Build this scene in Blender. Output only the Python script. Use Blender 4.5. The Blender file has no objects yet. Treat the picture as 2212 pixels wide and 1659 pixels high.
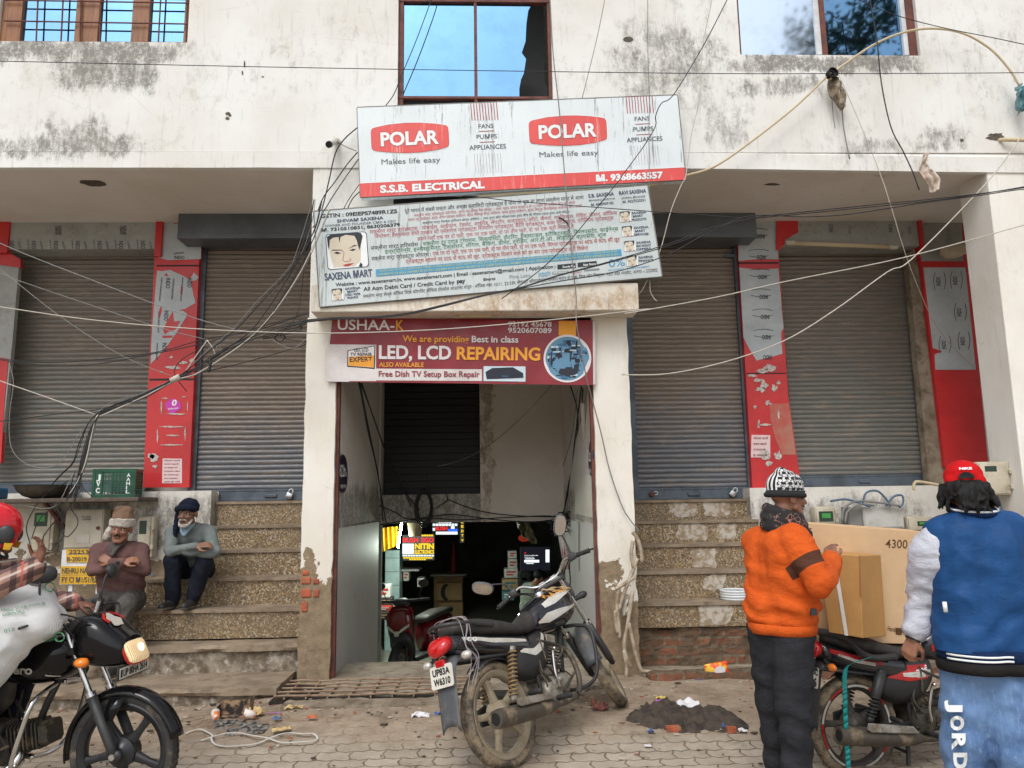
import bpy,bmesh,math,random
from mathutils import Vector,Matrix,noise
R=math.radians
V=Vector
random.seed(7)
SC=bpy.context.scene
COL=SC.collection

# ---------------------------------------------------------------- camera, sky, sun, exposure
W0,H0,FPX,CAMZ=2212.0,1659.0,1650.0,1.65
PITCH,YAW,ROLL=R(8.92),R(2.1),R(-0.87)
fwd=V((math.sin(YAW)*math.cos(PITCH),math.cos(YAW)*math.cos(PITCH),math.sin(PITCH)))
rt=V((math.cos(YAW),-math.sin(YAW),0))
up=rt.cross(fwd)
cr,sr=math.cos(ROLL),math.sin(ROLL)
rt,up=rt*cr+up*sr,up*cr-rt*sr
CAM=V((0,0,CAMZ))
cd=bpy.data.cameras.new('camera')
co=bpy.data.objects.new('camera',cd)
COL.objects.link(co)
m=Matrix((rt,up,-fwd)).transposed().to_4x4()
m.translation=CAM
co.matrix_world=m
cd.sensor_width=36
cd.lens=FPX/W0*36
cd.clip_start,cd.clip_end=.05,1500
SC.camera=co

w=bpy.data.worlds.new('World')
SC.world=w
w.use_nodes=True
nt=w.node_tree
bg=nt.nodes['Background']
sky=nt.nodes.new('ShaderNodeTexSky')
sky.sky_type='NISHITA'
sky.sun_disc=False
SUN_EL,SUN_AZ=R(52),R(200)  # azimuth clockwise from +Y: the sun stands behind the camera
sky.sun_elevation,sky.sun_rotation=SUN_EL,SUN_AZ
sky.air_density,sky.dust_density,sky.ozone_density=1.0,3.0,1.0
hs=nt.nodes.new('ShaderNodeHueSaturation')
hs.inputs['Saturation'].default_value=.24  # overcast: a grey sky
nt.links.new(sky.outputs[0],hs.inputs['Color'])
nt.links.new(hs.outputs[0],bg.inputs[0])
bg.inputs[1].default_value=.148
sl=bpy.data.lights.new('sun','SUN')
sl.energy,sl.angle,sl.color=.85,R(25),(1,.995,.985)
so=bpy.data.objects.new('sun',sl)
COL.objects.link(so)
sd=V((math.sin(SUN_AZ)*math.cos(SUN_EL),math.cos(SUN_AZ)*math.cos(SUN_EL),math.sin(SUN_EL)))
so.rotation_euler=sd.to_track_quat('Z','Y').to_euler()
SC.view_settings.view_transform='Standard'
SC.view_settings.look='None'
SC.view_settings.exposure=0.42
SC.view_settings.gamma=1
SC.cycles.max_bounces=8

# ---------------------------------------------------------------- helpers
def ray(px,py):
    return fwd*FPX+rt*(px-W0/2)-up*(py-H0/2)
def P(px,py,Y):  # the point of the plane Y seen at (px, py)
    d=ray(px,py)
    return CAM+d*(Y/d.y)
def PZ(px,py,z):
    d=ray(px,py)
    return CAM+d*((z-CAMZ)/d.z)
def PX(px,py,X):
    d=ray(px,py)
    return CAM+d*(X/d.x)
def proj(p):
    d=V(p)-CAM
    k=FPX/d.dot(fwd)
    return (W0/2+d.dot(rt)*k,H0/2-d.dot(up)*k)
def crop(x0,y0,wd,outw=2212.0):  # converts pixels of an enlarged crop into photo pixels
    s=wd/outw*W0/4096
    return lambda x,y:(x0*W0/4096+x*s,y0*W0/4096+y*s)

class MB:
    def __init__(s):
        s.v,s.f,s.m=[],[],Matrix.Identity(4)
        s.mi,s.cur=[],0
    def add(s,vs,fs):
        b=len(s.v)
        s.v+=[s.m @ V(p) for p in vs]
        s.f+=[tuple(b+i for i in f) for f in fs]
        s.mi+=[s.cur]*len(fs)
        return s
    def box(s,a,b):
        (x0,y0,z0),(x1,y1,z1)=a,b
        return s.add([(x0,y0,z0),(x1,y0,z0),(x1,y1,z0),(x0,y1,z0),(x0,y0,z1),(x1,y0,z1),(x1,y1,z1),(x0,y1,z1)],
              [(0,3,2,1),(4,5,6,7),(0,1,5,4),(1,2,6,5),(2,3,7,6),(3,0,4,7)])
    def bbox(s,a,b,r=.01):  # a box with chamfered edges
        (x0,y0,z0),(x1,y1,z1)=a,b
        c=V(((x0+x1)/2,(y0+y1)/2,(z0+z1)/2));h=V((abs(x1-x0)/2,abs(y1-y0)/2,abs(z1-z0)/2))
        r=min(r,min(h)*.9)
        bm=bmesh.new();bmesh.ops.create_cube(bm,size=2)
        for q in bm.verts:q.co=V((q.co.x*h.x,q.co.y*h.y,q.co.z*h.z))
        bmesh.ops.bevel(bm,geom=bm.edges[:],offset=r,segments=2,profile=.5,affect='EDGES')
        bm.verts.index_update()
        s.add([q.co+c for q in bm.verts],[[q.index for q in f.verts] for f in bm.faces]);bm.free()
        return s
    def quad(s,a,b,c,d):
        return s.add([a,b,c,d],[(0,1,2,3)])
    def prism(s,pts,off):  # polygon (3-D points) extruded by the vector off
        n=len(pts);off=V(off)
        vs=[V(p) for p in pts]+[V(p)+off for p in pts]
        return s.add(vs,[tuple(range(n)),tuple(range(2*n-1,n-1,-1))]+[(i,i+n,(i+1) % n+n,(i+1) % n) for i in range(n)])
    def tube(s,pts,r,n=8,caps=True,smooth=0):
        pts=[V(p) for p in pts]
        if smooth:pts=crom(pts,smooth)
        rs=r if isinstance(r,(list,tuple)) else [r]*len(pts)
        if len(rs) != len(pts):
            rs=[rs[min(len(rs)-1,int(i/(len(pts)-1)*(len(rs)-1)))]*(1-((i/(len(pts)-1)*(len(rs)-1)) % 1))+rs[min(len(rs)-1,int(i/(len(pts)-1)*(len(rs)-1))+1)]*((i/(len(pts)-1)*(len(rs)-1)) % 1) for i in range(len(pts))]
        vs,fs=[],[]
        t=(pts[1]-pts[0]).normalized()
        u=t.orthogonal().normalized()
        for i,p in enumerate(pts):
            a=pts[max(i-1,0)];b=pts[min(i+1,len(pts)-1)]
            t=(b-a).normalized() if (b-a).length>1e-9 else t
            u=(u-t*u.dot(t));u=u.normalized() if u.length>1e-6 else t.orthogonal().normalized()
            q=t.cross(u)
            vs+=[p+(u*math.cos(k*2*math.pi/n)+q*math.sin(k*2*math.pi/n))*rs[i] for k in range(n)]
        for i in range(len(pts)-1):
            fs+=[(i*n+k,i*n+(k+1) % n,(i+1)*n+(k+1) % n,(i+1)*n+k) for k in range(n)]
        if caps:fs+=[tuple(range(n-1,-1,-1)),tuple(range((len(pts)-1)*n,len(pts)*n))]
        return s.add(vs,fs)
    def rcone(s,a,b,ra,rb,n=14,k=5):  # a tapered capsule
        a,b=V(a),V(b);t=b-a;L=t.length
        t=t/L if L>1e-6 else V((0,0,1))
        u=t.orthogonal().normalized();q=t.cross(u)
        pr=[(-ra*math.cos(j/k*math.pi/2),ra*math.sin(j/k*math.pi/2)) for j in range(0,k+1)]+[(L+rb*math.sin(j/k*math.pi/2),rb*math.cos(j/k*math.pi/2)) for j in range(0,k+1)]
        vs,fs=[],[]
        for h,r in pr:
            vs+=[a+t*h+(u*math.cos(i*2*math.pi/n)+q*math.sin(i*2*math.pi/n))*max(r,1e-5) for i in range(n)]
        for j in range(len(pr)-1):
            fs+=[(j*n+i,j*n+(i+1) % n,(j+1)*n+(i+1) % n,(j+1)*n+i) for i in range(n)]
        fs+=[tuple(range(n-1,-1,-1)),tuple(range((len(pr)-1)*n,len(pr)*n))]
        return s.add(vs,fs)
    def ell(s,c,r,rot=None,n=18,k=12):
        c=V(c);vs,fs=[],[]
        for j in range(k+1):
            th=max(.02,min(math.pi-.02,j/k*math.pi))
            for i in range(n):
                p=V((r[0]*math.sin(th)*math.cos(i*2*math.pi/n),r[1]*math.sin(th)*math.sin(i*2*math.pi/n),r[2]*math.cos(th)))
                vs.append(c+(rot @ p if rot else p))
        for j in range(k):
            fs+=[(j*n+i,(j+1)*n+i,(j+1)*n+(i+1) % n,j*n+(i+1) % n) for i in range(n)]
        fs+=[tuple(range(n)),tuple(range((k+1)*n-1,k*n-1,-1))]
        return s.add(vs,fs)
    def lathe(s,prof,o=(0,0,0),ax=(0,0,1),n=32,closed=False,arc=None):  # prof: (radius, height) pairs
        o,ax=V(o),V(ax).normalized();u=ax.orthogonal().normalized();q=ax.cross(u)
        vs,fs=[],[]
        for i in range(n):
            c,d=math.cos(i*2*math.pi/n),math.sin(i*2*math.pi/n)
            vs+=[o+ax*h+(u*c+q*d)*max(r,1e-5) for r,h in prof]
        L=len(prof)
        for i in range(n):
            j=(i+1) % n
            fs+=[(i*L+a,i*L+a+1,j*L+a+1,j*L+a) for a in range(L-1)]
            if closed:fs.append((i*L+L-1,i*L,j*L,j*L+L-1))
        return s.add(vs,fs)
    def loft(s,secs,n=20,ex=2.4):  # secs: (centre, half width vector, half height up, half height down)
        vs,fs=[],[]
        for c,hw,hu,hd in secs:
            c,hw,hu,hd=V(c),V(hw),V(hu),V(hd)
            for i in range(n):
                a=i*2*math.pi/n;x,y=math.cos(a),math.sin(a)
                x=math.copysign(abs(x)**(2/ex),x);y=math.copysign(abs(y)**(2/ex),y)
                vs.append(c+hw*x+(hu*y if y >= 0 else hd*(-y)))
        for j in range(len(secs)-1):
            fs+=[(j*n+i,j*n+(i+1) % n,(j+1)*n+(i+1) % n,(j+1)*n+i) for i in range(n)]
        fs+=[tuple(range(n-1,-1,-1)),tuple(range((len(secs)-1)*n,len(secs)*n))]
        return s.add(vs,fs)
    def grid(s,fn,nu,nv):
        vs=[fn(i/nu,j/nv) for j in range(nv+1) for i in range(nu+1)]
        return s.add(vs,[(j*(nu+1)+i,j*(nu+1)+i+1,(j+1)*(nu+1)+i+1,(j+1)*(nu+1)+i) for j in range(nv) for i in range(nu)])
    def build(s,name,mat,parent=None,smooth=False,norm=True,bevel=0,ang=None):
        me=bpy.data.meshes.new(name)
        me.from_pydata([tuple(p) for p in s.v],[],s.f)
        for q in (mat if isinstance(mat,(list,tuple)) else [mat]):me.materials.append(q)
        if isinstance(mat,(list,tuple)):me.polygons.foreach_set('material_index',s.mi)
        if norm:
            bm=bmesh.new();bm.from_mesh(me)
            bmesh.ops.recalc_face_normals(bm,faces=bm.faces[:])
            bm.to_mesh(me);bm.free()
        if smooth or ang:
            me.shade_smooth()
            if ang:me.set_sharp_from_angle(angle=R(ang))
        me.update()
        o=bpy.data.objects.new(name,me)
        COL.objects.link(o)
        if parent:
            o.parent=parent
            if not getattr(s,'local',False):o.matrix_parent_inverse=parent.matrix_world.inverted()
        if bevel:
            b=o.modifiers.new('bevel','BEVEL');b.width=bevel;b.segments=2;b.limit_method='ANGLE';b.angle_limit=R(40)
        return o

def islands(q,name,mat,parent=None,**kw):  # every separate piece becomes a part of its own
    par=list(range(len(q.v)))
    def find(i):
        while par[i] != i:par[i]=par[par[i]];i=par[i]
        return i
    for f in q.f:
        r_=find(f[0])
        for i in f[1:]:par[find(i)]=r_
    gr_={}
    for k,f in enumerate(q.f):gr_.setdefault(find(f[0]),[]).append(f)
    for fs in gr_.values():
        ids=sorted({i for f in fs for i in f});mp_={i:k for k,i in enumerate(ids)}
        w_=MB();w_.v=[q.v[i] for i in ids];w_.f=[tuple(mp_[i] for i in f) for f in fs];w_.mi=[0]*len(fs)
        w_.build(name,mat,parent,**kw)
def crom(pts,k=6):  # Catmull-Rom through the points
    pts=[V(p) for p in pts];out=[]
    for i in range(len(pts)-1):
        p0=pts[i-1] if i else pts[0]*2-pts[1];p1,p2=pts[i],pts[i+1]
        p3=pts[i+2] if i+2<len(pts) else pts[-1]*2-pts[-2]
        for j in range(k):
            t=j/k
            out.append(.5*((2*p1)+(p2-p0)*t+(2*p0-5*p1+4*p2-p3)*t*t+(3*p1-p0-3*p2+p3)*t**3))
    return out+[pts[-1]]

def tag(o,label=None,cat=None,group=None,kind=None):
    if label:o['label']=label
    if cat:o['category']=cat
    if group:o['group']=group
    if kind:o['kind']=kind
    return o
def thing(name,label,cat,loc=(0,0,0),group=None):
    o=bpy.data.objects.new(name,None);COL.objects.link(o)
    o.empty_display_size=.1
    o.location=loc
    o.matrix_world=Matrix.Translation(V(loc))
    return tag(o,label,cat,group)

# ---------------------------------------------------------------- materials
def srgb(r,g,b):
    f=lambda c:(c/255/12.92 if c/255 <= .04045 else ((c/255+.055)/1.055)**2.4)
    return (f(r),f(g),f(b))
class NT:
    def __init__(s,name):
        s.m=bpy.data.materials.new(name);s.m.use_nodes=True
        s.t=s.m.node_tree;s.b=s.t.nodes['Principled BSDF']
        s.tc=s.n('TexCoord');s.co=s.tc.outputs['Object']
    def n(s,kind,**kw):
        q=s.t.nodes.new('ShaderNode'+kind)
        for k,v in kw.items():
            if k in q.inputs.keys() if hasattr(q.inputs,'keys') else False:q.inputs[k].default_value=v
            else:setattr(q,k,v)
        return q
    def l(s,a,b):s.t.links.new(a,b)
    def map(s,sc=(1,1,1),loc=(0,0,0),rot=(0,0,0)):
        q=s.n('Mapping');q.inputs['Scale'].default_value=sc;q.inputs['Location'].default_value=loc;q.inputs['Rotation'].default_value=rot
        s.l(s.co,q.inputs['Vector']);return q.outputs[0]
    def noise(s,scale,detail=5,rough=.6,vec=None,dist=0):
        q=s.n('TexNoise');q.inputs['Scale'].default_value=scale;q.inputs['Detail'].default_value=detail
        q.inputs['Roughness'].default_value=rough;q.inputs['Distortion'].default_value=dist
        s.l(vec or s.co,q.inputs['Vector']);return q.outputs['Fac']
    def ramp(s,fac,a,b,lo=0,hi=1):
        q=s.n('MapRange');q.interpolation_type='SMOOTHSTEP';q.inputs['From Min'].default_value=a;q.inputs['From Max'].default_value=b
        q.inputs['To Min'].default_value=lo;q.inputs['To Max'].default_value=hi
        s.l(fac,q.inputs['Value']);return q.outputs[0]
    def math(s,op,a,b=None,c=None):
        q=s.n('Math');q.operation=op
        for i,x in enumerate((a,b,c)):
            if x is None:continue
            if isinstance(x,(int,float)):q.inputs[i].default_value=x
            else:s.l(x,q.inputs[i])
        return q.outputs[0]
    def mix(s,fac,a,b,mode='MIX'):
        q=s.n('Mix');q.data_type='RGBA';q.blend_type=mode
        for i,x in ((0,fac),(6,a),(7,b)):
            if isinstance(x,(int,float)):q.inputs[i].default_value=x
            elif isinstance(x,tuple):q.inputs[i].default_value=(*x,1)
            else:s.l(x,q.inputs[i])
        return q.outputs[2]
    def xyz(s):
        q=s.n('SeparateXYZ');s.l(s.co,q.inputs[0]);return q.outputs
    def set(s,col=None,rough=None,metal=None,bump=None,bs=.3,bd=.01,spec=None):
        for k,x in (('Base Color',col),('Roughness',rough),('Metallic',metal),('Specular IOR Level',spec)):
            if x is None:continue
            if isinstance(x,tuple):s.b.inputs[k].default_value=(*x,1)
            elif isinstance(x,(int,float)):s.b.inputs[k].default_value=x
            else:s.l(x,s.b.inputs[k])
        if bump is not None:
            q=s.n('Bump');q.inputs['Strength'].default_value=bs;q.inputs['Distance'].default_value=bd
            s.l(bump,q.inputs['Height']);s.l(q.outputs[0],s.b.inputs['Normal'])
        return s.m
def pm(name,col,col2=None,scale=6,lo=.4,hi=.65,rough=.7,metal=0,dirt=None,damt=.5,dscale=9,bump=0,bscale=40,stretch=(1,1,1),spec=.5,rvar=.1,coat=0):
    N=NT(name);c2=col2 or tuple(x*.8 for x in col)
    v=N.map(stretch) if stretch != (1,1,1) else None
    c=N.mix(N.ramp(N.noise(scale,6,.6,v),lo,hi),col,c2)
    c=N.mix(.12,c,N.mix(N.noise(scale*9,3),(0,0,0),(1,1,1)),'OVERLAY')
    rg=N.ramp(N.noise(scale*2.3,4),.3,.7,max(rough-rvar,0),min(rough+rvar,1))
    if dirt:
        dm=N.ramp(N.noise(dscale,8,.7,v),1-damt-.12,1-damt+.12)
        c=N.mix(dm,c,dirt)
        rg=N.mix(dm,N.mix(rg,(0,0,0),(1,1,1)),(.85,.85,.85))
        if metal:N.set(metal=N.ramp(dm,0,1,metal,0))
    elif metal:N.set(metal=metal)
    if coat:N.b.inputs['Coat Weight'].default_value=coat;N.b.inputs['Coat Roughness'].default_value=.06
    return N.set(c,rg,spec=spec,bump=N.noise(bscale,5,.65) if bump else None,bs=bump)
def flat(name,col,rough=.6,metal=0,spec=.4):
    N=NT(name)
    c=N.mix(N.noise(14,4),tuple(x*.9 for x in col),tuple(min(1,x*1.08) for x in col))
    return N.set(c,rough,metal,spec=spec)
def emit(name,col,st):
    N=NT(name);N.b.inputs['Emission Color'].default_value=(*col,1);N.b.inputs['Emission Strength'].default_value=st
    return N.set(col,.4)

# ---------------------------------------------------------------- lettering
_tx={}
def text_geo(s,bold=0,shear=0):
    k=(s,bold,shear)
    if k in _tx:return _tx[k]
    c=bpy.data.curves.new('t','FONT');c.body=s.replace('M',chr(0x1D5E0)) if bold else s;c.size=1;c.offset=bold;c.shear=shear;c.resolution_u=3
    o=bpy.data.objects.new('t',c);COL.objects.link(o)
    d=bpy.context.evaluated_depsgraph_get();d.update()
    me=bpy.data.meshes.new_from_object(o.evaluated_get(d))
    vs=[(q.co.x,q.co.y) for q in me.vertices];fs=[tuple(f.vertices) for f in me.polygons]
    bpy.data.objects.remove(o);bpy.data.curves.remove(c);bpy.data.meshes.remove(me)
    x0=min((p[0] for p in vs),default=0);x1=max((p[0] for p in vs),default=1)
    cap=.70
    r=([((x-x0)/max(x1-x0,1e-6),y/cap) for x,y in vs],fs)
    _tx[k]=r
    return r
def txt(mb,s,p0,p1,h,Y,bold=0,upv=None,shear=0):  # lettering on the plane Y (or a plane function), baseline p0-p1 in photo pixels, cap height h
    vs,fs=text_geo(s,bold,shear)
    f=Y if callable(Y) else (lambda a,b:P(a,b,Y))
    d=(p1[0]-p0[0],p1[1]-p0[1]);L=math.hypot(*d)
    n=upv or (d[1]/L,-d[0]/L)
    mb.add([f(p0[0]+d[0]*u+n[0]*h*v,p0[1]+d[1]*u+n[1]*h*v) for u,v in vs],fs)
def txt3(mb,s,o,ux,uy,wd,h,bold=0,shear=0):  # lettering at a 3-D place: ux, uy unit vectors
    vs,fs=text_geo(s,bold,shear);o,ux,uy=V(o),V(ux),V(uy)
    mb.add([o+ux*(u*wd)+uy*(v*h) for u,v in vs],fs)
def poly(mb,pts,Y):
    f=Y if callable(Y) else (lambda a,b:P(a,b,Y))
    q=[f(*p) for p in pts]
    mb.add(q,[tuple(range(len(q)))])
# ---------------------------------------------------------------- surfaces of the place
F,S,S2,S4,SB,CANO=7.25,8.74,8.87,9.05,8.45,6.95
def plaster(name,base,stains=(),bare=None,zb=0,zn=.5,streak=1.0,grime=srgb(95,92,86),peel=0):
    N=NT(name);X=N.xyz()
    big=N.noise(1.1,5,.55)
    c=N.mix(N.ramp(big,.35,.7),base,tuple(x*.9*y for x,y in zip(base,(1,.97,.92))))
    c=N.mix(N.ramp(N.noise(9,8,.75),.56,.8,0,.35),c,tuple(x*.62 for x in base))
    st=N.noise(5,8,.75,N.map((4,4,.35)))
    c=N.mix(N.ramp(st,.54,.74,0,.6*streak),c,srgb(158,154,146))
    c=N.mix(N.math('MULTIPLY',N.ramp(N.noise(11,9,.8,N.map((1,1,.5),(3,0,1))),.5,.66),N.ramp(N.noise(.8,3,.5,N.map((1,1,1),(7,0,2))),.42,.62,0,.45*streak)),c,srgb(140,136,128))
    vc=N.n('TexVoronoi');vc.feature='DISTANCE_TO_EDGE';vc.inputs['Scale'].default_value=1.6;N.l(N.map((1,1,1.3)),vc.inputs['Vector'])
    c=N.mix(N.math('MULTIPLY',N.ramp(vc.outputs[0],.002,.005,.3,0),N.ramp(N.noise(1.5,4),.56,.62)),c,srgb(120,114,106))
    fine=N.noise(38,6,.8,N.map((1,1,.45)))
    if peel:
        pl=N.ramp(N.noise(3.2,9,.72),.60,.63,0,peel)
        c=N.mix(pl,c,srgb(186,176,160))
    M=None
    WX=N.math('ADD',X[0],N.math('MULTIPLY',N.math('SUBTRACT',N.noise(2.2,6,.7),.5),.9));WZ=N.math('ADD',X[2],N.math('MULTIPLY',N.math('SUBTRACT',N.noise(2.6,7,.75,N.map((1.6,1,.5),(4,0,3))),.5),.55))
    for cx,cz,hw,hh,sg in stains:
        dx=N.math('ABSOLUTE',N.math('SUBTRACT',WX,cx));dz=N.math('ABSOLUTE',N.math('SUBTRACT',WZ,cz))
        q=N.math('MULTIPLY',N.ramp(dx,hw*.55,hw*1.25,sg,0),N.ramp(dz,hh*.35,hh*1.3,1,0))
        M=q if M is None else N.math('MAXIMUM',M,q)
    if M is not None:
        g=N.math('ADD',N.math('ADD',N.math('MULTIPLY',N.noise(7,9,.78,N.map((1.3,1,.55))),.62),N.math('MULTIPLY',fine,.38)),N.math('MULTIPLY',M,.19))
        c=N.mix(N.math('MULTIPLY',N.math('MULTIPLY',N.ramp(g,.50,.70),N.ramp(N.noise(26,7,.8),.34,.52,.25,1)),N.ramp(M,0,.6,.0,.85)),c,N.mix(fine,grime,tuple(min(1,x*1.9) for x in grime)))
    if bare:
        g=N.math('ADD',N.math('SUBTRACT',zb,X[2]),N.math('MULTIPLY',N.math('SUBTRACT',N.noise(2.6,7,.62),.5),zn*3.2))
        bc=N.mix(N.ramp(N.noise(12,7,.7),.35,.7),bare,tuple(x*.62 for x in bare))
        mk=N.ramp(g,-.01,.012)
        c=N.mix(mk,c,bc)
        bmp=N.math('ADD',N.math('MULTIPLY',fine,.35),N.math('ADD',N.math('MULTIPLY',mk,-.5),N.math('MULTIPLY',N.math('MULTIPLY',N.noise(16,7,.7),mk),1.2)))
        return N.set(c,.9,spec=.15,bump=bmp,bs=.55,bd=.02)
    return N.set(c,.88,spec=.2,bump=N.math('ADD',N.math('MULTIPLY',fine,.4),N.math('MULTIPLY',N.noise(4,6,.7),.6)),bs=.35,bd=.012)
WHITE=(.765,.765,.745)
def fx(px,py):q=P(px,py,F);return q.x,q.z
def stn(x0,y0,x1,y1,s):
    a,b=fx(x0,y0),fx(x1,y1)
    return ((a[0]+b[0])/2,(a[1]+b[1])/2,abs(b[0]-a[0])/2,abs(b[1]-a[1])/2,s)
m_wall=plaster('weathered limewash',WHITE,[stn(-100,82,420,138,1),stn(100,110,340,205,.8),stn(-60,285,330,345,.75),stn(90,250,240,350,.7),
    stn(1560,112,2010,160,1),stn(1300,20,1580,260,.55),stn(1560,160,1800,215,.6),stn(1500,200,1640,340,.45),stn(400,100,480,200,.3),stn(1985,270,2110,330,.6),stn(1780,300,1960,345,.5),stn(680,400,780,640,.3)],peel=.25)
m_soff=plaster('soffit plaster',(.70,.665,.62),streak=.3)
m_pier=plaster('pier limewash',(.80,.78,.73),streak=.5)
m_pill=plaster('peeling pillar limewash',(.80,.77,.70),bare=srgb(150,132,108),zb=.98,zn=.62,streak=.6)
m_plin=plaster('patched plinth plaster',(.70,.68,.63),[stn(-100,1060,460,1230,.8),stn(1620,1060,2200,1230,.75)],bare=srgb(146,130,108),zb=1.12,zn=.7)
m_inner=plaster('passage plaster',(.76,.72,.67),[(-.5,1.6,1.6,.35,.9),(1.0,1.6,1.2,.3,.7)],streak=.7)
m_slab=plaster('stained stair slab',(.72,.67,.61),[(.02,2.6,.10,1.6,.7)],streak=.3,grime=srgb(122,106,82))
m_conc=pm('grey concrete',srgb(150,138,120),srgb(118,105,88),3,dirt=srgb(92,80,66),damt=.42,dscale=7,bump=.6,bscale=26,rough=.9)
m_rough=pm('broken concrete',srgb(152,136,114),srgb(112,98,82),5,dirt=srgb(176,168,154),damt=.34,dscale=11,bump=1.0,bscale=14,rough=.95)
m_steel=pm('painted shutter steel',srgb(88,98,108),srgb(70,78,86),4,dirt=srgb(96,80,66),damt=.3,dscale=14,bump=.15,rough=.5,metal=.2)
m_box=pm('shutter box steel',srgb(98,104,109),srgb(84,88,92),2,dirt=srgb(92,84,76),damt=.3,dscale=5,bump=.1,rough=.45,metal=.3)
def shutter_mat(name,a,b,za,zb_):
    N=NT(name);X=N.xyz()
    f=N.math('ADD',N.ramp(X[2],za,zb_),N.math('MULTIPLY',N.math('SUBTRACT',N.noise(1.4,6,.7,N.map((1,1,1.6))),.5),1.1))
    c=N.mix(N.ramp(f,.2,.8),a,b)
    c=N.mix(N.ramp(N.noise(3,8,.7,N.map((1,1,6))),.46,.72,0,.8),c,srgb(146,132,118))
    c=N.mix(N.ramp(N.noise(2.2,6,.8,N.map((1.3,1,5),(3,1,2))),.68,.74,0,.75),c,srgb(140,84,52))
    ed=N.noise(30,4)
    c=N.mix(N.ramp(ed,.62,.72,0,.5),c,srgb(140,134,128))
    return N.set(c,N.ramp(ed,.3,.7,.38,.62),metal=.25,bump=ed,bs=.1)
m_sh1=shutter_mat('grey rolling slats',srgb(114,114,110),srgb(118,113,105),1.7,4.6)
m_sh2=shutter_mat('rust brown rolling slats',srgb(105,108,113),srgb(122,111,101),1.4,3.9)
m_film=pm('grey protective film',srgb(178,184,186),srgb(160,167,170),2,.35,.7,rough=.45,dirt=srgb(140,140,136),damt=.27,dscale=6,bump=.15)
m_filmd=pm('dusty protective film',srgb(158,160,156),srgb(138,140,136),2,.35,.7,rough=.5,dirt=srgb(120,116,106),damt=.35,dscale=6,bump=.15)
m_red=pm('red panel',srgb(196,44,46),srgb(180,40,42),2,rough=.38,dirt=srgb(190,96,88),damt=.24,dscale=3,bump=.05)
m_ink=flat('dark print',srgb(62,66,70),.6)
m_black=flat('near black',(.012,.012,.013),.6)
m_gran_=None
def granite(name,a,b):
    N=NT(name)
    vo=N.n('TexVoronoi');vo.inputs['Scale'].default_value=75;N.l(N.co,vo.inputs['Vector'])
    q=N.n('SeparateColor');N.l(vo.outputs['Color'],q.inputs[0])
    c=N.mix(N.ramp(q.outputs[0],.25,.8),a,b)
    c=N.mix(N.ramp(q.outputs[1],.66,.78,0,.7),c,srgb(74,60,46))
    c=N.mix(N.ramp(q.outputs[2],.82,.9,0,.8),c,srgb(186,176,156))
    c=N.mix(N.ramp(N.noise(2.2,7,.7),.4,.72,0,.55),c,srgb(112,98,80))
    c=N.mix(N.ramp(N.noise(5,9,.75,None),.62,.68,0,.35),c,srgb(170,164,156))
    return N.set(c,.62,bump=N.noise(60,3),bs=.12)
m_gran=granite('brown speckled stone',srgb(152,128,92),srgb(110,92,68))
m_tread=pm('dusty stone tread',srgb(146,130,110),srgb(124,108,90),4,dirt=srgb(104,90,74),damt=.4,dscale=6,bump=.2,rough=.85)
m_brick=None
def bricks(name,a,b,mort,sc=1):
    N=NT(name)
    q=N.n('TexBrick');N.l(N.map((sc,sc,sc),(0,0,0),(R(90),0,0)),q.inputs['Vector'])
    q.inputs['Scale'].default_value=1;q.inputs['Brick Width'].default_value=.23;q.inputs['Row Height'].default_value=.085
    q.inputs['Mortar Size'].default_value=.012
    q.inputs['Color1'].default_value=(*a,1);q.inputs['Color2'].default_value=(*b,1);q.inputs['Mortar'].default_value=(*mort,1)
    d=N.ramp(N.noise(6,9,.75),.42,.56)
    c=N.mix(d,q.outputs['Color'],N.mix(N.noise(14,5),srgb(120,104,86),srgb(92,80,66)))
    return N.set(c,.95,spec=.1,bump=N.math('ADD',N.math('MULTIPLY',q.outputs['Fac'],-1),N.noise(16,8,.8)),bs=.9,bd=.03)
m_bwall=bricks('worn brick footing',srgb(150,98,76),srgb(120,88,70),srgb(128,116,100))
m_brk=pm('bare brick',srgb(176,92,62),srgb(150,80,56),12,rough=.95,dirt=srgb(140,120,98),damt=.4,dscale=16,bump=.7,bscale=40)
m_wood=None
def woodm(name,a,b,ax=2):
    N=NT(name);sc=[14,14,14];sc[ax]=1.2
    g=N.noise(2.2,7,.65,N.map(tuple(sc)),.6)
    return N.set(N.mix(N.ramp(g,.3,.7),a,b),.5,bump=g,bs=.12)
m_wood=woodm('brown window wood',srgb(150,98,56),srgb(112,68,38))
m_rust=pm('red oxide steel',srgb(108,60,48),srgb(84,50,42),9,rough=.7,dirt=srgb(120,104,92),damt=.25)
m_alu=pm('white aluminium',srgb(214,216,218),None,5,rough=.4,dirt=srgb(150,150,148),damt=.25)
def glassy(name,col,rough=.04,wav=.06):
    N=NT(name)
    c=N.mix(N.ramp(N.noise(2.5,6,.7),.4,.75),col,tuple(x*.86 for x in col))
    c=N.mix(N.ramp(N.noise(20,7,.8),.66,.74,0,.25),c,srgb(150,160,166))
    return N.set(c,rough,metal=1.0,bump=N.noise(1.2,2),bs=wav,bd=.05)
m_blue=glassy('blue mirror film',(.19,.39,.62))
m_pale=glassy('pale mirror glass',(.66,.78,.92),.05,.03)
m_deep=glassy('dark blue mirror glass',(.17,.34,.55),.03,.03)
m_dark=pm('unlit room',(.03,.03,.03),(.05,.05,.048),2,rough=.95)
m_gdark=flat('dark grey room',srgb(74,76,76),.8)

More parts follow.
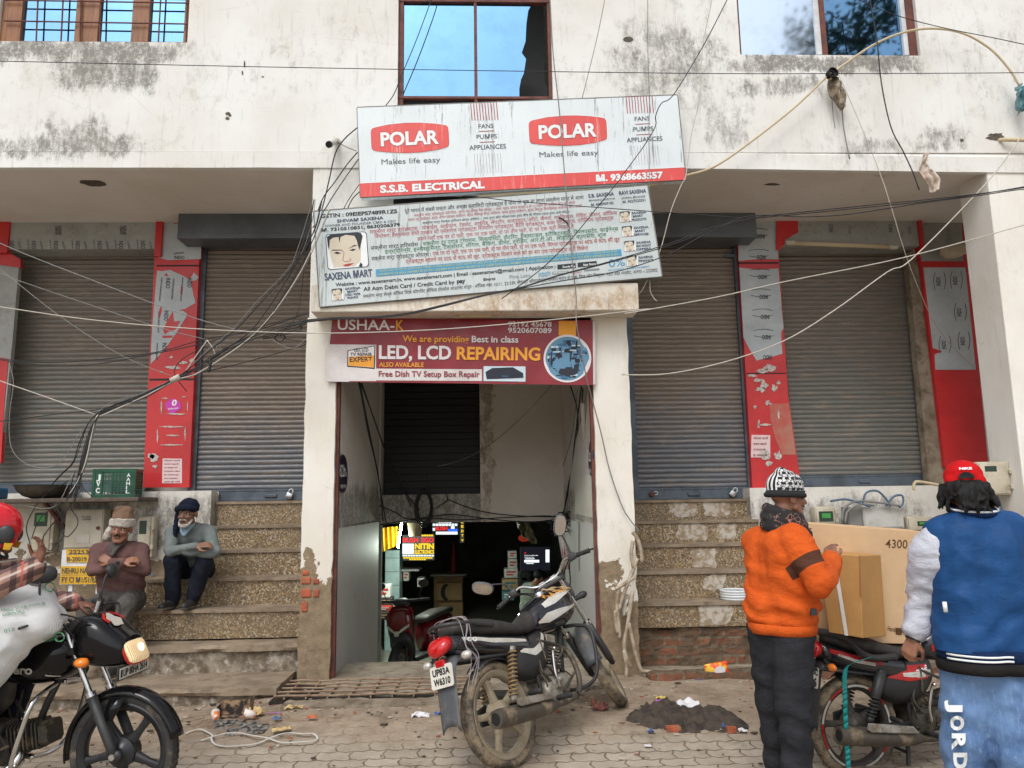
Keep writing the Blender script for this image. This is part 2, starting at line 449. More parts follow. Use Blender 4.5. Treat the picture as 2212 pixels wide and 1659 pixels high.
# ---------------------------------------------------------------- ground
def gh(x,y):
    a=max(0,min(1,(y-5.2)/.9));a=a*a*(3-2*a)
    b=max(0,min(1,(x+2.7)/1.3));b=b*b*(3-2*b)
    return a*(.02+.08*b)
def pavers():
    N=NT('dusty interlocking pavers');X=N.xyz()
    zz=N.n('TexWave');zz.wave_profile='TRI';zz.bands_direction='X';zz.inputs['Scale'].default_value=1.62;N.l(N.co,zz.inputs['Vector'])
    cv=N.n('CombineXYZ')
    N.l(N.math('ADD',X[0],N.math('MULTIPLY',N.math('PINGPONG',X[1],.0625),.35)),cv.inputs[0])
    N.l(N.math('ADD',X[1],N.math('MULTIPLY',N.math('PINGPONG',X[0],.056),.35)),cv.inputs[1])
    q=N.n('TexBrick');N.l(cv.outputs[0],q.inputs['Vector'])
    for k,v in (('Scale',1),('Brick Width',.225),('Row Height',.125),('Mortar Size',.007),('Mortar Smooth',.5)):q.inputs[k].default_value=v
    q.inputs['Color1'].default_value=(*srgb(178,166,150),1);q.inputs['Color2'].default_value=(*srgb(158,147,131),1);q.inputs['Mortar'].default_value=(*srgb(112,99,82),1)
    sand=N.ramp(N.noise(1.5,9,.7),.46,.72,0,.7)
    near=N.ramp(N.math('ADD',X[1],N.math('MULTIPLY',N.noise(2.2,6,.7),.8)),5.75,6.25)
    sand=N.math('MAXIMUM',sand,N.math('MULTIPLY',near,N.ramp(N.noise(4,7,.7),.2,.4)))
    c=N.mix(N.ramp(N.noise(7,8,.75),.35,.7,0,.5),q.outputs['Color'],srgb(194,183,168))
    c=N.mix(sand,c,N.mix(N.ramp(N.noise(5,9,.75),.3,.7),srgb(170,154,135),srgb(132,116,97)))
    c=N.mix(N.ramp(N.noise(2.4,9,.75,N.map((1,1,1),(5,2,0))),.54,.70,0,.65),c,srgb(96,82,67))
    c=N.mix(N.ramp(N.noise(46,4,.8),.64,.72,0,.7),c,srgb(78,66,54))
    c=N.mix(N.ramp(N.noise(70,3,.8,N.map((1,1,1),(9,0,0))),.70,.76,0,.8),c,srgb(196,186,170))
    h=N.math('ADD',N.math('MULTIPLY',N.math('MULTIPLY',q.outputs['Fac'],-1.4),N.ramp(sand,0,.8,1,.15)),N.math('MULTIPLY',N.noise(24,8,.75),.8))
    return N.set(c,.93,spec=.15,bump=h,bs=.8,bd=.02)
m_pave=pavers()
g=MB()
xs=[-150,-40,-14]+[-7+i*.1 for i in range(141)]+[14,40,150]
ys=[-150,-40,-8,0,1.5]+[2+i*.08 for i in range(65)]+[7.24]
for j,y in enumerate(ys):
    for x in xs:
        z=gh(x,y)
        if 2<y<7.2 and abs(x)<7:z+=(noise.noise((x*1.3,y*1.3,0))*.012+noise.noise((x*6,y*6,3))*.005)*min(1,(y-1.9))*(1+1.6*max(0,min(1,(y-5.4)/.5)))
        g.v.append(V((x,y,z)))
n=len(xs)
g.f=[(j*n+i,j*n+i+1,(j+1)*n+i+1,(j+1)*n+i) for j in range(len(ys)-1) for i in range(n-1)]
g.mi=[0]*len(g.f)
tag(g.build('ground',m_pave,smooth=True),kind='structure')

# ---------------------------------------------------------------- the building
bld=thing('shop_building','weathered white two storey shop building with rolling shutters and a central passage','building')
XL,XR=-11.0,11.0  # the facade runs on past both edges of the picture
Z_BAND,Z_TOP=P(400,363,F).z,8.4
Z_GR=P(400,329,F).z
xpl0,xpl1=P(655,1000,F).x,P(722,1000,F).x  # pillar beside the passage, outer and inner face
xpr0,xpr1=P(1287,1000,F).x,P(1366,1000,F).x
xpier=P(2145,480,F).x
def holes(mb,x0,x1,z0,z1,hs,Y,dep):
    xs=sorted({x0,x1,*[h[0] for h in hs],*[h[1] for h in hs]});zs=sorted({z0,z1,*[h[2] for h in hs],*[h[3] for h in hs]})
    for i in range(len(xs)-1):
        for j in range(len(zs)-1):
            cx,cz=(xs[i]+xs[i+1])/2,(zs[j]+zs[j+1])/2
            if any(h[0]<cx<h[1] and h[2]<cz<h[3] for h in hs):continue
            mb.quad((xs[i],Y,zs[j]),(xs[i+1],Y,zs[j]),(xs[i+1],Y,zs[j+1]),(xs[i],Y,zs[j+1]))
    for a,b,c,d in hs:
        mb.quad((a,Y,c),(b,Y,c),(b,Y+dep,c),(a,Y+dep,c));mb.quad((a,Y,d),(b,Y,d),(b,Y+dep,d),(a,Y+dep,d))
        mb.quad((a,Y,c),(a,Y+dep,c),(a,Y+dep,d),(a,Y,d));mb.quad((b,Y,c),(b,Y+dep,c),(b,Y+dep,d),(b,Y,d))
K1=crop(0,0,1400);K2=crop(1200,0,1600);K3=crop(2696,0,1400)
K4=crop(0,900,1400);K5=crop(2500,900,1596,2206);K6=crop(0,1900,1400,1982);K7=crop(1200,2000,1600);K8=crop(2500,1850,1596,2167);K9=crop(1200,1200,1400)
FP=F+.07
w1=(P(*K1(5,280),FP).x,P(*K1(1200,300),FP).x,P(*K1(600,290),FP).z,7.9)
w2=(P(*K2(545,400),FP).x,P(*K2(1392,400),FP).x,P(*K2(700,640),FP).z,7.9)
w3=(P(*K3(400,300),FP).x,P(*K3(1528,300),FP).x,P(*K3(900,372),FP).z,7.9)
u=MB()
holes(u,XL,XR,Z_GR+.008,Z_TOP,[w1,w2,w3],F,.16)
u.quad((XL,F,Z_TOP),(XR,F,Z_TOP),(XR,F+9,Z_TOP),(XL,F+9,Z_TOP))
for x in (XL,XR):u.quad((x,F,Z_BAND),(x,F+9,Z_BAND),(x,F+9,Z_TOP),(x,F,Z_TOP))
u.quad((XL,F+.02,Z_GR+.008),(XR,F+.02,Z_GR+.008),(XR,F,Z_GR+.008),(XL,F,Z_GR+.008))
u.build('upper_wall',m_wall,bld)
# lower band of the wall: it sags a little towards the right
u=MB()
def sag(x):return-.055*max(0,min(1,(x-1.8)/4.2))
NB=60
for i in range(NB):
    a,b=XL+(XR-XL)*i/NB,XL+(XR-XL)*(i+1)/NB
    for (x0,x1) in ((a,b),):
        za,zb_=Z_BAND+sag(x0),Z_BAND+sag(x1)
        ja=.004*noise.noise((x0*7,0,0));jb=.004*noise.noise((x1*7,0,0))
        u.quad((x0,F-.012,za+ja),(x1,F-.012,zb_+jb),(x1,F-.012,Z_GR+sag(x1)),(x0,F-.012,Z_GR+sag(x0)))
        u.quad((x0,F-.012,Z_GR+sag(x0)),(x1,F-.012,Z_GR+sag(x1)),(x1,F+.03,Z_GR+.02),(x0,F+.03,Z_GR+.02))
        u.quad((x0,F-.012,za+ja),(x1,F-.012,zb_+jb),(x1,F+.05,zb_+jb),(x0,F+.05,za+ja))
u.build('wall_band',m_wall,bld)
u=MB()
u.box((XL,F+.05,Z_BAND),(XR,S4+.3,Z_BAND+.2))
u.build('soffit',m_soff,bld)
u=MB()  # holes knocked in the soffit plaster
for (x,y,rx,ry,sd_) in ((203,395,.16,.10,1),(1668,398,.10,.035,2)):
    d0=ray(x,y);c=CAM+d0*((Z_BAND-CAMZ)/d0.z)
    u.prism([(c.x+rx*math.cos(t)*(.8+.35*noise.noise((math.cos(t)*1.5,math.sin(t)*1.5,sd_))),c.y+ry*math.sin(t)*(.8+.5*noise.noise((math.cos(t)*2,math.sin(t)*2,sd_+4))),Z_BAND-.004) for t in [i*math.pi/9 for i in range(18)]],(0,0,.003))
islands(u,'broken_plaster',pm('exposed mortar',srgb(92,82,70),srgb(60,52,44),20,bump=1),bld)
u=MB()  # central bay behind the signs, then the two pillars and the lintel
ZC1=P(1030,612,CANO).z;ZC0=P(1030,672,CANO).z
u.box((xpl0+.02,F+.003,ZC0+.02),(xpr1-.03,S4+.3,Z_BAND+.01))
u.build('central_bay_wall',m_wall,bld)
u=MB()
u.box((P(672,640,CANO).x,CANO,ZC0),(P(1380,645,CANO).x,F+.001,ZC1))
u.build('entrance_canopy',plaster('stained canopy plaster',(.74,.69,.60),[(P(1150,650,CANO).x,P(1150,650,CANO).z,1.6,.12,.5)],streak=1.6,grime=srgb(140,110,76)),bld,bevel=.012)
YB=10.3
for n_,x0,x1 in (('pillar',xpl0,xpl1),('pillar',xpr0,xpr1)):
    u=MB();nz=60
    dd=1 if x0<0 else-1
    def jit(z,s):return .010*noise.noise((s*3.1,z*5,0))+(.018*noise.noise((s,z*9,2)) if z<1.2 else 0)
    for k in range(nz):
        za,zb_=-.05+(ZC0+.07)*k/nz,-.05+(ZC0+.07)*(k+1)/nz
        pa=[(x0+jit(za,x0),F,za),(x1+jit(za,x1+5),F,za)];pb=[(x0+jit(zb_,x0),F,zb_),(x1+jit(zb_,x1+5),F,zb_)]
        u.quad(pa[0],pa[1],pb[1],pb[0])
        u.quad((x0+jit(za,x0),F,za),(x0,S4,za),(x0,S4,zb_),(x0+jit(zb_,x0),F,zb_))
        u.quad((x1+jit(za,x1+5),F,za),(x1,F+.25,za),(x1,F+.25,zb_),(x1+jit(zb_,x1+5),F,zb_))
    u.build(n_,m_pill,bld,norm=False)
u=MB()  # bricks laid bare where the plaster fell off the pillar
for (x0,x1,y0,y1) in ((650,672,1247,1262),(676,690,1250,1262),(650,673,1271,1291),(677,690,1273,1290),(650,665,1300,1322),(652,668,1232,1243)):
    a,b=P(x0,y1,F),P(x1,y0,F)
    u.bbox((a.x,F-.012,a.z),(b.x,F+.05,b.z),.012)
islands(u,'exposed_brick',m_brk,bld)
u=MB()  # pier at the far right
u.box((xpier,F+.004,-.1),(xpier+1.6,F+.47,Z_BAND+.01))
u.build('corner_pier',m_pier,bld,bevel=.01)
u=MB();u.box((XL,F+.004,-.1),(P(-900,900,F).x,S4+.3,Z_BAND+.01));u.build('corner_pier',m_pier,bld)

# windows of the upper floor
def bar(mb,a,b,Y,wd,dep):  # a straight member between two photo pixels
    p,q=P(*a,Y),P(*b,Y)
    d=(q-p).normalized();n_=V((-d.z,0,d.x))*wd/2
    mb.prism([p-n_,q-n_,q+n_,p+n_],(0,dep,0))
def vbar(mb,pa,pb,ybot,Y0,Y1,zt=7.9):  # vertical member from two pixels on its foot
    a,b=P(*pa,Y0),P(*pb,Y0)
    mb.box((a.x,Y0,a.z if ybot is None else P(*ybot,Y0).z),(b.x,Y1,zt))
Y0=F+.04
win=MB()
zs=P(*K1(600,285),Y0).z
for a,b in ((2,128),(470,618),(828,938),(1160,1200)):
    win.box((P(*K1(a,200),Y0).x,Y0,zs),(P(*K1(b,200),Y0).x,F+.12,7.9))
win.box((w1[0],Y0-.012,zs-.01),(w1[1],F+.12,zs+.035))
fr=win.build('window',m_wood,bld,bevel=.004);tag(fr,'wooden framed window with three blue panes and rod grille')
for a,b in ((125,472),(615,832),(935,1163)):
    q=MB();q.box((P(*K1(a,200),Y0).x,F+.08,zs+.03),(P(*K1(b,200),Y0).x,F+.09,7.9));q.build('pane',m_blue,fr)
gr=MB()
for y in (-70,8,140):gr.tube([P(*K1(25,y-8),F+.01),P(*K1(1205,y+12),F+.01)],.008,6)
for x0,x1 in ((245,228),(405,385),(515,505),(1022,1000),(640,630),(1185,1175)):gr.tube([P(*K1(x0,-120),F+.018),P(*K1(x1,272),F+.018)],.008,6)
gr.build('grille',m_rust,fr)
win=MB()
for a,b,t in ((545,572,0),(1372,1394,0),(963,980,0)):
    win.box((P(*K2(a,300),Y0).x,Y0,w2[2]),(P(*K2(b,300),Y0).x,F+.1,7.9))
for y0,y1 in ((533,547),(-5,12)):
    win.box((w2[0],Y0-.006,P(*K2(970,y1),Y0).z),(w2[1],F+.094,P(*K2(970,y0),Y0).z))
fr=win.build('window',m_rust,bld,bevel=.003);tag(fr,'red oxide window with blue film torn off its right side')
q=MB();Yg=F+.07
q.box((P(*K2(568,300),Yg).x,Yg,P(*K2(700,535),Yg).z),(P(*K2(966,300),Yg).x,Yg+.008,7.9));q.build('pane',m_blue,fr)
q=MB();pts=[(977,-60),(1300,-60),(1285,15),(1262,60),(1252,130),(1247,230),(1226,292),(1250,326),(1238,405),(1222,440),(1213,490),(1213,537),(977,537)]
q.prism([P(*K2(*t),Yg) for t in pts],(0,.008,0));q.build('pane',m_blue,fr)
q=MB();q.box((w2[0],F+.9,w2[2]),(w2[1],F+.95,7.9));q.box((w2[0],F+.12,7.6),(w2[1],F+.95,7.65));q.box((w2[0],F+.6,P(*K2(1300,470),F+.6).z-.4),(w2[1],F+.9,P(*K2(1300,470),F+.6).z));q.build('room_behind',m_gdark,fr)
q=MB();q.box((w2[0]+.03,Yg+.01,w2[2]),(w2[1]-.03,Yg+.02,P(*K2(700,546),Yg).z));q.build('lower_pane',m_black,fr)
win=MB()
for a,b in ((395,418),(930,962),(1478,1526)):win.box((P(*K3(a,200),Y0).x,Y0,w3[2]),(P(*K3(b,200),Y0).x,F+.12,7.9))
win.box((w3[0],Y0-.008,w3[2]),(w3[1],F+.12,P(*K3(900,362),Y0).z))
fr=win.build('window',m_rust,bld,bevel=.003);tag(fr,'sliding window with one pale and one dark blue mirror pane')
q=MB();q.box((P(*K3(895,200),F+.055).x,F+.055,w3[2]+.04),(P(*K3(930,200),F+.055).x,F+.1,7.9));q.box((P(*K3(1445,200),F+.055).x,F+.055,w3[2]+.04),(P(*K3(1478,200),F+.055).x,F+.1,7.9));q.build('sash',m_alu,fr,bevel=.003)
q=MB();q.box((P(*K3(412,200),F+.07).x,F+.075,w3[2]+.03),(P(*K3(898,200),F+.07).x,F+.085,7.9));q.build('pane',m_pale,fr)
q=MB();q.box((P(*K3(955,200),F+.09).x,F+.092,w3[2]+.03),(P(*K3(1450,200),F+.09).x,F+.1,7.9));q.build('pane',m_deep,fr)

# rolling shutters
def shutter(label,xa,xb,z0,z1,Y,mat,rail=True,bb=.13,bmat=None,locks=()):
    r=MB()
    pitch,nn=.057,8
    zz,zs_=z0+bb,[]
    k=0
    while zz<z1+.1:
        for j in range(nn):
            t=j/nn
            d=-.0115*math.sin(math.pi*min(1,t/.86))**.7 if t<.86 else .003
            zs_.append((zz+t*pitch,d))
        zz+=pitch
    nx=12
    sg=[.010*noise.noise((i*1.7,xa,z0)) for i in range(nx+1)]
    for z,d in zs_:
        for i in range(nx+1):r.v.append(V((xa+(xb-xa)*i/nx,Y+d+sg[i]+.004*noise.noise((i*.6,z*1.2,xa)),z+.003*noise.noise((i*.4,z*3,1)))))
    for j in range(len(zs_)-1):
        for i in range(nx):r.f.append((j*(nx+1)+i,j*(nx+1)+i+1,(j+1)*(nx+1)+i+1,(j+1)*(nx+1)+i))
    r.mi=[0]*len(r.f)
    o=r.build('rolling_shutter',mat,bld,norm=False,ang=50);tag(o,label)
    q=MB();q.box((xa,Y-.03,z0),(xb,Y+.012,z0+bb))
    q.box((xa,Y-.037,z0),(xb,Y-.03,z0+.03));q.box((xa,Y-.036,z0+bb-.022),(xb,Y-.03,z0+bb))
    q.bbox(((xa+xb)/2-.07,Y-.055,z0+.035),((xa+xb)/2+.07,Y-.03,z0+.075),.008)
    for i in range(14):q.lathe([(0,.006),(.006,.005),(.008,0)],(xa+(xb-xa)*(i+.5)/14,Y-.036,z0+bb-.011),(0,-1,0),8)
    q.build('bottom_bar',bmat or m_steel,o,bevel=.002)
    if rail:
        q=MB()
        q.box((xa-.085,Y-.05,z0-.02),(xa,Y+.03,z1+.06));q.box((xb,Y-.05,z0-.02),(xb+.085,Y+.03,z1+.06))
        q.box((xb-.10,Y-.056,z1-.10),(xb+.01,Y-.05,z1-.06))
        islands(q,'guide_rail',m_steel,o,bevel=.004)
    return o
zt2=P(550,545,S2).z;zb2=P(550,1082,S2).z
zt1=P(200,556,S4).z
sx=lambda x,y,Y:P(x,y,Y).x
shutter('rusty brown rolling shutter beside the passage, blue grey towards its foot',sx(437,800,S2),xpl0+.12,zb2,zt2,S2,m_sh2)
shutter('brown grey rolling shutter above the stairs with white paint patches',sx(1372,900,S2),sx(1598,800,S2),P(1490,1078,S2).z,zt2,S2,m_sh2)
shutter('wide grey rolling shutter behind the green crate',sx(-30,800,S4),sx(330,800,S4),P(150,1066,S4).z,zt1,S4,m_sh1,rail=False,bmat=m_steel)
shutter('wide grey rolling shutter behind the two customers',sx(1700,800,S4),sx(1985,800,S4),P(1850,1050,S4).z,P(1850,560,S4).z,S4,m_sh1,rail=False)
for xa,xb in ((xpl0-1.17,xpl0+.1),(xpr1-.05,sx(1634,490,SB))):
    q=MB()
    zf=P(520,515,SB).z;zt=Z_BAND
    if xa<0:xa=sx(384,490,SB)
    q.prism([(xa,SB,zt),(xa,SB,zf),(xa,S2-.06,zf),(xa,S2-.06,zt)],(xb-xa,0,0))
    q.box((xa,SB-.006,zf),(xb,SB,zf+.055)) 
    q.build('shutter_box',m_box,bld,bevel=.006)

# cladding: red sheets, torn grey film on top of them
def sheet(name,pts,Y,th,mat,par=bld):
    q=MB();q.prism([P(*t,Y) for t in pts],(0,th,0));return q.build(name,mat,par)
sheet('red_cladding',[K4(988,-30),K4(1270,-30),K4(1195,1658),K4(903,1658)],S,.1,m_red)
q=MB()
q.box((P(*K4(990,265),S).x+.0,S-.003,P(*K4(1100,262),S).z),(P(*K4(1262,262),S).x,S+.01,P(*K4(1100,253),S).z))
q.box((P(*K4(945,980),S).x,S-.003,P(*K4(1100,982),S).z),(P(*K4(1232,970),S).x,S+.01,P(*K4(1100,970),S).z))
islands(q,'cladding_joint',m_black,bld)
sheet('protective_film',[K4(1030,-22),K4(1048,-14),K4(1080,-20),K4(1105,-8),K4(1270,-12),K4(1270,215),K4(1060,222),K4(1000,206),K4(1002,190),K4(1020,100)],S-.004,.003,m_film)
sheet('protective_film',[K4(992,288),K4(1030,292),K4(1075,283),K4(1110,300),K4(1160,322),K4(1200,345),K4(1225,300),K4(1255,330),K4(1240,350),K4(1205,352),K4(1222,440),K4(1236,492),K4(1170,530),K4(1128,540),K4(1155,542),K4(1182,560),K4(1178,580),K4(1140,640),K4(1110,690),K4(1060,760),K4(1000,830),K4(953,878),K4(958,700)],S-.004,.003,m_film)
q=MB()
for pts in ([(1018,513),(1024,540),(1008,592),(1000,580),(1008,530)],[(1092,543),(1100,610),(1140,606),(1110,660),(1070,672),(1040,690),(1030,660),(1060,600)],[(1025,700),(1090,698),(1092,712),(1028,714)],[(1050,302),(1066,325),(1036,320)],[(1145,375),(1155,400),(1150,445),(1140,430)]):
    q.prism([P(*K4(*t),S-.006) for t in pts],(0,.0015,0))
islands(q,'torn_hole',m_red,bld)
q=MB()
for x0,y0,x1,y1,s,h in ((1050,335,1048,400,'INDO',9),(1186,335,1184,395,'INDO',9),(1040,540,1036,605,'INDO',9),(1028,745,1024,800,'INDO',9),(1018,330,1004,480,'www.indobond.com',4.5),(1150,330,1138,480,'www.indobond.com',4.5),(1000,545,996,680,'www.indobond.com',4.5),(990,745,984,850,'www.indobond',4.5),(1092,340,1080,470,'EUROPEAN INNOVATION',4),(1100,186,1165,180,'EUROPEAN',4),(1100,214,1165,216,'INDO',7)):
    txt(q,s,K4(x0,y0),K4(x1,y1),h,S-.0065,.02,upv=(1,0) if abs(y1-y0)>20 else None)
q.build('film_print',m_ink,bld)
# header over the left shop
zh0,zh1=P(200,538,S-.02).z,Z_BAND+.01
hx0,hx1=sx(22,500,S-.02),sx(338,500,S-.02)
q=MB();q.prism([(hx0,S-.02,zh1),(hx0,S-.02,zh0),(hx0,S4-.05,zh0),(hx0,S4-.05,zh1)],(hx1-hx0,0,0));q.build('header_panel',m_filmd,bld,bevel=.004)
q=MB()
for i,x in enumerate((62,200,340,478,616,752,890)):
    txt(q,'INDO',K4(x,100),K4(x,152),9,S-.0215,.02,upv=(1,0))
    txt(q,'www.in',K4(x-28,92),K4(x-22,150),4.5,S-.0215,.01,upv=(1,-.1))
    txt(q,'EUROPEAN',K4(x+50,105),K4(x+62,152),4,S-.0215,.01,upv=(1,-.2))
for x in (355,765):
    for j,s in enumerate(('ISO 9001:2008','CERTIFIED','COMPANY')):txt(q,s,K4(x+20-j*14,5),K4(x+20-j*14,62),5,S-.0215,.02,upv=(1,0))
q.build('film_print',m_ink,bld)
q=MB();q.box((hx1-.004,S-.045,P(340,556,S).z),(hx1+.075,S+.02,zh1));q.box((hx0-.16,S-.045,P(10,548,S).z),(hx0-.0,S+.02,zh1));islands(q,'red_edging',m_red,bld,bevel=.004)
# far left jamb with film and red sheet
sheet('side_cladding',[(-60,560),(42,560),(26,745),(0,1000),(-60,1000)],S+.02,.06,m_filmd)
sheet('red_cladding',[(-60,775),(0,772),(18,775),(10,860),(2,1000),(-60,1000)],S+.012,.05,m_red)
sheet('red_cladding',[(-60,525),(10,540),(44,560),(44,578),(0,572),(-60,572)],S+.01,.05,m_red)
# header and jambs of the right shop
q=MB();a=[K5(840,-40),K5(1640,-40),K5(1640,150),K5(845,125)]
rz0=P(*K5(1200,118),S-.02).z;rx0,rx1=sx(*K5(845,60),S-.02),sx(*K5(1622,60),S-.02)
q.prism([(rx0,S-.02,zh1),(rx0,S-.02,rz0),(rx0,S4-.05,rz0),(rx0,S4-.05,zh1)],(rx1-rx0,0,0));q.build('header_panel',m_filmd,bld,bevel=.004)
q=MB();q.prism([P(*K5(*t),S-.026) for t in ((838,-40),(960,-40),(955,15),(960,40),(930,55),(900,75),(885,80),(880,110),(850,140),(835,140))],(0,.004,0))
q.box((rx1,S-.045,rz0-.05),(rx1+.05,S+.02,zh1));islands(q,'red_edging',m_red,bld)
q=MB()
for x in (1150,1478):
    txt(q,'INDO',K5(x,40),K5(x,-6),8,S-.0215,.02,upv=(-1,0))
for x in (1250,1580):txt(q,'CERTIFIED',K5(x,50),K5(x,10),5,S-.0215,.01,upv=(-1,0))
q.build('film_print',m_ink,bld)
sheet('red_cladding',[K5(625,100),K5(845,100),K5(905,960),K5(968,1400),K5(965,1455),K5(705,1455)],S,.1,m_red)
sheet('faded_patch',[K5(800,990),K5(905,985),K5(945,1270),K5(870,1270),K5(830,1180),K5(805,1080)],S-.004,.003,pm('sun faded sheet',srgb(168,118,100),srgb(178,86,74),5,rough=.6))
sheet('protective_film',[K5(625,-20),K5(838,-20),K5(848,190),K5(740,188),K5(628,198)],S-.004,.003,m_film)
sheet('protective_film',[K5(632,235),K5(690,242),K5(740,248),K5(848,240),K5(870,500),K5(878,570),K5(864,590),K5(865,650),K5(870,712),K5(728,750),K5(690,690),K5(655,622)],S-.004,.003,m_film)
q=MB();q.box((P(*K5(628,212),S).x,S-.003,P(*K5(740,214),S).z),(P(*K5(848,212),S).x,S+.01,P(*K5(740,206),S).z))
q.box((P(*K5(672,823),S).x,S-.003,P(*K5(740,824),S).z),(P(*K5(890,823),S).x,S+.01,P(*K5(740,818),S).z));islands(q,'cladding_joint',m_black,bld)
q=MB()
for i,y in enumerate((70,185,294,404,515,627,738)):
    x=722+i*7 if i else 724
    txt(q,'INDO',K5(x+48,y-18),K5(x,y-18),9,S-.0065,.03,upv=(0,1))
    if i<6:
        for sg,yy in ((-1,2),(1,30)):
            q.tube([P(*K5(x-45+k*11,y-45+yy*1.0+sg*8*math.sin(k/10*math.pi)),S-.006) for k in range(11)],.0035,4)
q.build('film_print',m_ink,bld)
q=MB();rng=random.Random(3)
def scrap(q,cx,cy,w_,h_,sd_,K,Y):
    n=16
    pts=[(cx+w_*math.cos(i*2*math.pi/n)*(.6+.55*noise.noise((math.cos(i*2*math.pi/n)*1.7,math.sin(i*2*math.pi/n)*1.7,sd_))),cy+h_*math.sin(i*2*math.pi/n)*(.6+.55*noise.noise((math.cos(i*2*math.pi/n)*1.7+9,math.sin(i*2*math.pi/n)*1.7,sd_)))) for i in range(n)]
    q.prism([P(*K(*t),Y) for t in pts],(0,.0015,0))
for i,(x,y,w_,h_) in enumerate(((810,790,52,22),(760,805,45,14),(705,832,26,11),(735,858,34,12),(770,885,32,24),(750,910,30,18),(825,900,24,22),(850,872,12,12),(790,985,20,18),(720,1005,10,12),(775,1275,40,34),(845,1275,26,30),(800,1320,26,22),(740,1100,8,30),(770,1105,40,8),(850,1050,8,26))):scrap(q,x,y,w_*1.3,h_*1.3,i*1.37,K5,S-.0062)
for i,(x,y,w_,h_) in enumerate(((975,1470,42,36),(955,1460,26,22),(980,1525,22,14),(1085,900,66,13),(1082,835,14,10),(1160,870,44,10),(1215,855,20,14),(1020,930,14,8),(1040,1095,24,8),(1165,1085,16,6),(1110,1195,70,7),(1020,1150,7,50),(1185,1150,5,40),(1085,1275,90,6),(1170,1320,6,50),(995,1330,6,60),(1080,1390,85,6),(1090,1330,50,6))):scrap(q,x,y,w_*1.25,h_*1.25,i*2.11+40,K4,S-.0062)
islands(q,'paper_remains',pm('torn paper',srgb(196,190,184),srgb(160,140,132),30,rough=.9),bld)
# handbills
for K,x0,y0,x1,y1,lines in ((K4,1028,1475,1150,1632,('मोटापा घटायें','वजन बढ़ायें','या संपर्क करें','RAVINDRA KUMAR','M. 9690425487','NO 800480','आज ही मिलें')),(K5,700,1160,803,1285,('मोटापा घटायें','वजन बढ़ायें','या संपर्क करें','M. 9690425487'))):
    o=sheet('handbill',[K(x0,y0),K(x1,y0+2),K(x1,y1),K(x0-4,y1)],S-.005,.003,flat('handbill paper',srgb(222,196,196),.9))
    q=MB()
    for i,s in enumerate(lines):
        h=(y1-y0)/len(lines)
        txt(q,s,K(x0+10,y0+h*(i+.8)),K(x1-12-(i % 3)*8,y0+h*(i+.8)),h*.36*(K(1,0)[0]-K(0,0)[0]),S-.0062,.02)
    q.build('print',flat('maroon ink',srgb(120,44,60)),o)
q=MB();q.prism([P(*K4(*t),S-.0055) for t in ((1042,1125),(1095,1095),(1140,1120),(1148,1160),(1085,1197),(1050,1165))],(0,.002,0));st=q.build('sticker',flat('magenta sticker',srgb(196,62,170),.5),bld)
q=MB();txt(q,'0',K4(1088,1142),K4(1120,1138),12,S-.0068,.03,shear=.2);txt(q,'jumbo pack',K4(1062,1166),K4(1128,1160),3.5,S-.0068,.02);q.build('print',flat('white ink',(.8,.8,.8)),st)
# right jamb: concrete reveal, film and red panel, pipe elbow
sheet('concrete_reveal',[K5(1562,150),K5(1640,150),K5(1790,1450),K5(1690,1450),K5(1680,1410)],S+.12,.12,m_conc)
sheet('red_cladding',[K5(1580,-40),K5(1880,-40),K5(2010,1340),K5(1770,1340),K5(1640,240)],S+.05,.06,m_red)
sheet('protective_film',[K5(1650,235),K5(1882,235),K5(1940,800),K5(1716,800),K5(1712,715),K5(1755,700),K5(1702,680)],S+.046,.003,m_film)
sheet('protective_film',[K5(1600,-40),K5(1862,-40),K5(1872,200),K5(1640,200)],S+.046,.003,m_filmd)
q=MB()
for x,y in ((1745,310),(1838,305),(1860,480),(1775,660),(1880,640)):
    txt(q,'INDO',K5(x,y+25),K5(x-3,y-22),9,S+.0445,.03,upv=(-1,0))
    for sg in (-1,1):q.tube([P(*K5(x-6+sg*24+sg*9*math.sin(k/8*math.pi),y-48+k*12),S+.045) for k in range(9)],.0035,4)
q.build('film_print',m_ink,bld)
q=MB();q.tube([P(*K5(1760,138),S-.02),P(*K5(1790,150),S-.06),P(*K5(1835,140),S-.1),P(*K5(1880,122),S-.1)],[.075,.085,.085,.08],16,smooth=4);tag(q.build('drain_pipe',pm('beige pvc',srgb(186,170,146),None,4,dirt=srgb(120,104,84),damt=.35),bld,smooth=True))

# plinth below the shops
zpl=P(150,1068,S4).z
q=MB();q.box((XL,8.60,-.1),(sx(455,1100,8.6),S4+.2,zpl+.01));q.build('plinth_wall',m_plin,bld)
q=MB();q.box((sx(1622,1100,8.6),8.60,-.1),(XR,S4+.2,P(1850,1052,S4).z));q.build('plinth_wall',m_plin,bld)
q=MB();q.box((sx(452,1100,8.72),8.76,-.1),(xpl0+.1,S4+.2,zb2-.008));q.box((xpr1-.1,8.76,-.1),(sx(1622,1100,8.72),S4+.2,P(1490,1078,S2).z-.008));islands(q,'shop_floor',m_conc,bld)
q=MB()
q.box((XL,S4+.25,-.1),(xpl0+.02,S4+.35,Z_BAND));q.box((xpr1-.05,S4+.25,-.1),(XR,S4+.35,Z_BAND));islands(q,'back_wall',m_soff,bld)

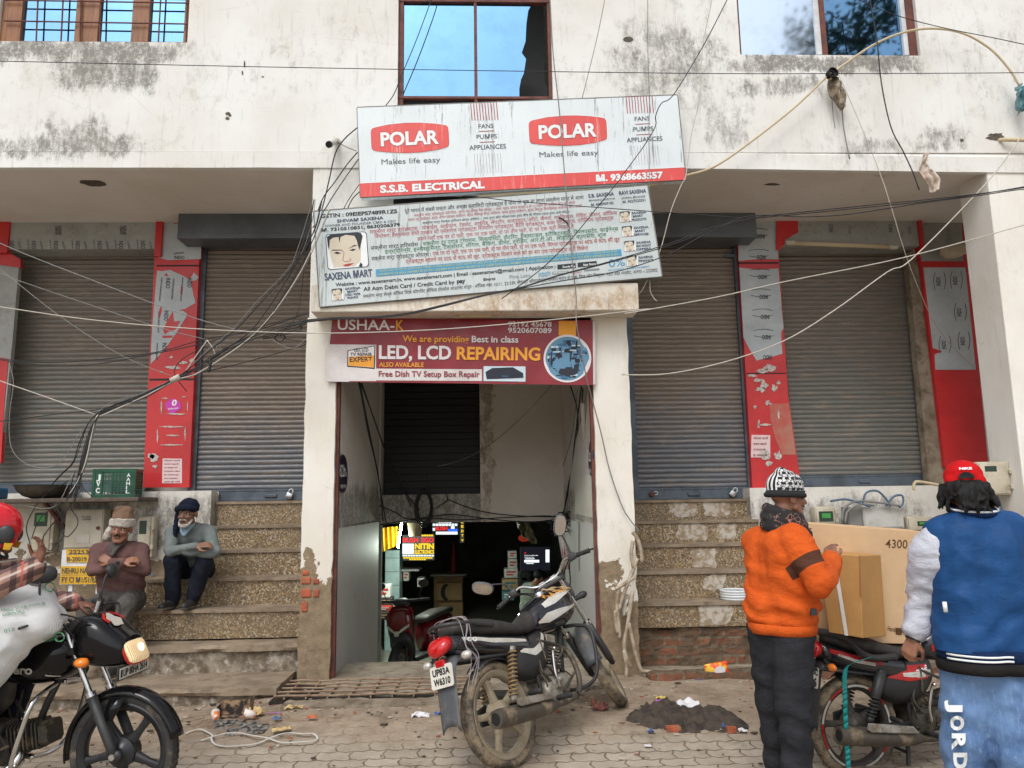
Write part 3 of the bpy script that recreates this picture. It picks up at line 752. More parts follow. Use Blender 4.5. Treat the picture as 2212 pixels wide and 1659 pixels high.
# the passage down to the basement market
pin0,pin1=xpl1,xpr0
q=MB()
q.quad((pin0,F+.25,-.9),(pin0,YB,-.9),(pin0,YB,ZC0+.6),(pin0,F+.25,ZC0+.6))
q.quad((pin1,F+.25,-.9),(pin1,YB,-.9),(pin1,YB,ZC0+.6),(pin1,F+.25,ZC0+.6))
islands(q,'passage_side_wall',m_inner,bld)
zl=P(1000,1128,YB).z
so_=(P(821,900,YB).x,P(1037,900,YB).x,P(930,1068,YB).z,ZC0+.5)
q=MB();holes(q,so_[1],pin1,zl,ZC0+.6,[],YB,.2);q.build('stair_slab',m_slab,bld)
q=MB();holes(q,pin0,so_[1],zl,ZC0+.6,[(max(so_[0],pin0+.02),so_[1]-.004,so_[2],so_[3])],YB,.3)
q.quad((pin0,YB,zl),(pin1,YB,zl),(pin1,YB+.4,zl),(pin0,YB+.4,zl));q.build('passage_end_wall',m_inner,bld)
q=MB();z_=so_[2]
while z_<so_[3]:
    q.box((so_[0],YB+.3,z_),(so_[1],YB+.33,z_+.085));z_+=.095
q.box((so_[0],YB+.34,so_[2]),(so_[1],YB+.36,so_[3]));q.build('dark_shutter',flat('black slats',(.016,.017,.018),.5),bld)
q=MB();q.box((pin0-.02,F+.02,ZC0+.02),(pin1+.02,YB,ZC0+.06));q.build('passage_ceiling',m_inner,bld)
def tilem():
    N=NT('lozenge wall tile')
    a=N.n('TexWave');a.inputs['Scale'].default_value=9;N.l(N.map((1,1,1),(0,0,0),(R(35),0,0)),a.inputs['Vector']);a.bands_direction='Z'
    b=N.n('TexWave');b.inputs['Scale'].default_value=9;N.l(N.map((1,1,1),(0,0,0),(R(-35),0,0)),b.inputs['Vector']);b.bands_direction='Z'
    f=N.math('MAXIMUM',N.ramp(a.outputs['Fac'],.86,.97),N.ramp(b.outputs['Fac'],.86,.97))
    c=N.mix(f,N.mix(N.noise(2,6),srgb(206,202,200),srgb(186,180,176)),srgb(150,144,138))
    c=N.mix(N.ramp(N.noise(3,8,.7),.55,.75,0,.6),c,srgb(150,132,112))
    return N.set(c,.6)
m_tile=tilem()
zti=P(*K9(370,1430),F+1.2).z
q=MB()
q.box((pin0-.05,F+.13,-.9),(pin0+.012,YB-.05,P(727,1142,F+.1).z));q.box((pin1-.012,F+.13,-.9),(pin1+.05,YB-.05,P(727,1142,F+.1).z));islands(q,'wall_tiling',m_tile,bld)
q=MB();q.box((pin0-.03,F+.05,.05),(pin0+.03,F+.12,ZC0));q.box((pin1-.03,F+.05,.05),(pin1+.02,F+.12,ZC0));islands(q,'steel_jamb',m_rust,bld)
# basement room
ZB=-.86
N_=NT('polished basement floor');m_bfl=N_.set(N_.mix(N_.noise(3,6),srgb(186,184,168),srgb(160,156,140)),.3,bump=N_.noise(8,3),bs=.05)
m_bw=pm('dim shop wall',srgb(150,150,142),srgb(120,118,110),1.5,rough=.9)
q=MB();q.box((-5,F+.75,ZB-.1),(6,27,ZB));q.build('basement_floor',m_bfl,bld)
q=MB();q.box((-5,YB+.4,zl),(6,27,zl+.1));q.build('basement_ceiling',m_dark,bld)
q=MB();q.box((-5,YB+.36,ZB),(pin0,YB+.4,zl));q.box((pin1,YB+.36,ZB),(6,YB+.4,zl));q.box((-5.1,YB+.3,ZB),(-5,27,zl));q.box((6,YB+.3,ZB),(6.1,27,zl));q.box((-5,27,ZB),(6,27.1,zl));islands(q,'basement_wall',m_bw,bld)
q=MB();q.box((pin0,F-.55,-.2),(pin1,F+.75,.115));q.build('threshold',m_conc,bld,bevel=.02)
q=MB();q.box((XL,7.2,-.25),(xpl0+.05,8.65,.018));q.build('recess_floor',m_conc,bld)
q=MB();q.box((xpr1-.05,7.2,-.25),(XR,8.65,.085));q.build('recess_floor',m_conc,bld)
# ---------------------------------------------------------------- the two flights of steps
def rblock(mb,x0,x1,y0,y1,z0,z1,amp=.025,st=.032,sd_=0):
    bm=bmesh.new()
    nx,ny,nz=[max(2,int((b-a)/st)) for a,b in ((x0,x1),(y0,y1),(z0,z1))]
    vs={}
    def vert(i,j,k):
        if (i,j,k) not in vs:
            p=V((x0+(x1-x0)*i/nx,y0+(y1-y0)*j/ny,z0+(z1-z0)*k/nz))
            n_=noise.noise_vector(p*3+V((sd_,0,0)))*amp*.6+noise.noise_vector(p*17+V((sd_,3,0)))*amp*.55
            ch_=max(0,noise.noise(p*2.6+V((sd_,7,0)))-.12)*2.2
            e=(i in (0,nx))+(j in (0,ny))+(k in (0,nz))
            if e >= 2:n_+=(V((p.x,(y0+y1)/2,(z0+z1)/2))-p).normalized()*amp*2.2*ch_
            elif j in (0,ny) and amp>.01:n_+=V((0,amp*1.3*ch_*(1 if j==0 else-1),0))
            vs[i,j,k]=bm.verts.new(p+n_)
        return vs[i,j,k]
    for i in range(nx):
        for j in range(ny):
            for k in (0,nz):bm.faces.new([vert(i,j,k),vert(i+1,j,k),vert(i+1,j+1,k),vert(i,j+1,k)])
    for i in range(nx):
        for k in range(nz):
            for j in (0,ny):bm.faces.new([vert(i,j,k),vert(i+1,j,k),vert(i+1,j,k+1),vert(i,j,k+1)])
    for j in range(ny):
        for k in range(nz):
            for i in (0,nx):bm.faces.new([vert(i,j,k),vert(i,j+1,k),vert(i,j+1,k+1),vert(i,j,k+1)])
    bm.verts.index_update()
    mb.add([q.co for q in bm.verts],[[q.index for q in f.verts] for f in bm.faces]);bm.free()
def step(par,x0,x1,yf,yb,zb_,zt,riser=True):
    q=MB();q.box((x0+.012,yf+.022,zb_),(x1,yb,zt-.03));o=q.build('step',m_gran,par)
    q=MB();n_=24
    bz=[noise.noise((x0+i*.9,yf,2))*.004 for i in range(n_+1)]
    for i in range(n_):
        a,b=x0+(x1-x0)*i/n_,x0+(x1-x0)*(i+1)/n_
        q.add([(a,yf+bz[i],zt-.03),(b,yf+bz[i+1],zt-.03),(b,yb,zt-.03),(a,yb,zt-.03),(a,yf+bz[i],zt),(b,yf+bz[i+1],zt),(b,yb,zt),(a,yb,zt)],[(0,1,5,4),(4,5,6,7),(0,3,2,1)])
    q.quad((x0,yf,zt-.03),(x0,yb,zt-.03),(x0,yb,zt),(x0,yf,zt));q.quad((x1,yf,zt-.03),(x1,yb,zt-.03),(x1,yb,zt),(x1,yf,zt))
    q.build('tread',m_tread,o)
sl_=thing('stone_staircase','granite steps with two seated men, ending in broken concrete steps','staircase',group='flights of steps up to the shutters')
xr_=xpl0+.035
LY=[8.70-.28*k for k in range(5)]
lz=[zb2-.004]+[P(x,y,LY[k]).z for k,(x,y) in enumerate(((560,1134.5),(560,1187),(480,1249),(450,1317)),1)]
lx=[sx(466,1100,8.7),sx(462,1140,LY[1]),sx(455,1190,LY[2]),sx(313,1251,LY[3]),sx(275,1320,LY[4])]
for k in range(5):
    step(sl_,lx[k],xr_-(.0 if k<4 else .0),LY[k],LY[k-1]+.03 if k else 8.80,lz[k+1]-.03 if k<4 else lz[4]-.27,lz[k])
m_rough2=pm('eroded mortar face',srgb(146,136,120),srgb(104,92,76),9,.35,.6,dirt=srgb(186,178,166),damt=.40,dscale=13,bump=1.0,bscale=22,rough=.95)
zs5,zs6=lz[4]-.285,P(500,1487,6.73).z
for (x0,x1,yf,yb,zt,sd_) in ((lx[4]-.15,xr_-.03,LY[4]-.27,LY[4]+.5,zs5,1),(lx[4]-.5,sx(600,1485,6.75),6.72,7.45,zs6,5)):
    q=MB();rblock(q,x0+.03,x1-.03,yf+.045,yb,-.15,zt-.055,.016,sd_=sd_);o_=q.build('broken_step',m_rough2,sl_)
    q=MB();rblock(q,x0,x1,yf,yb,zt-.055,zt,.010,sd_=sd_+2);q.build('tread',m_tread,o_)
q=MB();rblock(q,lx[3]-.9,lx[3]+.05,7.35,8.6,-.1,lz[4]-.06,.025,sd_=8)
q.build('side_ledge',m_rough,sl_)
sr_=thing('stone_staircase','granite steps with flaking white paint patches above a brick footing','staircase',group='flights of steps up to the shutters')
xl_=xpr1-.02
RY=[8.70-.28*k for k in range(5)]
rz=[P(1490,1078,S2).z-.004]+[P(x,y,RY[k]).z for k,(x,y) in enumerate(((1500,1124),(1500,1175),(1500,1233),(1500,1301)),1)]
xe=[sx(1622,1100,8.7),sx(1640,1130,RY[1]),sx(1660,1180,RY[2]),sx(1690,1240,RY[3]),sx(1720,1310,RY[4])]
for k in range(5):step(sr_,xl_,xe[k],RY[k],RY[k-1]+.03 if k else 8.80,rz[k+1]-.03 if k<4 else P(1500,1355,RY[4]).z,rz[k])
q=MB();rblock(q,xl_+.02,xe[4]-.02,RY[4]+.05,RY[4]+.9,.02,P(1500,1355,RY[4]).z,.035,sd_=3);q.build('brick_footing',m_bwall,sr_)
q=MB()  # patches of old white paint on the risers
for k,(x0,y0,x1,y1,Y_) in enumerate(((1447,1084,1508,1117,RY[0]),(1518,1084,1576,1115,RY[0]),(1465,1132,1527,1166,RY[1]),(1548,1132,1590,1164,RY[1]),(1494,1187,1545,1224,RY[2]),(1520,1243,1568,1273,RY[3]),(1512,1306,1580,1350,RY[4]))):
    n_=22;pts=[]
    for i in range(n_):
        t=i*2*math.pi/n_;r_=.5*(1+.35*noise.noise((math.cos(t)*2,math.sin(t)*2,k*3.3)))
        c_,s_=math.cos(t),math.sin(t);kk=max(abs(c_),abs(s_))
        pts.append(((x0+x1)/2+(x1-x0)*r_*c_/kk,(y0+y1)/2+(y1-y0)*r_*s_/kk))
    q.prism([P(*t,Y_+.020) for t in pts],(0,.004,0))
islands(q,'paint_patch',pm('flaked white paint',srgb(184,176,164),srgb(146,128,104),16,.42,.6,rough=.9),sr_)
# drain in front: low brick edge, grating
dr=thing('drain_grating','rusty iron bar grating over the drain in front of the passage','grating')
q=MB()
y0_=PZ(700,1513,.11).y;y1_=PZ(700,1480,.11).y
gx0,gx1=PZ(607,1500,.11).x,PZ(1010,1500,.11).x
for j in range(5):
    yy=y0_+(y1_-y0_)*j/4
    q.tube([(gx0+(gx1-gx0)*i/16,yy+.012*noise.noise((i*.4,j,0)),.150+.010*noise.noise((i*.5,j,5))) for i in range(17)],.009,6)
for i in range(9):
    xx=gx0+(gx1-gx0)*(i+.5)/9;q.box((xx-.006,y0_-.01,.125),(xx+.006,y1_+.01,.142))
q.build('grate_bars',pm('rusty iron',srgb(150,128,106),srgb(120,92,72),12,rough=.85,dirt=srgb(146,128,106),damt=.45,dscale=8,bump=.4),dr)
q=MB();q.box((gx0-.03,y0_-.02,.0),(gx1+.6,y1_+.02,.113));q.build('drain_bed',pm('shade darkened drain mud',srgb(40,32,27),srgb(24,20,17),6,rough=.6,bump=.5),dr)  # shallow bed blackened to paint the shade in the gaps between the bars
q=MB();rblock(q,gx0+.12,P(1000,1530,6).x,y0_-.24,y0_-.02,-.1,.125,.018,sd_=9)
tag(q.build('concrete_kerb',m_conc),'cracked concrete kerb in front of the iron grating','kerb')
q=MB();rblock(q,xl_+.05,xpier+.3,6.95,7.12,-.1,.16,.02,sd_=12)
ob=q.build('drain_wall',m_bwall);tag(ob,'low brick drain wall below the pipes right of the passage','low wall')
q=MB();c=P(1432,1489,6.93);q.lathe([(.0,.02),(.052,.02),(.052,-.02),(.062,-.02),(.062,.03)],c,(0,1,0),20);q.build('drain_hole',m_black,ob)

# ---------------------------------------------------------------- signs
def signmat(name,col,streak=srgb(92,98,98),amt=.8,rough=.45):
    N=NT(name);X=N.xyz()
    s1=N.noise(26,4,.6,N.map((1,1,.035)));s2=N.noise(70,3,.5,N.map((1,1,.05)))
    pt=N.noise(1.3,3,.5,N.map((1.3,1,.5),(2.2,0,0)))
    br=N.ramp(N.noise(9,5,.7,N.map((3,1,.8))),.38,.6)
    k=N.math('MULTIPLY',N.ramp(N.math('ADD',N.math('MULTIPLY',s1,.62),N.math('MULTIPLY',s2,.38)),.545,.60),N.ramp(pt,.40,.62,.3,1))
    k=N.math('MULTIPLY',k,br)
    c=N.mix(N.ramp(N.noise(2,5,.6),.3,.75),col,tuple(x*.9 for x in col))
    c=N.mix(N.ramp(N.noise(60,3,.6,N.map((1,1,.2))),.5,.8,0,.25),c,tuple(x*.75 for x in col))
    return N.set(N.mix(N.math('MULTIPLY',k,amt),c,streak),rough)
c_white=srgb(218,226,229)
m_sgw=signmat('weathered white flex',c_white)
m_sgr=signmat('weathered red flex',srgb(216,76,72),srgb(240,210,200),.45)
m_sgdk=flat('sign dark grey ink',srgb(78,86,88),.5)
m_inkw=flat('sign white ink',srgb(226,230,230),.5)
m_frame=pm('galvanised sign edge',srgb(120,122,120),srgb(96,96,92),6,rough=.5,metal=.3,dirt=srgb(100,90,78),damt=.35)
K12,K13=crop(1400,350,700),crop(2050,350,700)
k7=700/2212*W0/4096;k16=1600/2212*W0/4096;k14=1400/2212*W0/4096
YP=7.06
pl_=thing('shop_sign','large red and white electrical shop sign hung crooked below the middle window','sign')
cor=[(772,233),(1463,206),(1481,388),(779,426)]
q=MB();q.prism([P(*t,YP) for t in cor],(0,.09,0));q.build('sign_face',m_sgw,pl_)
q=MB();q.prism([P(*K12(118,1212),YP-.002),P(*K13(2178,1008),YP-.002),P(*cor[2],YP-.002),P(*cor[3],YP-.002)],(0,.002,0));q.build('red_band',m_sgr,pl_)
q=MB()
for a,b in ((0,1),(1,2),(2,3),(3,0)):q.tube([P(*cor[a],YP+.01),P(*cor[b],YP+.01)],.011,4)
q.build('sign_frame',m_frame,pl_)
badge=[(262,560),(270,530),(295,510),(400,486),(500,466),(700,446),(860,443),(1050,454),(1180,470),(1220,480),(1240,505),(1247,560),(1253,700),(1250,735),(1225,755),(1100,790),(900,820),(700,830),(500,822),(330,805),(290,795),(272,765),(266,680)]
def grow(pts,f):
    cx=sum(p[0] for p in pts)/len(pts);cy=sum(p[1] for p in pts)/len(pts)
    return [(cx+(p[0]-cx)*(1+f*.42),cy+(p[1]-cy)*(1+f)) for p in pts]
b1,b2,b3,ln,dk,wh,wl=MB(),MB(),MB(),MB(),MB(),MB(),MB()
for K,dx,dy in ((K12,0,0),(K13,-57,-91)):
    mv=lambda p:K(p[0]+dx,p[1]+dy)
    poly(wl,[mv(p) for p in grow(badge,.045)],YP-.0015);poly(b2,[mv(p) for p in badge],YP-.003);poly(b1,[mv(p) for p in grow(badge,-.02)],YP-.0045)
    txt(b3,'POLAR',mv((385,738)),mv((1130,706)),168*k7,YP-.006,.055)
    txt(wh,'POLAR',mv((390,736)),mv((1126,704)),164*k7,YP-.0075,.035)
    txt(dk,'Makes life easy',mv((398,972)),mv((1142,942)),66*k7,YP-.003,.0)
for K,a in ((K12,((1625,518,1815,508,'FANS',54),(1600,650,1858,640,'PUMPS',54),(1508,790,1972,768,'APPLIANCES',58))),(K13,((1545,424,1735,413,'FANS',54),(1527,555,1780,543,'PUMPS',54),(1443,692,1897,670,'APPLIANCES',56)))):
    for x0,y0,x1,y1,s,h in a:txt(dk,s,K(x0,y0),K(x1,y1),h*k7,YP-.003,.008)
def bars(mb,K,x0,x1,y0,y1,n_,wd,dx=20,dy=-8):
    for i in range(n_):
        x=x0+(x1-x0)*i/(n_-1);yy=y0+(dy if dy else 0)*i/(n_-1)
        poly(mb,[K(x-wd,yy),K(x+wd,yy),K(x+dx+wd,y1+dy*i/(n_-1)),K(x+dx-wd,y1+dy*i/(n_-1))],YP-.003)
th=MB()
bars(ln,K12,1524,1850,196,418,10,5);bars(ln,K13,1434,1762,106,328,10,5)
bars(th,K12,1570,1900,836,1085,10,2.2);bars(th,K13,1506,1835,740,985,10,2.2,24)
for K,x0,y0,x1,y1 in ((K12,1630,555,1820,545),(K12,1638,692,1830,684),(K13,1553,464,1740,454),(K13,1566,598,1750,589)):
    poly(ln,[K(x0,y0-4),K(x1,y1-4),K(x1,y1+4),K(x0,y0+4)],YP-.003)
poly(wl,[K12(118,1204),K13(2176,1000),K13(2177,1009),K12(118,1213)],YP-.0035)
txt(b3,'S.S.B. ELECTRICAL',K12(378,1330),K12(1708,1270),92*k7,YP-.0035,.06);txt(wh,'S.S.B. ELECTRICAL',K12(382,1329),K12(1704,1269),89*k7,YP-.005,.045)
txt(b3,'M. 9368663557',K13(1053,1186),K13(1908,1142),80*k7,YP-.0035,.06);txt(wh,'M. 9368663557',K13(1057,1185),K13(1904,1141),77*k7,YP-.005,.045)
m_mar=flat('dark red ink',srgb(160,70,72))
for mb,nm,mt in ((b2,'badge_outline',m_mar),(b1,'badge',m_sgr),(b3,'letter_outline',m_mar),(wh,'lettering',m_inkw),(dk,'lettering',m_sgdk),(ln,'stripes',m_mar),(th,'stripes',flat('faint stripes',srgb(160,150,148))),(wl,'white_outline',m_inkw)):
    (islands(mb,nm,mt,pl_) if nm in ('badge','badge_outline') else mb.build(nm,mt,pl_))

YS=6.92
def dev(s):  # the short i is written before its consonants
    out=[]
    for ch in s:
        if ch=='\u093f':
            i=len(out)-1
            while i >= 2 and out[i-1]=='\u094d':i-=2
            out.insert(max(i,0),ch)
        else:out.append(ch)
    return ''.join(out)
sg_=thing('shop_sign','pale crooked box sign crowded with small lines of Hindi lettering and a drawn portrait','sign')
K10,K11=crop(1240,780,700),crop(1940,720,740)
cor=[K10(48,207),K11(1945,60),K11(2118,1150),K10(122,1412)]
q=MB();q.prism([P(*t,YS) for t in cor],(0,.3,0));q.build('sign_box',signmat('dusty white flex',srgb(194,203,203),srgb(126,126,120),.7),sg_)
q=MB()
for a,b in ((0,1),(1,2),(3,0)):q.tube([P(*cor[a],YS+.004),P(*cor[b],YS+.004)],.008,4)
q.prism([P(*cor[3],YS+.006)+V((0,0,-.003)),P(*cor[2],YS+.006)+V((0,0,-.003)),P(*cor[2],YS+.006)+V((0,.29,-.003)),P(*cor[3],YS+.006)+V((0,.29,-.003))],(0,0,-.006))
q.build('sign_frame',pm('dusty tin',srgb(124,124,118),srgb(104,102,96),5,rough=.6,dirt=srgb(100,90,76),damt=.4),sg_)
cols=dict(d=(40,46,52),b=(62,72,96),p=(176,84,96),r=(170,52,48),g=(36,116,78),y=(196,190,110),l=(128,136,138),s=(70,150,190))
sm={k:MB() for k in cols}
def T(c,s,x0,y0,x1,y1,h,b=.004,K=K2,kk=k16):txt(sm[c],dev(s),K(x0,y0),K(x1,y1),h*kk,YS-.003 if c != 'y' else YS-.005,b if any('a'<ch<'z' or 'A'<ch<'Z' for ch in s) else 0)
T('d','GSTIN : 09EIEPS7489R1ZS',115,1205,538,1177,20,.03);T('b','SHIVAM SAXENA',205,1231,462,1212,17,.03)
T('b','OWNER AND FOUNDER CMD & CEO',138,1256,530,1229,13);T('d','M. 7310510831, 8630206379',118,1281,553,1250,17,.03)
T('d','पूरे भारत में सबसे सस्ता और अच्छा क्वालिटी प्रोडक्ट्स है पाना तो चूक ना जाना सक्सैना मार्ट में आना',580,1177,1570,1100,20)
T('p','सक्सैना मार्ट प्रोडक्ट्स केटेगरीज : ब्रांड न्यू सील्ड पैक बॉक्स, 1 साल, ब्रांड ओपन बाक्स 6 से 12 महीने की सर्विस सेंटर की वॉरंटी',632,1198,1522,1127,14)
T('p','ब्रांड न्यू कंडीशन, ब्रांड ओपन बाक्स कंडीशन, ब्रांड सैकेन्ड हैन्ड कंडीशन, ब्रांड यूज्ड कंडीशन, ब्रांड रिन्यूड रिफर्बिश्ड कंडीशन बिना वारंटी',600,1222,1560,1145,14)
T('d','सक्सैना मार्ट फिक्स कमिशन बोनस इंसेंटिव – 200 रूपए छोटे मॉडल/500 रूपए बीच के मॉडल/1000 रूपए ऊंचे मॉडल',678,1239,1490,1176,12)
T('p','सक्सैना मार्ट प्रोडक्ट्स : मोबाईल, आईफोन, टेबलेट, आईपैड, लैपटॉप, कम्प्यूटर, ऑटो, कैमरा, म्यूजिकल, गेमिंग, फैशन, ऑफिस',385,1292,1755,1186,20)
T('p','वियरेबल, हैल्थकेयर सभी प्रकार की एसेसरीज प्रोडक्ट्स रिपेयरिंग प्रोडक्ट्स, बैटरी प्रोडक्ट्स, कवर प्रोडक्ट्स, प्रीमियम प्रोडक्ट्स',412,1317,1735,1214,20)
T('p','हमारे यहाँ एक पर दो फ्री, एक पर एक फ्री, दो पर तीन फ्री, दो पर एक फ्री मिलता है',650,1331,1515,1260,20)
T('d','सक्सैना मार्ट सर्विसेस :',392,1382,668,1360,21);T('g','सक्सैना टूर एण्ड ट्रेवल्स, सिक्योरिटी, कैटरिंग, टैक्सटाइल, इलैक्ट्रिकल, रियलएस्टेट, फाईनेन्स',680,1358,1762,1275,21,.02)
T('g','इन्श्योरेन्स, इनवैस्टमैन्ट, टैक्सेशन, लीगल, बैंकिंग, डीमेट, ट्रेडिंग, आर.टी.ओ., लाईटिंग, क्लासेस, शूज',470,1402,1695,1307,21,.02)
T('d','सक्सैना मार्ट प्रोडक्ट्स ऑफर्स :',396,1441,724,1416,21);T('r','एक पर दो फ्री, एक पर एक फ्री, दो पर तीन फ्री, दो पर एक फ्री, सिंगल प्रोडक्ट्स पर 40% से 90% की छूट',734,1413,1770,1333,21,.02)
T('r','प्रोडक्ट्स बदलने पर 50% से 90% की छूट, प्रोडक्ट्स दिलाने वाले को हर बार एक प्रोडक्ट्स फ्री मिलेगा',585,1457,1595,1381,21,.02)
poly(sm['s'],[K2(418,1490),K2(1775,1378),K2(1780,1414),K2(422,1530)],YS-.003)
T('y','सक्सैना मार्ट की तरफ से आपको एप्पल आईफोन के मॉडल के हिसाब से एप्पल आईफोन की 2500 रूपए से 10000 रूपए की एप्पल आईफोन एसेसरीज फ्री मिलेगी सक्सैना मार्ट की तरफ से आपको एप्पल आईफोन का नया बॉक्स',440,1504,1755,1394,11)
T('y','4000 MRP का नया चार्जर, 1900 MRP की नया केबल, 2500 MRP का नया इयरफोन, 800 MRP का नया प्राईवेसी टेम्पर्ड ग्लास, 400 MRP का नया कवर, मोजीपिन सेट, चारकोल, नया बिल मिलेगा मॉडल सीरियल आईएमईआई नंबर के साथ',432,1524,1760,1412,11)
T('d','Website : www.saxenamart.in, www.saxenamart.com | Email : saxenamart@gmail.com | Application :',197,1584,1415,1481,19,.02)
T('d','All Atm Debit Card / Credit Card by',352,1609,855,1569,21,.02);T('d','pay',868,1566,915,1562,22,.04)
T('d','सक्सेना मार्ट सेल्स ऑफिस रिटेल कॉरपोरेट ऑफिस होलसेल आउटलेट शोरूम : ऑफिस नंबर 10/11, 23/339, नोवल्टी कॉम्पलेक्स, समसंग स्टोर के पास, विज ओग मिष्ठान भंडार शाह मार्केट, आगरा – 232002',350,1647,1978,1501,18)
T('b','SAXENA MART',138,1551,402,1526,38,.03)
for i,s in enumerate(('SAXENA','MART','CARD / PAPER','FINANCE')):T('b',s,250+(12 if i in (1,3) else 0),1603+i*17,335-(14 if i in (1,3) else 0),1596+i*17,12,.03)
T('b','S.B. SAXENA',1595,1093,1737,1080,19,.03);T('b','MANAGING DIRECTOR',1598,1115,1742,1103,11);T('b','M. 8420959182',1610,1140,1735,1128,14,.02)
T('b','RAVI SAXENA',1765,1078,1915,1064,20,.03);T('b','GENERAL MANAGER',1778,1102,1910,1090,11);T('b','M. 9027320251',1785,1124,1910,1112,14,.02)
for i,ss in enumerate((('SAXENA','MART','PRODUCTS'),('SAXENA','MART','SERVICES'),('SAXENA','MART PRODUCT','OFFERS'),('SAXENA','FINANCE'))):
    for j,s in enumerate(ss):T('b',s,1835+i*13+(6 if s=='MART' else 0),1184+i*82+j*19,1915+i*13-(18 if s=='MART' else 0),1178+i*82+j*19,12,.03)
T('d','Bharat',1015,1553,1082,1546,15,.02);T('l','Pine Labs',1160,1541,1275,1530,19);T('s','0%',1710,1478,1798,1468,44,.05);T('s','FINSERV',1320,1532,1385,1525,10);T('s','BAJAJ',1320,1519,1385,1510,11)
T('p','HOME CREDIT',1498,1515,1560,1508,10);T('s','0% INTEREST   DOWN PAYMENT',1705,1500,1935,1478,10)
def pp(c,K,pts,e=.003):poly(sm[c],[K(*p) for p in pts],YS-e)
wt=MB()
pp('d',K2,[(1423,1464),(1524,1455),(1525,1482),(1424,1490)]);pp('d',K2,[(1535,1452),(1640,1443),(1641,1470),(1536,1478)]);pp('l',K2,[(1395,1504),(1484,1497),(1485,1511),(1396,1518)]);pp('l',K2,[(1570,1490),(1655,1483),(1656,1493),(1571,1500)])
txt(wt,'Google Play',K2(1452,1482),K2(1522,1476),12*k16,YS-.0045,.02);txt(wt,'App Store',K2(1565,1470),K2(1636,1464),12*k16,YS-.0045,.02);txt(wt,'HDB FINANCIAL',K2(1402,1514),K2(1480,1508),9*k16,YS-.0045,.02)
sk=MB()
def portrait(mp,small=False):
    f=lambda pts:[mp(*p) for p in pts]
    def ring(o_,w_):
        cx,cy=470,700
        return [(cx+(p[0]-cx)*w_,cy+(p[1]-cy)*w_) for p in o_]
    fr_=[(195,540),(200,515),(220,497),(660,462),(700,466),(718,490),(745,870),(738,895),(715,910),(265,945),(235,940),(220,915)]
    poly(sm['b'],f(fr_),YS-.003);poly(wt,f(ring(fr_,.965)),YS-.004)
    poly(sk,f([(245,560),(300,520),(420,505),(560,505),(600,600),(645,700),(640,830),(560,900),(300,915),(255,760)]),YS-.0048)
    poly(sm['d'],f([(212,530),(260,500),(420,486),(600,474),(640,478),(665,520),(640,640),(632,700),(610,650),(590,570),(560,515),(450,502),(385,530),(372,610),(362,530),(290,540),(250,570),(242,700),(225,640)]),YS-.0056)
    for pts in ([(265,715),(290,690),(400,690),(405,700),(290,704)],[(480,680),(560,630),(605,640),(560,648)],[(300,735),(340,715),(395,735),(345,748)],[(495,700),(540,680),(585,685),(545,708)],[(615,905),(640,850),(665,880),(660,905)]):poly(sm['d'],f(pts),YS-.0056)
    poly(sm['r'],f([(412,885),(480,868),(560,860),(500,895),(450,905)]),YS-.0056)
    for pts in ([(395,700),(430,720),(425,780),(412,820),(430,838),(490,842),(520,815),(500,800)],):
        for a,b in zip(pts,pts[1:]):
            d_=V((b[0]-a[0],b[1]-a[1]));n_=V((-d_.y,d_.x)).normalized()*3.4
            poly(sm['r'],f([(a[0]-n_.x,a[1]-n_.y),(b[0]-n_.x,b[1]-n_.y),(b[0]+n_.x,b[1]+n_.y),(a[0]+n_.x,a[1]+n_.y)]),YS-.0056)
portrait(lambda x,y:K10(x,y))
portrait(lambda x,y:K10(268+(x-195)*.30,1180+(y-470)*.335))
for i in range(4):portrait(lambda x,y:K11(1605+i*27+(x-195)*.275,372+i*176+(y-470)*.28))
for k,c in cols.items():sm[k].build('lettering' if k != 's' else 'blue_print',flat('sign ink '+k,srgb(*c),.6),sg_)
wt.build('white_print',m_inkw,sg_);sk.build('portrait_face',flat('portrait skin',srgb(206,196,176)),sg_)
q=MB()  # black strip painted for the dark of the opening behind the signs
q.box((P(850,440,F).x,F-.004,P(850,462,F).z),(P(1260,440,F).x,F+.002,P(1000,425,F).z));q.build('gap_shade_strip',m_black,bld)

# the printed banner over the passage
YBN=7.21
bn=thing('repair_banner','maroon printed television repair banner stretched across the passage','banner')
def yb(px,py):return YBN-.005*noise.noise((px*.02,py*.03,0))-.010*abs(math.sin((px-700)/70))*max(0,(py-790)/40)
def sb(eps):return lambda a,b:P(a,b,yb(a,b)-eps)
def bgrid(mb,pts,eps,nu=60,nv=14):  # quad given by four photo points, sampled so that it follows the cloth
    a,b,c,d=pts
    f=sb(eps)
    mb.grid(lambda u_,v_:f((a[0]*(1-u_)+b[0]*u_)*(1-v_)+(d[0]*(1-u_)+c[0]*u_)*v_,(a[1]*(1-u_)+b[1]*u_)*(1-v_)+(d[1]*(1-u_)+c[1]*u_)*v_),nu,nv)
m_mrn=pm('maroon banner vinyl',srgb(140,30,40),srgb(126,26,36),3,rough=.38,dirt=srgb(160,84,80),damt=.2,dscale=8)
m_bwh=pm('white banner vinyl',srgb(214,208,206),srgb(196,188,186),3,rough=.4)
q=MB();bgrid(q,[K9(205,112),K9(1856,128),K9(1868,538),K9(163,516)],0);q.build('banner_cloth',m_mrn,bn,smooth=True)
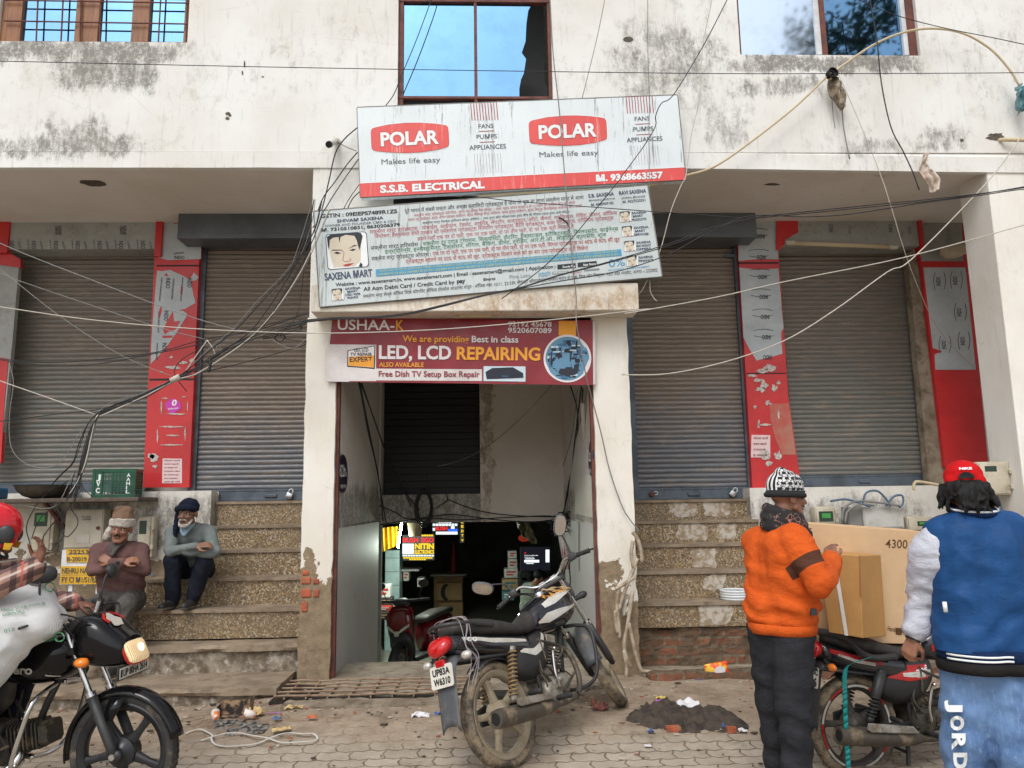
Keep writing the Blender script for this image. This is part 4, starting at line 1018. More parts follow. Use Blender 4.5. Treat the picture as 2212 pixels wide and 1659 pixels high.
q=MB();bgrid(q,[K9(172,280),K9(482,283),K9(480,512),K9(165,512)],.003,20,12);bgrid(q,[K9(478,434),K9(1150,438),K9(1150,512),K9(478,508)],.003,40,5);bgrid(q,[K9(165,500),K9(310,504),K9(310,517),K9(163,515)],.003,12,3);bgrid(q,[K9(1850,130),K9(1866,131),K9(1868,536),K9(1853,534)],.003,3,20);islands(q,'white_panel',m_bwh,bn,smooth=True)
ye,wi,mi,bi=MB(),MB(),MB(),MB()
def TB(mb,s,x0,y0,x1,y1,h,b=.02,e=.008):txt(mb,s,K9(x0,y0),K9(x1,y1),h*k14,sb(e),b)
TB(wi,'USHAA-',238,187,597,190,64,.015);TB(ye,'K',606,190,656,191,64,.02)
TB(wi,'92192 45678',1315,166,1590,169,31);TB(wi,'9520607089',1315,206,1590,209,32)
TB(ye,'We are providing',648,263,1068,267,40);TB(wi,'Best in class',1085,266,1380,269,40)
TB(wi,'LED, LCD',498,369,955,373,82,.03);TB(ye,'REPAIRING',990,374,1518,380,78,.03);TB(ye,'ALSO AVAILABLE',500,421,782,423,28);TB(mi,'Free Dish TV Setup Box Repair',497,483,1135,486,35)
poly(ye,[K9(1635,132),K9(1744,133),K9(1744,226),K9(1634,224)],sb(.005))
circ=lambda r,k=1:[K9(1690+r*math.cos(i*math.pi/24),370+r*k*math.sin(i*math.pi/24)) for i in range(48)]
poly(wi,circ(151),sb(.006));poly(bi,circ(138),sb(.008))
cx_={k:MB() for k in 'abc'}
rng=random.Random(5)
for i in range(190):
    x,y=rng.uniform(-125,125),rng.uniform(-125,125);w_,h_=rng.choice(((44,12),(12,46),(30,24),(22,18),(60,7),(7,70)))
    if max((abs(x)+w_/2)**2+(abs(y)+h_/2)**2,0)>132**2:continue
    poly(cx_[rng.choice('aabbc')],[K9(1690+x-w_/2,370+y-h_/2),K9(1690+x+w_/2,370+y-h_/2),K9(1690+x+w_/2,370+y+h_/2),K9(1690+x-w_/2,370+y+h_/2)],sb(.0105+i*.00002))
poly(cx_['a'],[K9(1695+62*math.cos(i*math.pi/12),455+24*math.sin(i*math.pi/12)) for i in range(24)],sb(.0145))
poly(cx_['c'],[K9(1160,418),K9(1425,420),K9(1425,516),K9(1160,512)],sb(.006))
poly(cx_['a'],[K9(1172,455),K9(1215,430),K9(1345,425),K9(1410,462),K9(1412,490),K9(1180,500)],sb(.0095))
txt(cx_['b'],'0082',K9(1276,486),K9(1316,487),9*k14,sb(.0125),.02)
poly(cx_['a'],[K9(300,318),K9(476,287),K9(472,436),K9(298,422)],sb(.005));poly(wi,[K9(306,322),K9(470,293),K9(466,428),K9(304,416)],sb(.0065));poly(ye,[K9(308,360),K9(468,350),K9(465,426),K9(305,415)],sb(.0078))
for s,x0,y0,x1,y1,h in (('LED, LCD',342,325,432,325,20),('TV REPAIR',318,353,456,353,20),('EXPERT',314,391,457,389,30)):txt(cx_['a'],s,K9(x0,y0),K9(x1,y1),h*k14,sb(.0095),.02)
for mb,nm,mt in ((ye,'lettering',flat('banner amber ink',srgb(232,160,56))),(wi,'lettering',flat('banner white ink',srgb(222,216,216))),(mi,'lettering',m_mrn),(bi,'picture',flat('picture blue',srgb(96,140,168))),(cx_['a'],'picture',flat('picture dark',srgb(34,38,52))),(cx_['b'],'picture',flat('picture steel',srgb(60,104,140))),(cx_['c'],'picture',flat('picture pale',srgb(196,212,220)))):mb.build(nm,mt,bn)

# oval signs on the passage walls
m_plum=flat('plum enamel',srgb(46,30,52),.35)
def oval(label,Xw,cx,cy,rx_,ry_,eps,text=True):
    t=thing('oval_sign',label,'sign',group='oval signs on the passage walls')
    f=lambda a,b,e=eps:PX(a,b,Xw+e)
    q=MB();q.prism([f(cx+rx_*math.cos(i*math.pi/18),cy+ry_*math.sin(i*math.pi/18)) for i in range(36)],(-eps*.8,0,0));q.build('plate',m_plum,t)
    q=MB()
    txt(q,'d2h',(cx-rx_*.72,cy+7),(cx+rx_*.78,cy+5),26,lambda a,b:PX(a,b,Xw+eps*1.3),.01)
    txt(q,'सही उपाय',(cx-rx_*.6,cy+32),(cx+rx_*.6,cy+31),8,lambda a,b:PX(a,b,Xw+eps*1.3),.01);q.build('lettering',m_inkw,t)
oval('dark plum oval sign with white letters on the left passage wall',pin0,*K9(274,1098),9.5,41,.02)
oval('narrow seen dark oval sign on the right passage wall',pin1,*K9(1836,1000),5,38,-.02)
# ---------------------------------------------------------------- cables, pipes and what hangs from them
m_cbk=flat('black cable',(.018,.018,.019),.5);m_cgr=flat('grey cable',srgb(128,126,122),.6);m_cwh=flat('dusty white cable',srgb(186,180,168),.6);m_cbe=flat('cream conduit',srgb(196,180,148),.6)
m_cbl=flat('blue grey hose',srgb(82,104,126),.5)
def cable(label,pts,r,mat,Y=6.9,K=None,grp=None,name='cable',n=6):
    q=MB()
    out=[]
    for p in pts:
        y=p[2] if len(p)>2 else Y
        xy=K(p[0],p[1]) if K else p[:2]
        out.append(P(*xy,y))
    q.tube(out,r*.86,n,smooth=5)
    o=q.build(name,mat,smooth=True)
    return tag(o,label,'cable' if name=='cable' else name.replace('_',' '),grp)
def strands(label,K,rows,r,mat,Y,grp):
    for i,pts in enumerate(rows):cable(label if isinstance(label,str) else label[i],pts,r if not isinstance(r,(list,tuple)) else r[i],mat if not isinstance(mat,(list,tuple)) else mat[i],Y,K,grp)
cable('thin black wire running level across the whole upper wall',[(-400,124),(0,132),(700,147),(1450,158),(1800,159),(2212,157),(2600,152)],.0042,m_cbk,6.3)
L1=[[(1985,-160),(1960,-30),(1900,150),(1830,290),(1640,500),(1490,660),(1330,790),(1180,920),(1110,966),(900,1072),(740,1128),(650,1180),(600,1240),(560,1350),(520,1500),(500,1640),(470,1750)],
      [(2030,-150),(1990,20),(1900,200),(1700,520),(1560,690),(1350,830),(1200,930),(1112,972),(920,1090),(700,1158),(620,1210),(570,1330),(530,1480),(480,1640),(420,1740)],
      [(2050,-100),(1975,100),(1890,280),(1780,470),(1660,640),(1440,800),(1240,915),(1114,976),(880,1085),(660,1187),(590,1260),(540,1400),(505,1540),(500,1600),(520,1680)],
      [(2080,-100),(1985,120),(1880,330),(1700,590),(1520,760),(1260,930),(1116,980),(890,1094),(650,1200),(610,1215),(575,1345),(540,1500),(490,1620),(440,1700)],
      [(2110,588),(1940,612),(1660,702),(1440,785),(1250,900),(1112,978),(860,1098),(640,1195),(585,1290),(545,1430),(512,1580),(470,1720)],
      [(2070,592),(1800,642),(1500,742),(1330,850),(1150,950),(1090,985),(760,1128),(640,1175),(560,1250),(500,1380),(460,1500),(380,1580),(330,1640)]]
strands(['black cable from the crooked box sign, uppermost strand of the tied bundle','black cable of the tied bundle running beside the uppermost strand','thin black cable in the middle of the bundle tied across the red panel','cream cable of the bundle tied across the red panel','black cable from below the entrance canopy joining the tied bundle','black cable sagging apart from the bundle above the green crate'],K4,L1,[.007,.006,.0055,.006,.006,.0055],[m_cbk,m_cbk,m_cbk,m_cwh,m_cbk,m_cbk],6.75,'cables of the tied bundle')
L2=[[(-300,-20),(0,115),(200,200),(560,340),(980,500),(1300,610),(1660,705),(1840,782),(1930,722)],[(-300,200),(0,305),(200,380),(980,640),(1310,725)],[(-300,60),(0,280),(370,570),(760,820),(1110,965)],
      [(-300,800),(0,845),(250,868),(560,855),(980,805),(1300,720),(1600,670),(1940,560)],[(-300,790),(0,852),(300,888),(600,880),(950,818),(1300,742),(1900,570)],[(-300,870),(0,985),(300,1090),(620,1204)],[(-300,1270),(0,1240),(400,1190),(650,1160),(900,1080),(1110,985)],
      [(60,880),(85,1000),(60,1200),(70,1400),(150,1500),(270,1535),(390,1490),(500,1320),(600,1215)],[(1110,970),(1230,940),(1500,880),(1850,782),(1935,752)],[(1290,770),(1150,850),(1103,940),(1180,1052)],[(1310,728),(1220,855),(1170,930)],[(1310,728),(1345,780),(1365,830)],
      [(1860,590),(1930,620),(1860,650),(1780,660)],[(1930,200),(1880,560),(1770,700),(1940,740)]]
strands(['grey wire slanting down across the left shutter, the highest there','thin grey wire crossing the left shutter below the highest one','thin grey wire falling steeply across the left shutter to the knot','black wire sagging across the left shutter and rising to the canopy','second black wire sagging close below the first across the left shutter','dusty white wire falling to the tie above the green crate','black wire rising gently from the left edge to the tied bundle','thin grey wire hanging in a wide loop before the left shutter','black wire from the knot on the red panel up to the pillar','short black loop hanging from the knot on the red panel','short cream lashing between knot and wire joint','short cream lashing below the wire joint on the brown shutter','small curl of black wire beside the left pillar top','slack black wire falling from the box sign to the left pillar'],
        K4,L2,[.005,.004,.004,.005,.005,.0055,.005,.004,.005,.0045,.006,.006,.004,.004],[m_cgr,m_cgr,m_cgr,m_cbk,m_cbk,m_cwh,m_cbk,m_cgr,m_cbk,m_cbk,m_cwh,m_cwh,m_cbk,m_cbk],6.8,'wires across the left shutters')
rr=random.Random(31)
for k in range(7):
    base_=L1[k % 6];o_=(rr.uniform(-16,16),rr.uniform(-14,14))
    cable('thin dark wire lost in the tangle of the tied bundle before the shutters',[(x+o_[0]*(.3+abs(math.sin(i*1.1+k)))*(0 if 6<i<9 else 1),y+o_[1]*(.3+abs(math.cos(i*.9+k)))*(0 if 6<i<9 else 1)) for i,(x,y) in enumerate(base_)],.0036,m_cbk if k % 3 else m_cgr,6.76+.02*rr.random(),K4,'thin wires of the tangle')
q=MB();q.tube([P(*K4(1080,985),6.74),P(*K4(1135,958),6.74)],.026,10);tag(q.build('cable_tie',m_cwh,smooth=True),'white tape binding the cable bundle in front of the red panel','tape')
q=MB()
for k in range(5):q.ell(P(*K4(1325+6*math.sin(k),860+14*k),6.75),(.014+.004*math.sin(k*2),.014,.022))
tag(q.build('tape_wad',m_cbk,smooth=True),'dark wad of old tape hanging from the bundle on the brown shutter','tape')
q=MB();c0=P(*K4(1770,712),6.8)
q.tube([c0+V((math.cos(t)*(.045+.006*math.sin(t*2.3)),math.sin(t*3)*.01,math.sin(t)*.032)) for t in [i*.4 for i in range(64)]],.003,5);tag(q.build('wire_curl',m_cbk),'small tangled curl of black wire before the brown shutter','wire')
q=MB();c0=P(*K4(1445,770),6.8)
q.tube([c0+V((math.cos(t)*.10+.02*math.sin(t*.37),math.sin(t*3)*.01,math.sin(t)*.05)) for t in [i*.4 for i in range(40)]],.003,5);tag(q.build('wire_curl',m_cgr),'loose grey wire loop round the bundle beside the brown shutter','wire')
# wires at the signs
strands(['black wire from the middle window down behind the sign','black wire from the camera bracket curving down left of the signs','black wire left of the signs, nearest the wall corner','straight black wire between the two signs on their left','black wire close to the lower left corner of the red band','second black wire close to the lower left corner of the red band'],K2,
        [[(760,-120),(725,0),(640,230),(560,420),(520,520),(470,590)],[(318,705),(245,770),(195,850),(160,1000),(120,1160),(90,1200)],[(318,842),(260,910),(190,1010),(130,1090),(90,1190)],[(322,880),(205,1050),(130,1170),(70,1260)],[(328,1020),(265,1110),(230,1180)],[(330,1060),(290,1100),(255,1170)]],[.006,.007,.0065,.006,.005,.006],m_cbk,7.17,'wires beside the signs')
cable('thin black lead from the security camera to the sign',[(205,785),(255,812),(312,836)],.004,m_cbk,7.15,K2)
cable('grey wire hanging plumb over both signs and on down the right pillar',[(*K2(1380,-60),6.85),(*K2(1400,300),6.85),(*K2(1435,620),6.85),(*K2(1470,1050),6.82),(*K2(1490,1270),6.82),(*K2(1512,1500),6.82),(*K2(1527,1640),6.85),(*K9(1746,130),6.85),(*K9(1768,260),6.9),(*K9(1808,480),6.95),(*K9(1850,640),7.05),(*K9(1905,850),7.15),(*K9(1955,1070),7.2),(*K9(2030,1290),7.2),(*K9(2080,1380),7.2),(*K9(2150,1470),7.2)],.0065,m_cgr)
cable('black cable winding from the right window down across both signs',[(*K3(380,-90),6.7),(*K3(335,0),6.7),(*K3(190,280),6.75),(*K3(0,595),6.75),(*K2(2000,570),6.8),(*K2(1967,640),6.82),(*K2(1965,700),6.82),(*K2(1900,810),6.82),(*K2(1790,960),6.82),(*K11(1600,10),6.8),(*K11(1340,330),6.8),(*K11(1020,720),6.8),(*K11(700,1040),6.8),(*K11(350,1310),6.8),(*K11(200,1420),6.85)],.0058,m_cbk)
for i,(a,lab) in enumerate((([(1695,-60),(1685,0),(1640,220),(1560,545)],'thin beige wire slanting from above to the top of the red and white sign'),([(1922,-60),(1923,0),(1925,350),(1933,540),(1930,700),(1931,1010),(1925,1090)],'thin grey wire hanging straight over the right end of the sign'))):cable(lab,a,.0045,m_cgr,6.95,K2)
cable('thin beige wire falling past the right ends of both signs',[(*K3(250,-60),7.0),(*K3(240,0),7.0),(*K3(180,300),7.0),(*K3(165,600),7.0),(*K3(110,850),7.0),(*K3(75,1110),6.95),(*K2(2110,1020),6.95),(*K2(2050,1170),6.95),(*K2(1990,1390),6.95),(*K2(1900,1590),7.0),(*K2(1860,1640),7.1)],.005,m_cwh)
cable('frayed light wire dangling below the right end of the box sign',[(1965,1120),(1972,1200),(1975,1320),(2010,1400),(2055,1450)],.005,m_cwh,7.0,K11)
cable('black cable hook poking out of the box sign',[(880,450),(930,470),(985,520),(1010,575),(1000,605)],.009,m_cbk,6.87,K11)
q=[[(2500,1125),(2212,1180),(1900,1232),(1600,1272),(1300,1302),(800,1352),(480,1386),(200,1450),(0,1530)],[(2500,1140),(2212,1186),(1900,1228),(1600,1262),(1300,1290),(800,1342),(480,1380),(200,1462),(0,1542)],[(2500,1190),(2212,1196),(1900,1240),(1600,1278),(1300,1325),(1050,1360),(800,1370),(480,1366),(200,1480),(0,1590)]]
tl=[[(1500,972),(900,1132),(430,1282),(0,1370)],[(1500,985),(900,1140),(430,1290),(0,1376)],[(1900,1000),(1500,1110),(900,1210),(430,1298),(0,1382)]]
for i,lab in enumerate(('black cable swooping from the right edge down to the box sign, topmost of three','dark cable between the two others swooping from the right edge','lowest black cable swooping from the right edge, sagging before the shutter box')):
    cable(lab,[(*K3(*p),6.75) for p in q[i]]+[(*K11(*p),6.78) for p in tl[i]]+[(*K9(850,44+i*5),6.8),(*K9(640,88+i*5),6.82),(*K9(400,108+i*4),6.85),(*K9(200,112+i*6),6.85),(*K9(0,134+i*8),6.8),(*K4(1900,640+i*14),6.8),(*K4(1660,700+i*10),6.78)],.0055,m_cbk,grp='cables swooping to the box sign')
cable('thin black wire crossing the top of the box sign to the shutter box',[(*K2(880,1090),6.88),(*K11(-200,190),6.84),(*K11(0,212),6.84),(*K11(400,258),6.84),(*K11(960,300),6.84),(*K11(1980,375),6.84),(*K3(0,1345),6.8),(*K3(470,1382),6.76)],.0048,m_cbk)
cable('long pale wire stretched across the banner and up to the right edge',[(*K4(-400,470),6.5),(*K4(0,518),6.5),(*K4(500,590),6.55),(*K4(1000,640),6.6),(*K4(1500,670),6.6),(*K9(0,208),6.62),(*K9(400,206),6.62),(*K9(1000,178),6.62),(*K9(1740,110),6.62),(*K9(2212,55),6.62),(*K5(0,490),6.6),(*K5(500,400),6.6),(*K5(900,310),6.6),(*K5(1550,178),6.55),(*K5(2206,0),6.5),(*K5(2600,-110),6.45)],.0055,m_cwh)
cable('beige cable climbing from the right pillar past the pier to the right edge',[(*K9(2050,468),7.2),(*K5(0,828),7.1),(*K5(240,822),7.0),(*K5(560,755),6.95),(*K5(880,640),6.9),(*K5(1160,470),6.9),(*K5(1450,260),6.9),(*K3(1500,1640),6.9),(*K3(1930,1205),6.9),(*K3(2100,1000),6.92),(*K3(2212,840),6.95),(*K3(2400,600),7.0)],.007,m_cwh)
cable('thin beige wire hanging from the rag bundle down to the right panel',[(*K3(1040,470),7.12),(*K3(1150,720),7.1),(*K3(1300,1090),7.1),(*K3(1370,1300),7.1),(*K3(1480,1655),7.3),(*K5(1690,500),8.0),(*K5(1800,660),8.5),(*K5(1930,785),8.75)],.0045,m_cwh)
cable('black cable with a loose end hanging before the right soffit',[(1225,-90),(1238,0),(1282,250),(1310,520),(1370,800),(1450,960),(1510,1090),(1550,1200)],.0075,m_cbk,7.05,K3)
cable('black cable slanting across the right window to the corner',[(1050,-60),(1170,0),(1400,95),(1700,175),(2000,235),(2212,280),(2500,340)],.005,m_cbk,6.9,K3)
cable('thick cream conduit arching over the right window to the signs',[(*K2(980,1085),7.12),(*K2(1300,1062),7.12),(*K2(1500,1052),7.12),(*K2(1900,1030),7.12),(*K2(2130,972),7.12),(*K3(260,1050),7.12),(*K3(480,900),7.12),(*K3(760,680),7.12),(*K3(970,480),7.12),(*K3(1030,440),7.12),(*K3(1250,290),7.1),(*K3(1450,205),7.1),(*K3(1640,180),7.1),(*K3(1830,212),7.1),(*K3(2000,310),7.1),(*K3(2120,440),7.1),(*K3(2185,545),7.1)],.0135,m_cbe,n=10,name='conduit')
# disc, rags, bag, bracket on the right upper wall
q=MB();q.lathe([(0,-.03),(.05,-.03),(.055,-.012),(.03,-.008),(.03,.008),(.055,.012),(.055,.04)],P(*K3(995,470),7.1),(.2,-1,.1),20);tag(q.build('cable_pulley',m_cbk,ang=40),'small dark round spool fixed where the cream conduit crosses the wall','spool')
def rag(name,label,cat,pts,Y,mat,seed,fold=.03):
    q=MB();n_=14;m_=22
    def f(u_,v_):
        j=v_*(len(pts)-1);i=min(int(j),len(pts)-2);t=j-i
        l=(pts[i][0]*(1-t)+pts[i+1][0]*t,pts[i][1]*(1-t)+pts[i+1][1]*t);r_=(pts[i][2]*(1-t)+pts[i+1][2]*t,pts[i][3]*(1-t)+pts[i+1][3]*t)
        p=P(l[0]*(1-u_)+r_[0]*u_,l[1]*(1-u_)+r_[1]*u_,Y)
        p+=noise.noise_vector((u_*3,v_*4,seed))*fold*1.2+V((0,math.sin(u_*11+v_*5+seed)*fold,0))
        return p
    q.grid(f,n_,m_);o=q.build(name,mat,smooth=True)
    s_=o.modifiers.new('thickness','SOLIDIFY');s_.thickness=.006
    return tag(o,label,cat)
c3=lambda*p:(*K3(p[0],p[1]),*K3(p[2],p[3]))
rag('rag','dirty beige rag knotted under the spool on the upper wall','rag',[c3(975,500,1040,490),c3(965,540,1070,520),c3(990,610,1078,600),c3(1035,650,1078,650),c3(1055,690,1072,690)],7.12,pm('dirty rag',srgb(158,144,124),srgb(96,84,70),14,rough=.95),3)
rag('plastic_bag','torn pale plastic bag hanging from the edge of the right soffit','bag',[c3(1580,975,1610,972),c3(1555,1030,1615,1040),c3(1550,1090,1640,1100),c3(1600,1150,1670,1150),c3(1630,1215,1655,1215)],7.14,pm('dirty polythene',srgb(206,196,184),srgb(176,150,132),14,rough=.4),9)
rag('plastic_bag','crumpled teal plastic bag at the end of the cream conduit','bag',[c3(2170,535,2240,525),c3(2150,560,2260,560),c3(2155,620,2260,620),c3(2165,680,2250,690),c3(2180,700,2220,705)],7.1,pm('teal polythene',srgb(92,138,146),srgb(70,110,120),14,rough=.35),14,.04)
cable('rusty strip hanging down from the knotted rag',[(1062,690),(1070,790),(1085,880),(1110,1005)],.008,m_cgr,7.18,K3,name='metal_strip')
cable('thin frayed string hanging beside the knotted rag',[(998,620),(1005,720),(1018,810)],.005,m_cgr,7.2,K3,name='string')
q=MB();q.tube([P(*K3(2035,890),7.28),P(*K3(2090,882),7.2),P(*K3(2400,890),7.1)],.022,8);tag(q.build('wall_pipe',m_cbe,smooth=True),'beige pipe end sticking out of a broken hole in the right upper wall','pipe')
q=MB();
for (x,y,w_,h_,s_) in ((2035,865,78,34,1),(1820,885,16,14,2)):
    q.prism([P(*K3(x+w_*math.cos(t)*(.7+.5*noise.noise((math.cos(t)*2,math.sin(t)*2,s_))),y+h_*math.sin(t)*(.7+.5*noise.noise((math.cos(t)*2,math.sin(t)*2,s_+3)))),F-.004) for t in [i*math.pi/10 for i in range(20)]],(0,.003,0))
for (x,y,w_,h_,s_) in ((1440,718,16,13,4),(1452,728,10,10,5),(1437,748,13,12,6),(1660,485,7,5,7),(1545,405,5,26,8),(1532,460,5,18,9)):
    q.prism([P(*K1(x+w_*math.cos(t),y+h_*math.sin(t)*(.8+.5*noise.noise((math.cos(t)*2,math.sin(t)*2,s_)))),F-.004) for t in [i*math.pi/8 for i in range(16)]],(0,.003,0))
q.prism([P(*K2(1815+28*math.cos(t),217+17*math.sin(t)*(.8+.5*noise.noise((math.cos(t)*2,math.sin(t)*2,3)))),F-.004) for t in [i*math.pi/8 for i in range(16)]],(0,.003,0))
islands(q,'broken_plaster',bpy.data.materials['exposed mortar'],bld)
# security camera
cv=thing('security_camera','small white bullet security camera on the wall left of the signs','camera')
q=MB();a,b=P(*K1(2120,885),7.20),P(*K1(2083,910),7.02);q.rcone(a,b,.034,.036,16);q.build('camera_body',flat('camera white',srgb(206,200,190),.4),cv,smooth=True)
q=MB();d_=(b-a).normalized();q.lathe([(0,.012),(.030,.012),(.034,.0),(.034,-.02)],b+d_*.03,d_,18);q.build('camera_lens',flat('lens black',(.01,.012,.016),.12),cv,ang=40)
q=MB();q.lathe([(0,.0),(.03,.0),(.03,.02),(0,.02)],P(*K1(2132,890),F-.02),(0,1,0),14);q.build('mount',m_cwh,cv)
# cables inside the passage
PC=[[(370,520,7.5),(395,640,7.8),(430,830,8.6),(470,1000,9.4),(505,1180,10.1),(525,1400,10.2)],[(378,520,7.5),(410,690,8.0),(450,890,8.8),(490,1080,9.6),(515,1240,10.15),(545,1410,10.2)],[(385,530,7.5),(450,700,8.3),(520,900,9.6),(580,1050,10.1),(650,1190,10.2),(700,1300,10.2)],[(390,525,7.5),(480,790,9.0),(540,960,10.0),(620,1120,10.2),(690,1250,10.2),(760,1330,10.2)],
      [(1590,540,7.4),(1480,660,8.0),(1350,790,8.8),(1210,905,9.4),(1080,985,9.8),(960,1030,10.1),(870,1052,10.2)],
      [(500,1300,10.2),(600,1340,10.2),(700,1385,10.2),(950,1355,10.2),(1200,1385,10.2),(1450,1402,10.2),(1640,1385,10.2)],[(930,1258,10.2),(1060,1310,10.2),(1200,1345,10.2),(1400,1365,10.2),(1640,1372,10.2)],[(860,1315,10.2),(930,1265,10.2),(915,1210,10.2)],[(510,1420,10.15),(640,1400,10.15),(840,1380,10.15),(1000,1390,10.15),(1300,1375,10.15),(1580,1365,10.1),(1640,1400,10.1)],
      [(1778,545,7.6),(1760,700,8.0),(1735,900,8.8),(1715,1100,9.4),(1680,1280,9.9),(1650,1390,10.1)],[(1788,560,7.6),(1772,800,8.4),(1745,1000,9.2),(1715,1200,9.8),(1690,1370,10.1)],[(1710,545,7.6),(1745,660,7.8),(1757,790,8.4),(1730,980,9.2),(1700,1150,9.6),(1660,1380,10.1)],[(1755,570,7.6),(1720,850,8.6),(1690,960,9.0),(1662,1050,9.4)],[(800,1090,10.25),(825,1230,10.2),(840,1380,10.15)]]
PLb=['black cable running back along the left passage wall, nearest the wall','black cable beside the one nearest the left passage wall','loose black cable drooping from the banner to the lintel','second loose black cable drooping from the banner to the lintel','grey wire slanting across the dark slats inside the passage','black cable swagging along the passage lintel, lowest of them','black cable sloping from the lintel nail to the right','short black cable end at the lintel nail','thin black cable wavering along the edge of the passage lintel','black cable running back along the right passage wall, outermost','black cable running back along the right passage wall, second','kinked black cable dropping at the right passage wall','pale string hanging at the right passage wall','thin wire hanging straight down before the lintel coil']
for i,(pts,lab) in enumerate(zip(PC,PLb)):cable(lab,pts,.009 if i not in (4,12,13) else .006,m_cgr if i in (4,12) else m_cbk,K=K9,grp='cables in the passage')
q=MB();c0=P(*K9(785,1310),10.15)
for k in range(5):q.tube([c0+V((math.cos(t+k)*(.15+.015*k)*.55,-.02*k,math.sin(t+k)*(.19+.012*k)+.02*math.sin(k))) for t in [i*math.pi/12 for i in range(25)]],.009,6)
tag(q.build('cable_coil',m_cbk,smooth=True),'coil of black cable hung on the passage lintel','cable coil')
q=MB();rr=random.Random(4)
for k in range(12):
    p=P(*K9(rr.uniform(1560,1700),rr.uniform(1375,1430)),10.0)
    q.tube([p]+[p+V((rr.uniform(-.1,.35),rr.uniform(-.5,0),rr.uniform(-.12,.12))) for _ in range(4)],.008,5,smooth=4)
tag(q.build('cable_tangle',m_cbk,smooth=True),'dusty tangle of black cables at the right end of the passage lintel','cable tangle')
q=MB();q.tube([P(*K9(1785,650),7.7),P(*K9(1795,850),8.0),P(*K9(1825,1100),8.6),P(*K9(1838,1250),8.9)],.022,8);tag(q.build('pipe',flat('white pvc',srgb(196,190,180),.4),smooth=True),'white plastic pipe along the top of the right passage wall','pipe')
q=MB();q.tube([P(*K9(1640,1415),8.9),P(*K9(1690,1700),8.9)],.04,10);tag(q.build('post',pm('striped post',srgb(196,186,182),srgb(150,60,54),7,.5,.6,stretch=(4,4,.3)),smooth=True),'pale post with red edges behind the parked motorcycle mirror','post')
# broken conduits beside the right flight of steps
m_pvc=pm('dirty broken pvc',srgb(178,164,142),srgb(140,122,100),12,rough=.7,dirt=srgb(104,88,70),damt=.3,dscale=18)
PP=[[(1838,178),(1862,205),(1878,250),(1888,300),(1892,345)],[(1866,322),(1830,420),(1790,520),(1764,612)],[(1852,425),(1800,460),(1745,494)],[(1758,505),(1752,580),(1762,680),(1768,770)],[(1745,610),(1742,660),(1760,740)],[(1840,505),(1826,600),(1806,720),(1792,800),(1808,880),(1830,925)],[(1818,680),(1840,780),(1862,870),(1885,935),(1930,950),(2212,966),(2500,972)],[(1792,830),(1806,920),(1806,985),(1830,1030),(1880,1050),(1908,1085)],[(1818,998),(1900,1000),(2000,985),(2212,990),(2500,998)],[(1842,225),(1832,300),(1846,380)]]
PPl=['upper bent stub of dirty conduit beside the right pillar','dirty conduit slanting down left beside the right pillar','short broken conduit crossing the slanting one','upright dirty conduit against the right pillar foot','short cracked conduit left of the upright one','bent conduit running down beside the steps','long conduit turning from the steps along the kerb, upper one','lowest conduit elbow dropping into the drain','long conduit lying along the drain kerb, lower one','short upright conduit stub near the paint line']
for pts,lab in zip(PP,PPl):cable(lab,pts,.02,m_pvc,7.12,K7,'broken conduits beside the right pillar',name='conduit',n=8)
rag('torn_sack','torn pale strip stuck between the broken conduits','scrap',[(*K7(1790,530),*K7(1825,530)),(*K7(1780,580),*K7(1822,580)),(*K7(1790,640),*K7(1812,640))],7.15,m_cwh,4,.01)
# wall boxes: meters and junction boxes
m_mbox=pm('dirty meter plastic',srgb(190,182,162),srgb(170,160,140),6,rough=.5,dirt=srgb(120,104,82),damt=.32,dscale=9)
m_lcd=flat('meter window',srgb(50,66,56),.15);m_lcdg=flat('green meter display',srgb(70,150,70),.3)
def meter(label,K,x0,y0,x1,y1,Y,scr,scr2=None,green=False,dep=.13,name='electric_meter',cat='meter',grp='electric meters'):
    t=thing(name,label,cat,group=grp)
    a,b=P(*K(x0,y1),Y),P(*K(x1,y0),Y)
    q=MB();q.bbox((a.x,Y,a.z),(b.x,Y+dep,b.z),.02);q.build('housing',m_mbox,t,ang=35)
    q=MB();q.bbox((a.x+.012,Y-.014,a.z+(b.z-a.z)*.05),(b.x-.03,Y+.002,b.z-.012),.012);q.build('cover',m_mbox,t,ang=35)
    a,b=P(*K(scr[0],scr[3]),Y-.016),P(*K(scr[2],scr[1]),Y-.016)
    q=MB();q.bbox((a.x,Y-.017,a.z),(b.x,Y-.008,b.z),.004);q.build('window',m_lcd,t)
    if green or scr2:
        w_,h_=b.x-a.x,b.z-a.z
        q=MB();q.box((a.x+w_*.2,Y-.0195,a.z+h_*.35),(a.x+w_*.8,Y-.018,a.z+h_*.8));q.build('display',m_lcdg if green else m_cgr,t)
    if scr2:
        a,b=P(*K(scr2[0],scr2[3]),Y-.016),P(*K(scr2[2],scr2[1]),Y-.016)
        q=MB();q.bbox((a.x,Y-.022,a.z),(b.x,Y-.008,b.z),.006);q.build('terminal_cover',m_mbox,t,ang=35)
    q=MB()
    for f_ in (.25,.7):
        a,b=P(*K(x0,y1),Y),P(*K(x1,y0),Y)
        z=a.z+(b.z-a.z)*f_;q.box((b.x-.02,Y-.022,z-.02),(b.x+.012,Y+.03,z+.02))
    q.build('latch',m_mbox,t,bevel=.003)
    return t
meter('grimy cream electric meter beneath the black pan',K6,172,188,312,440,8.45,(190,212,272,292),(192,328,250,388),True)
meter('cream electric meter on the wall between the two seated men',K6,768,232,874,470,8.45,(785,258,832,335),None,False)
meter('small electric meter on the wall left of the large carton',K8,1036,238,1145,340,8.45,(1056,264,1130,322),None,True)
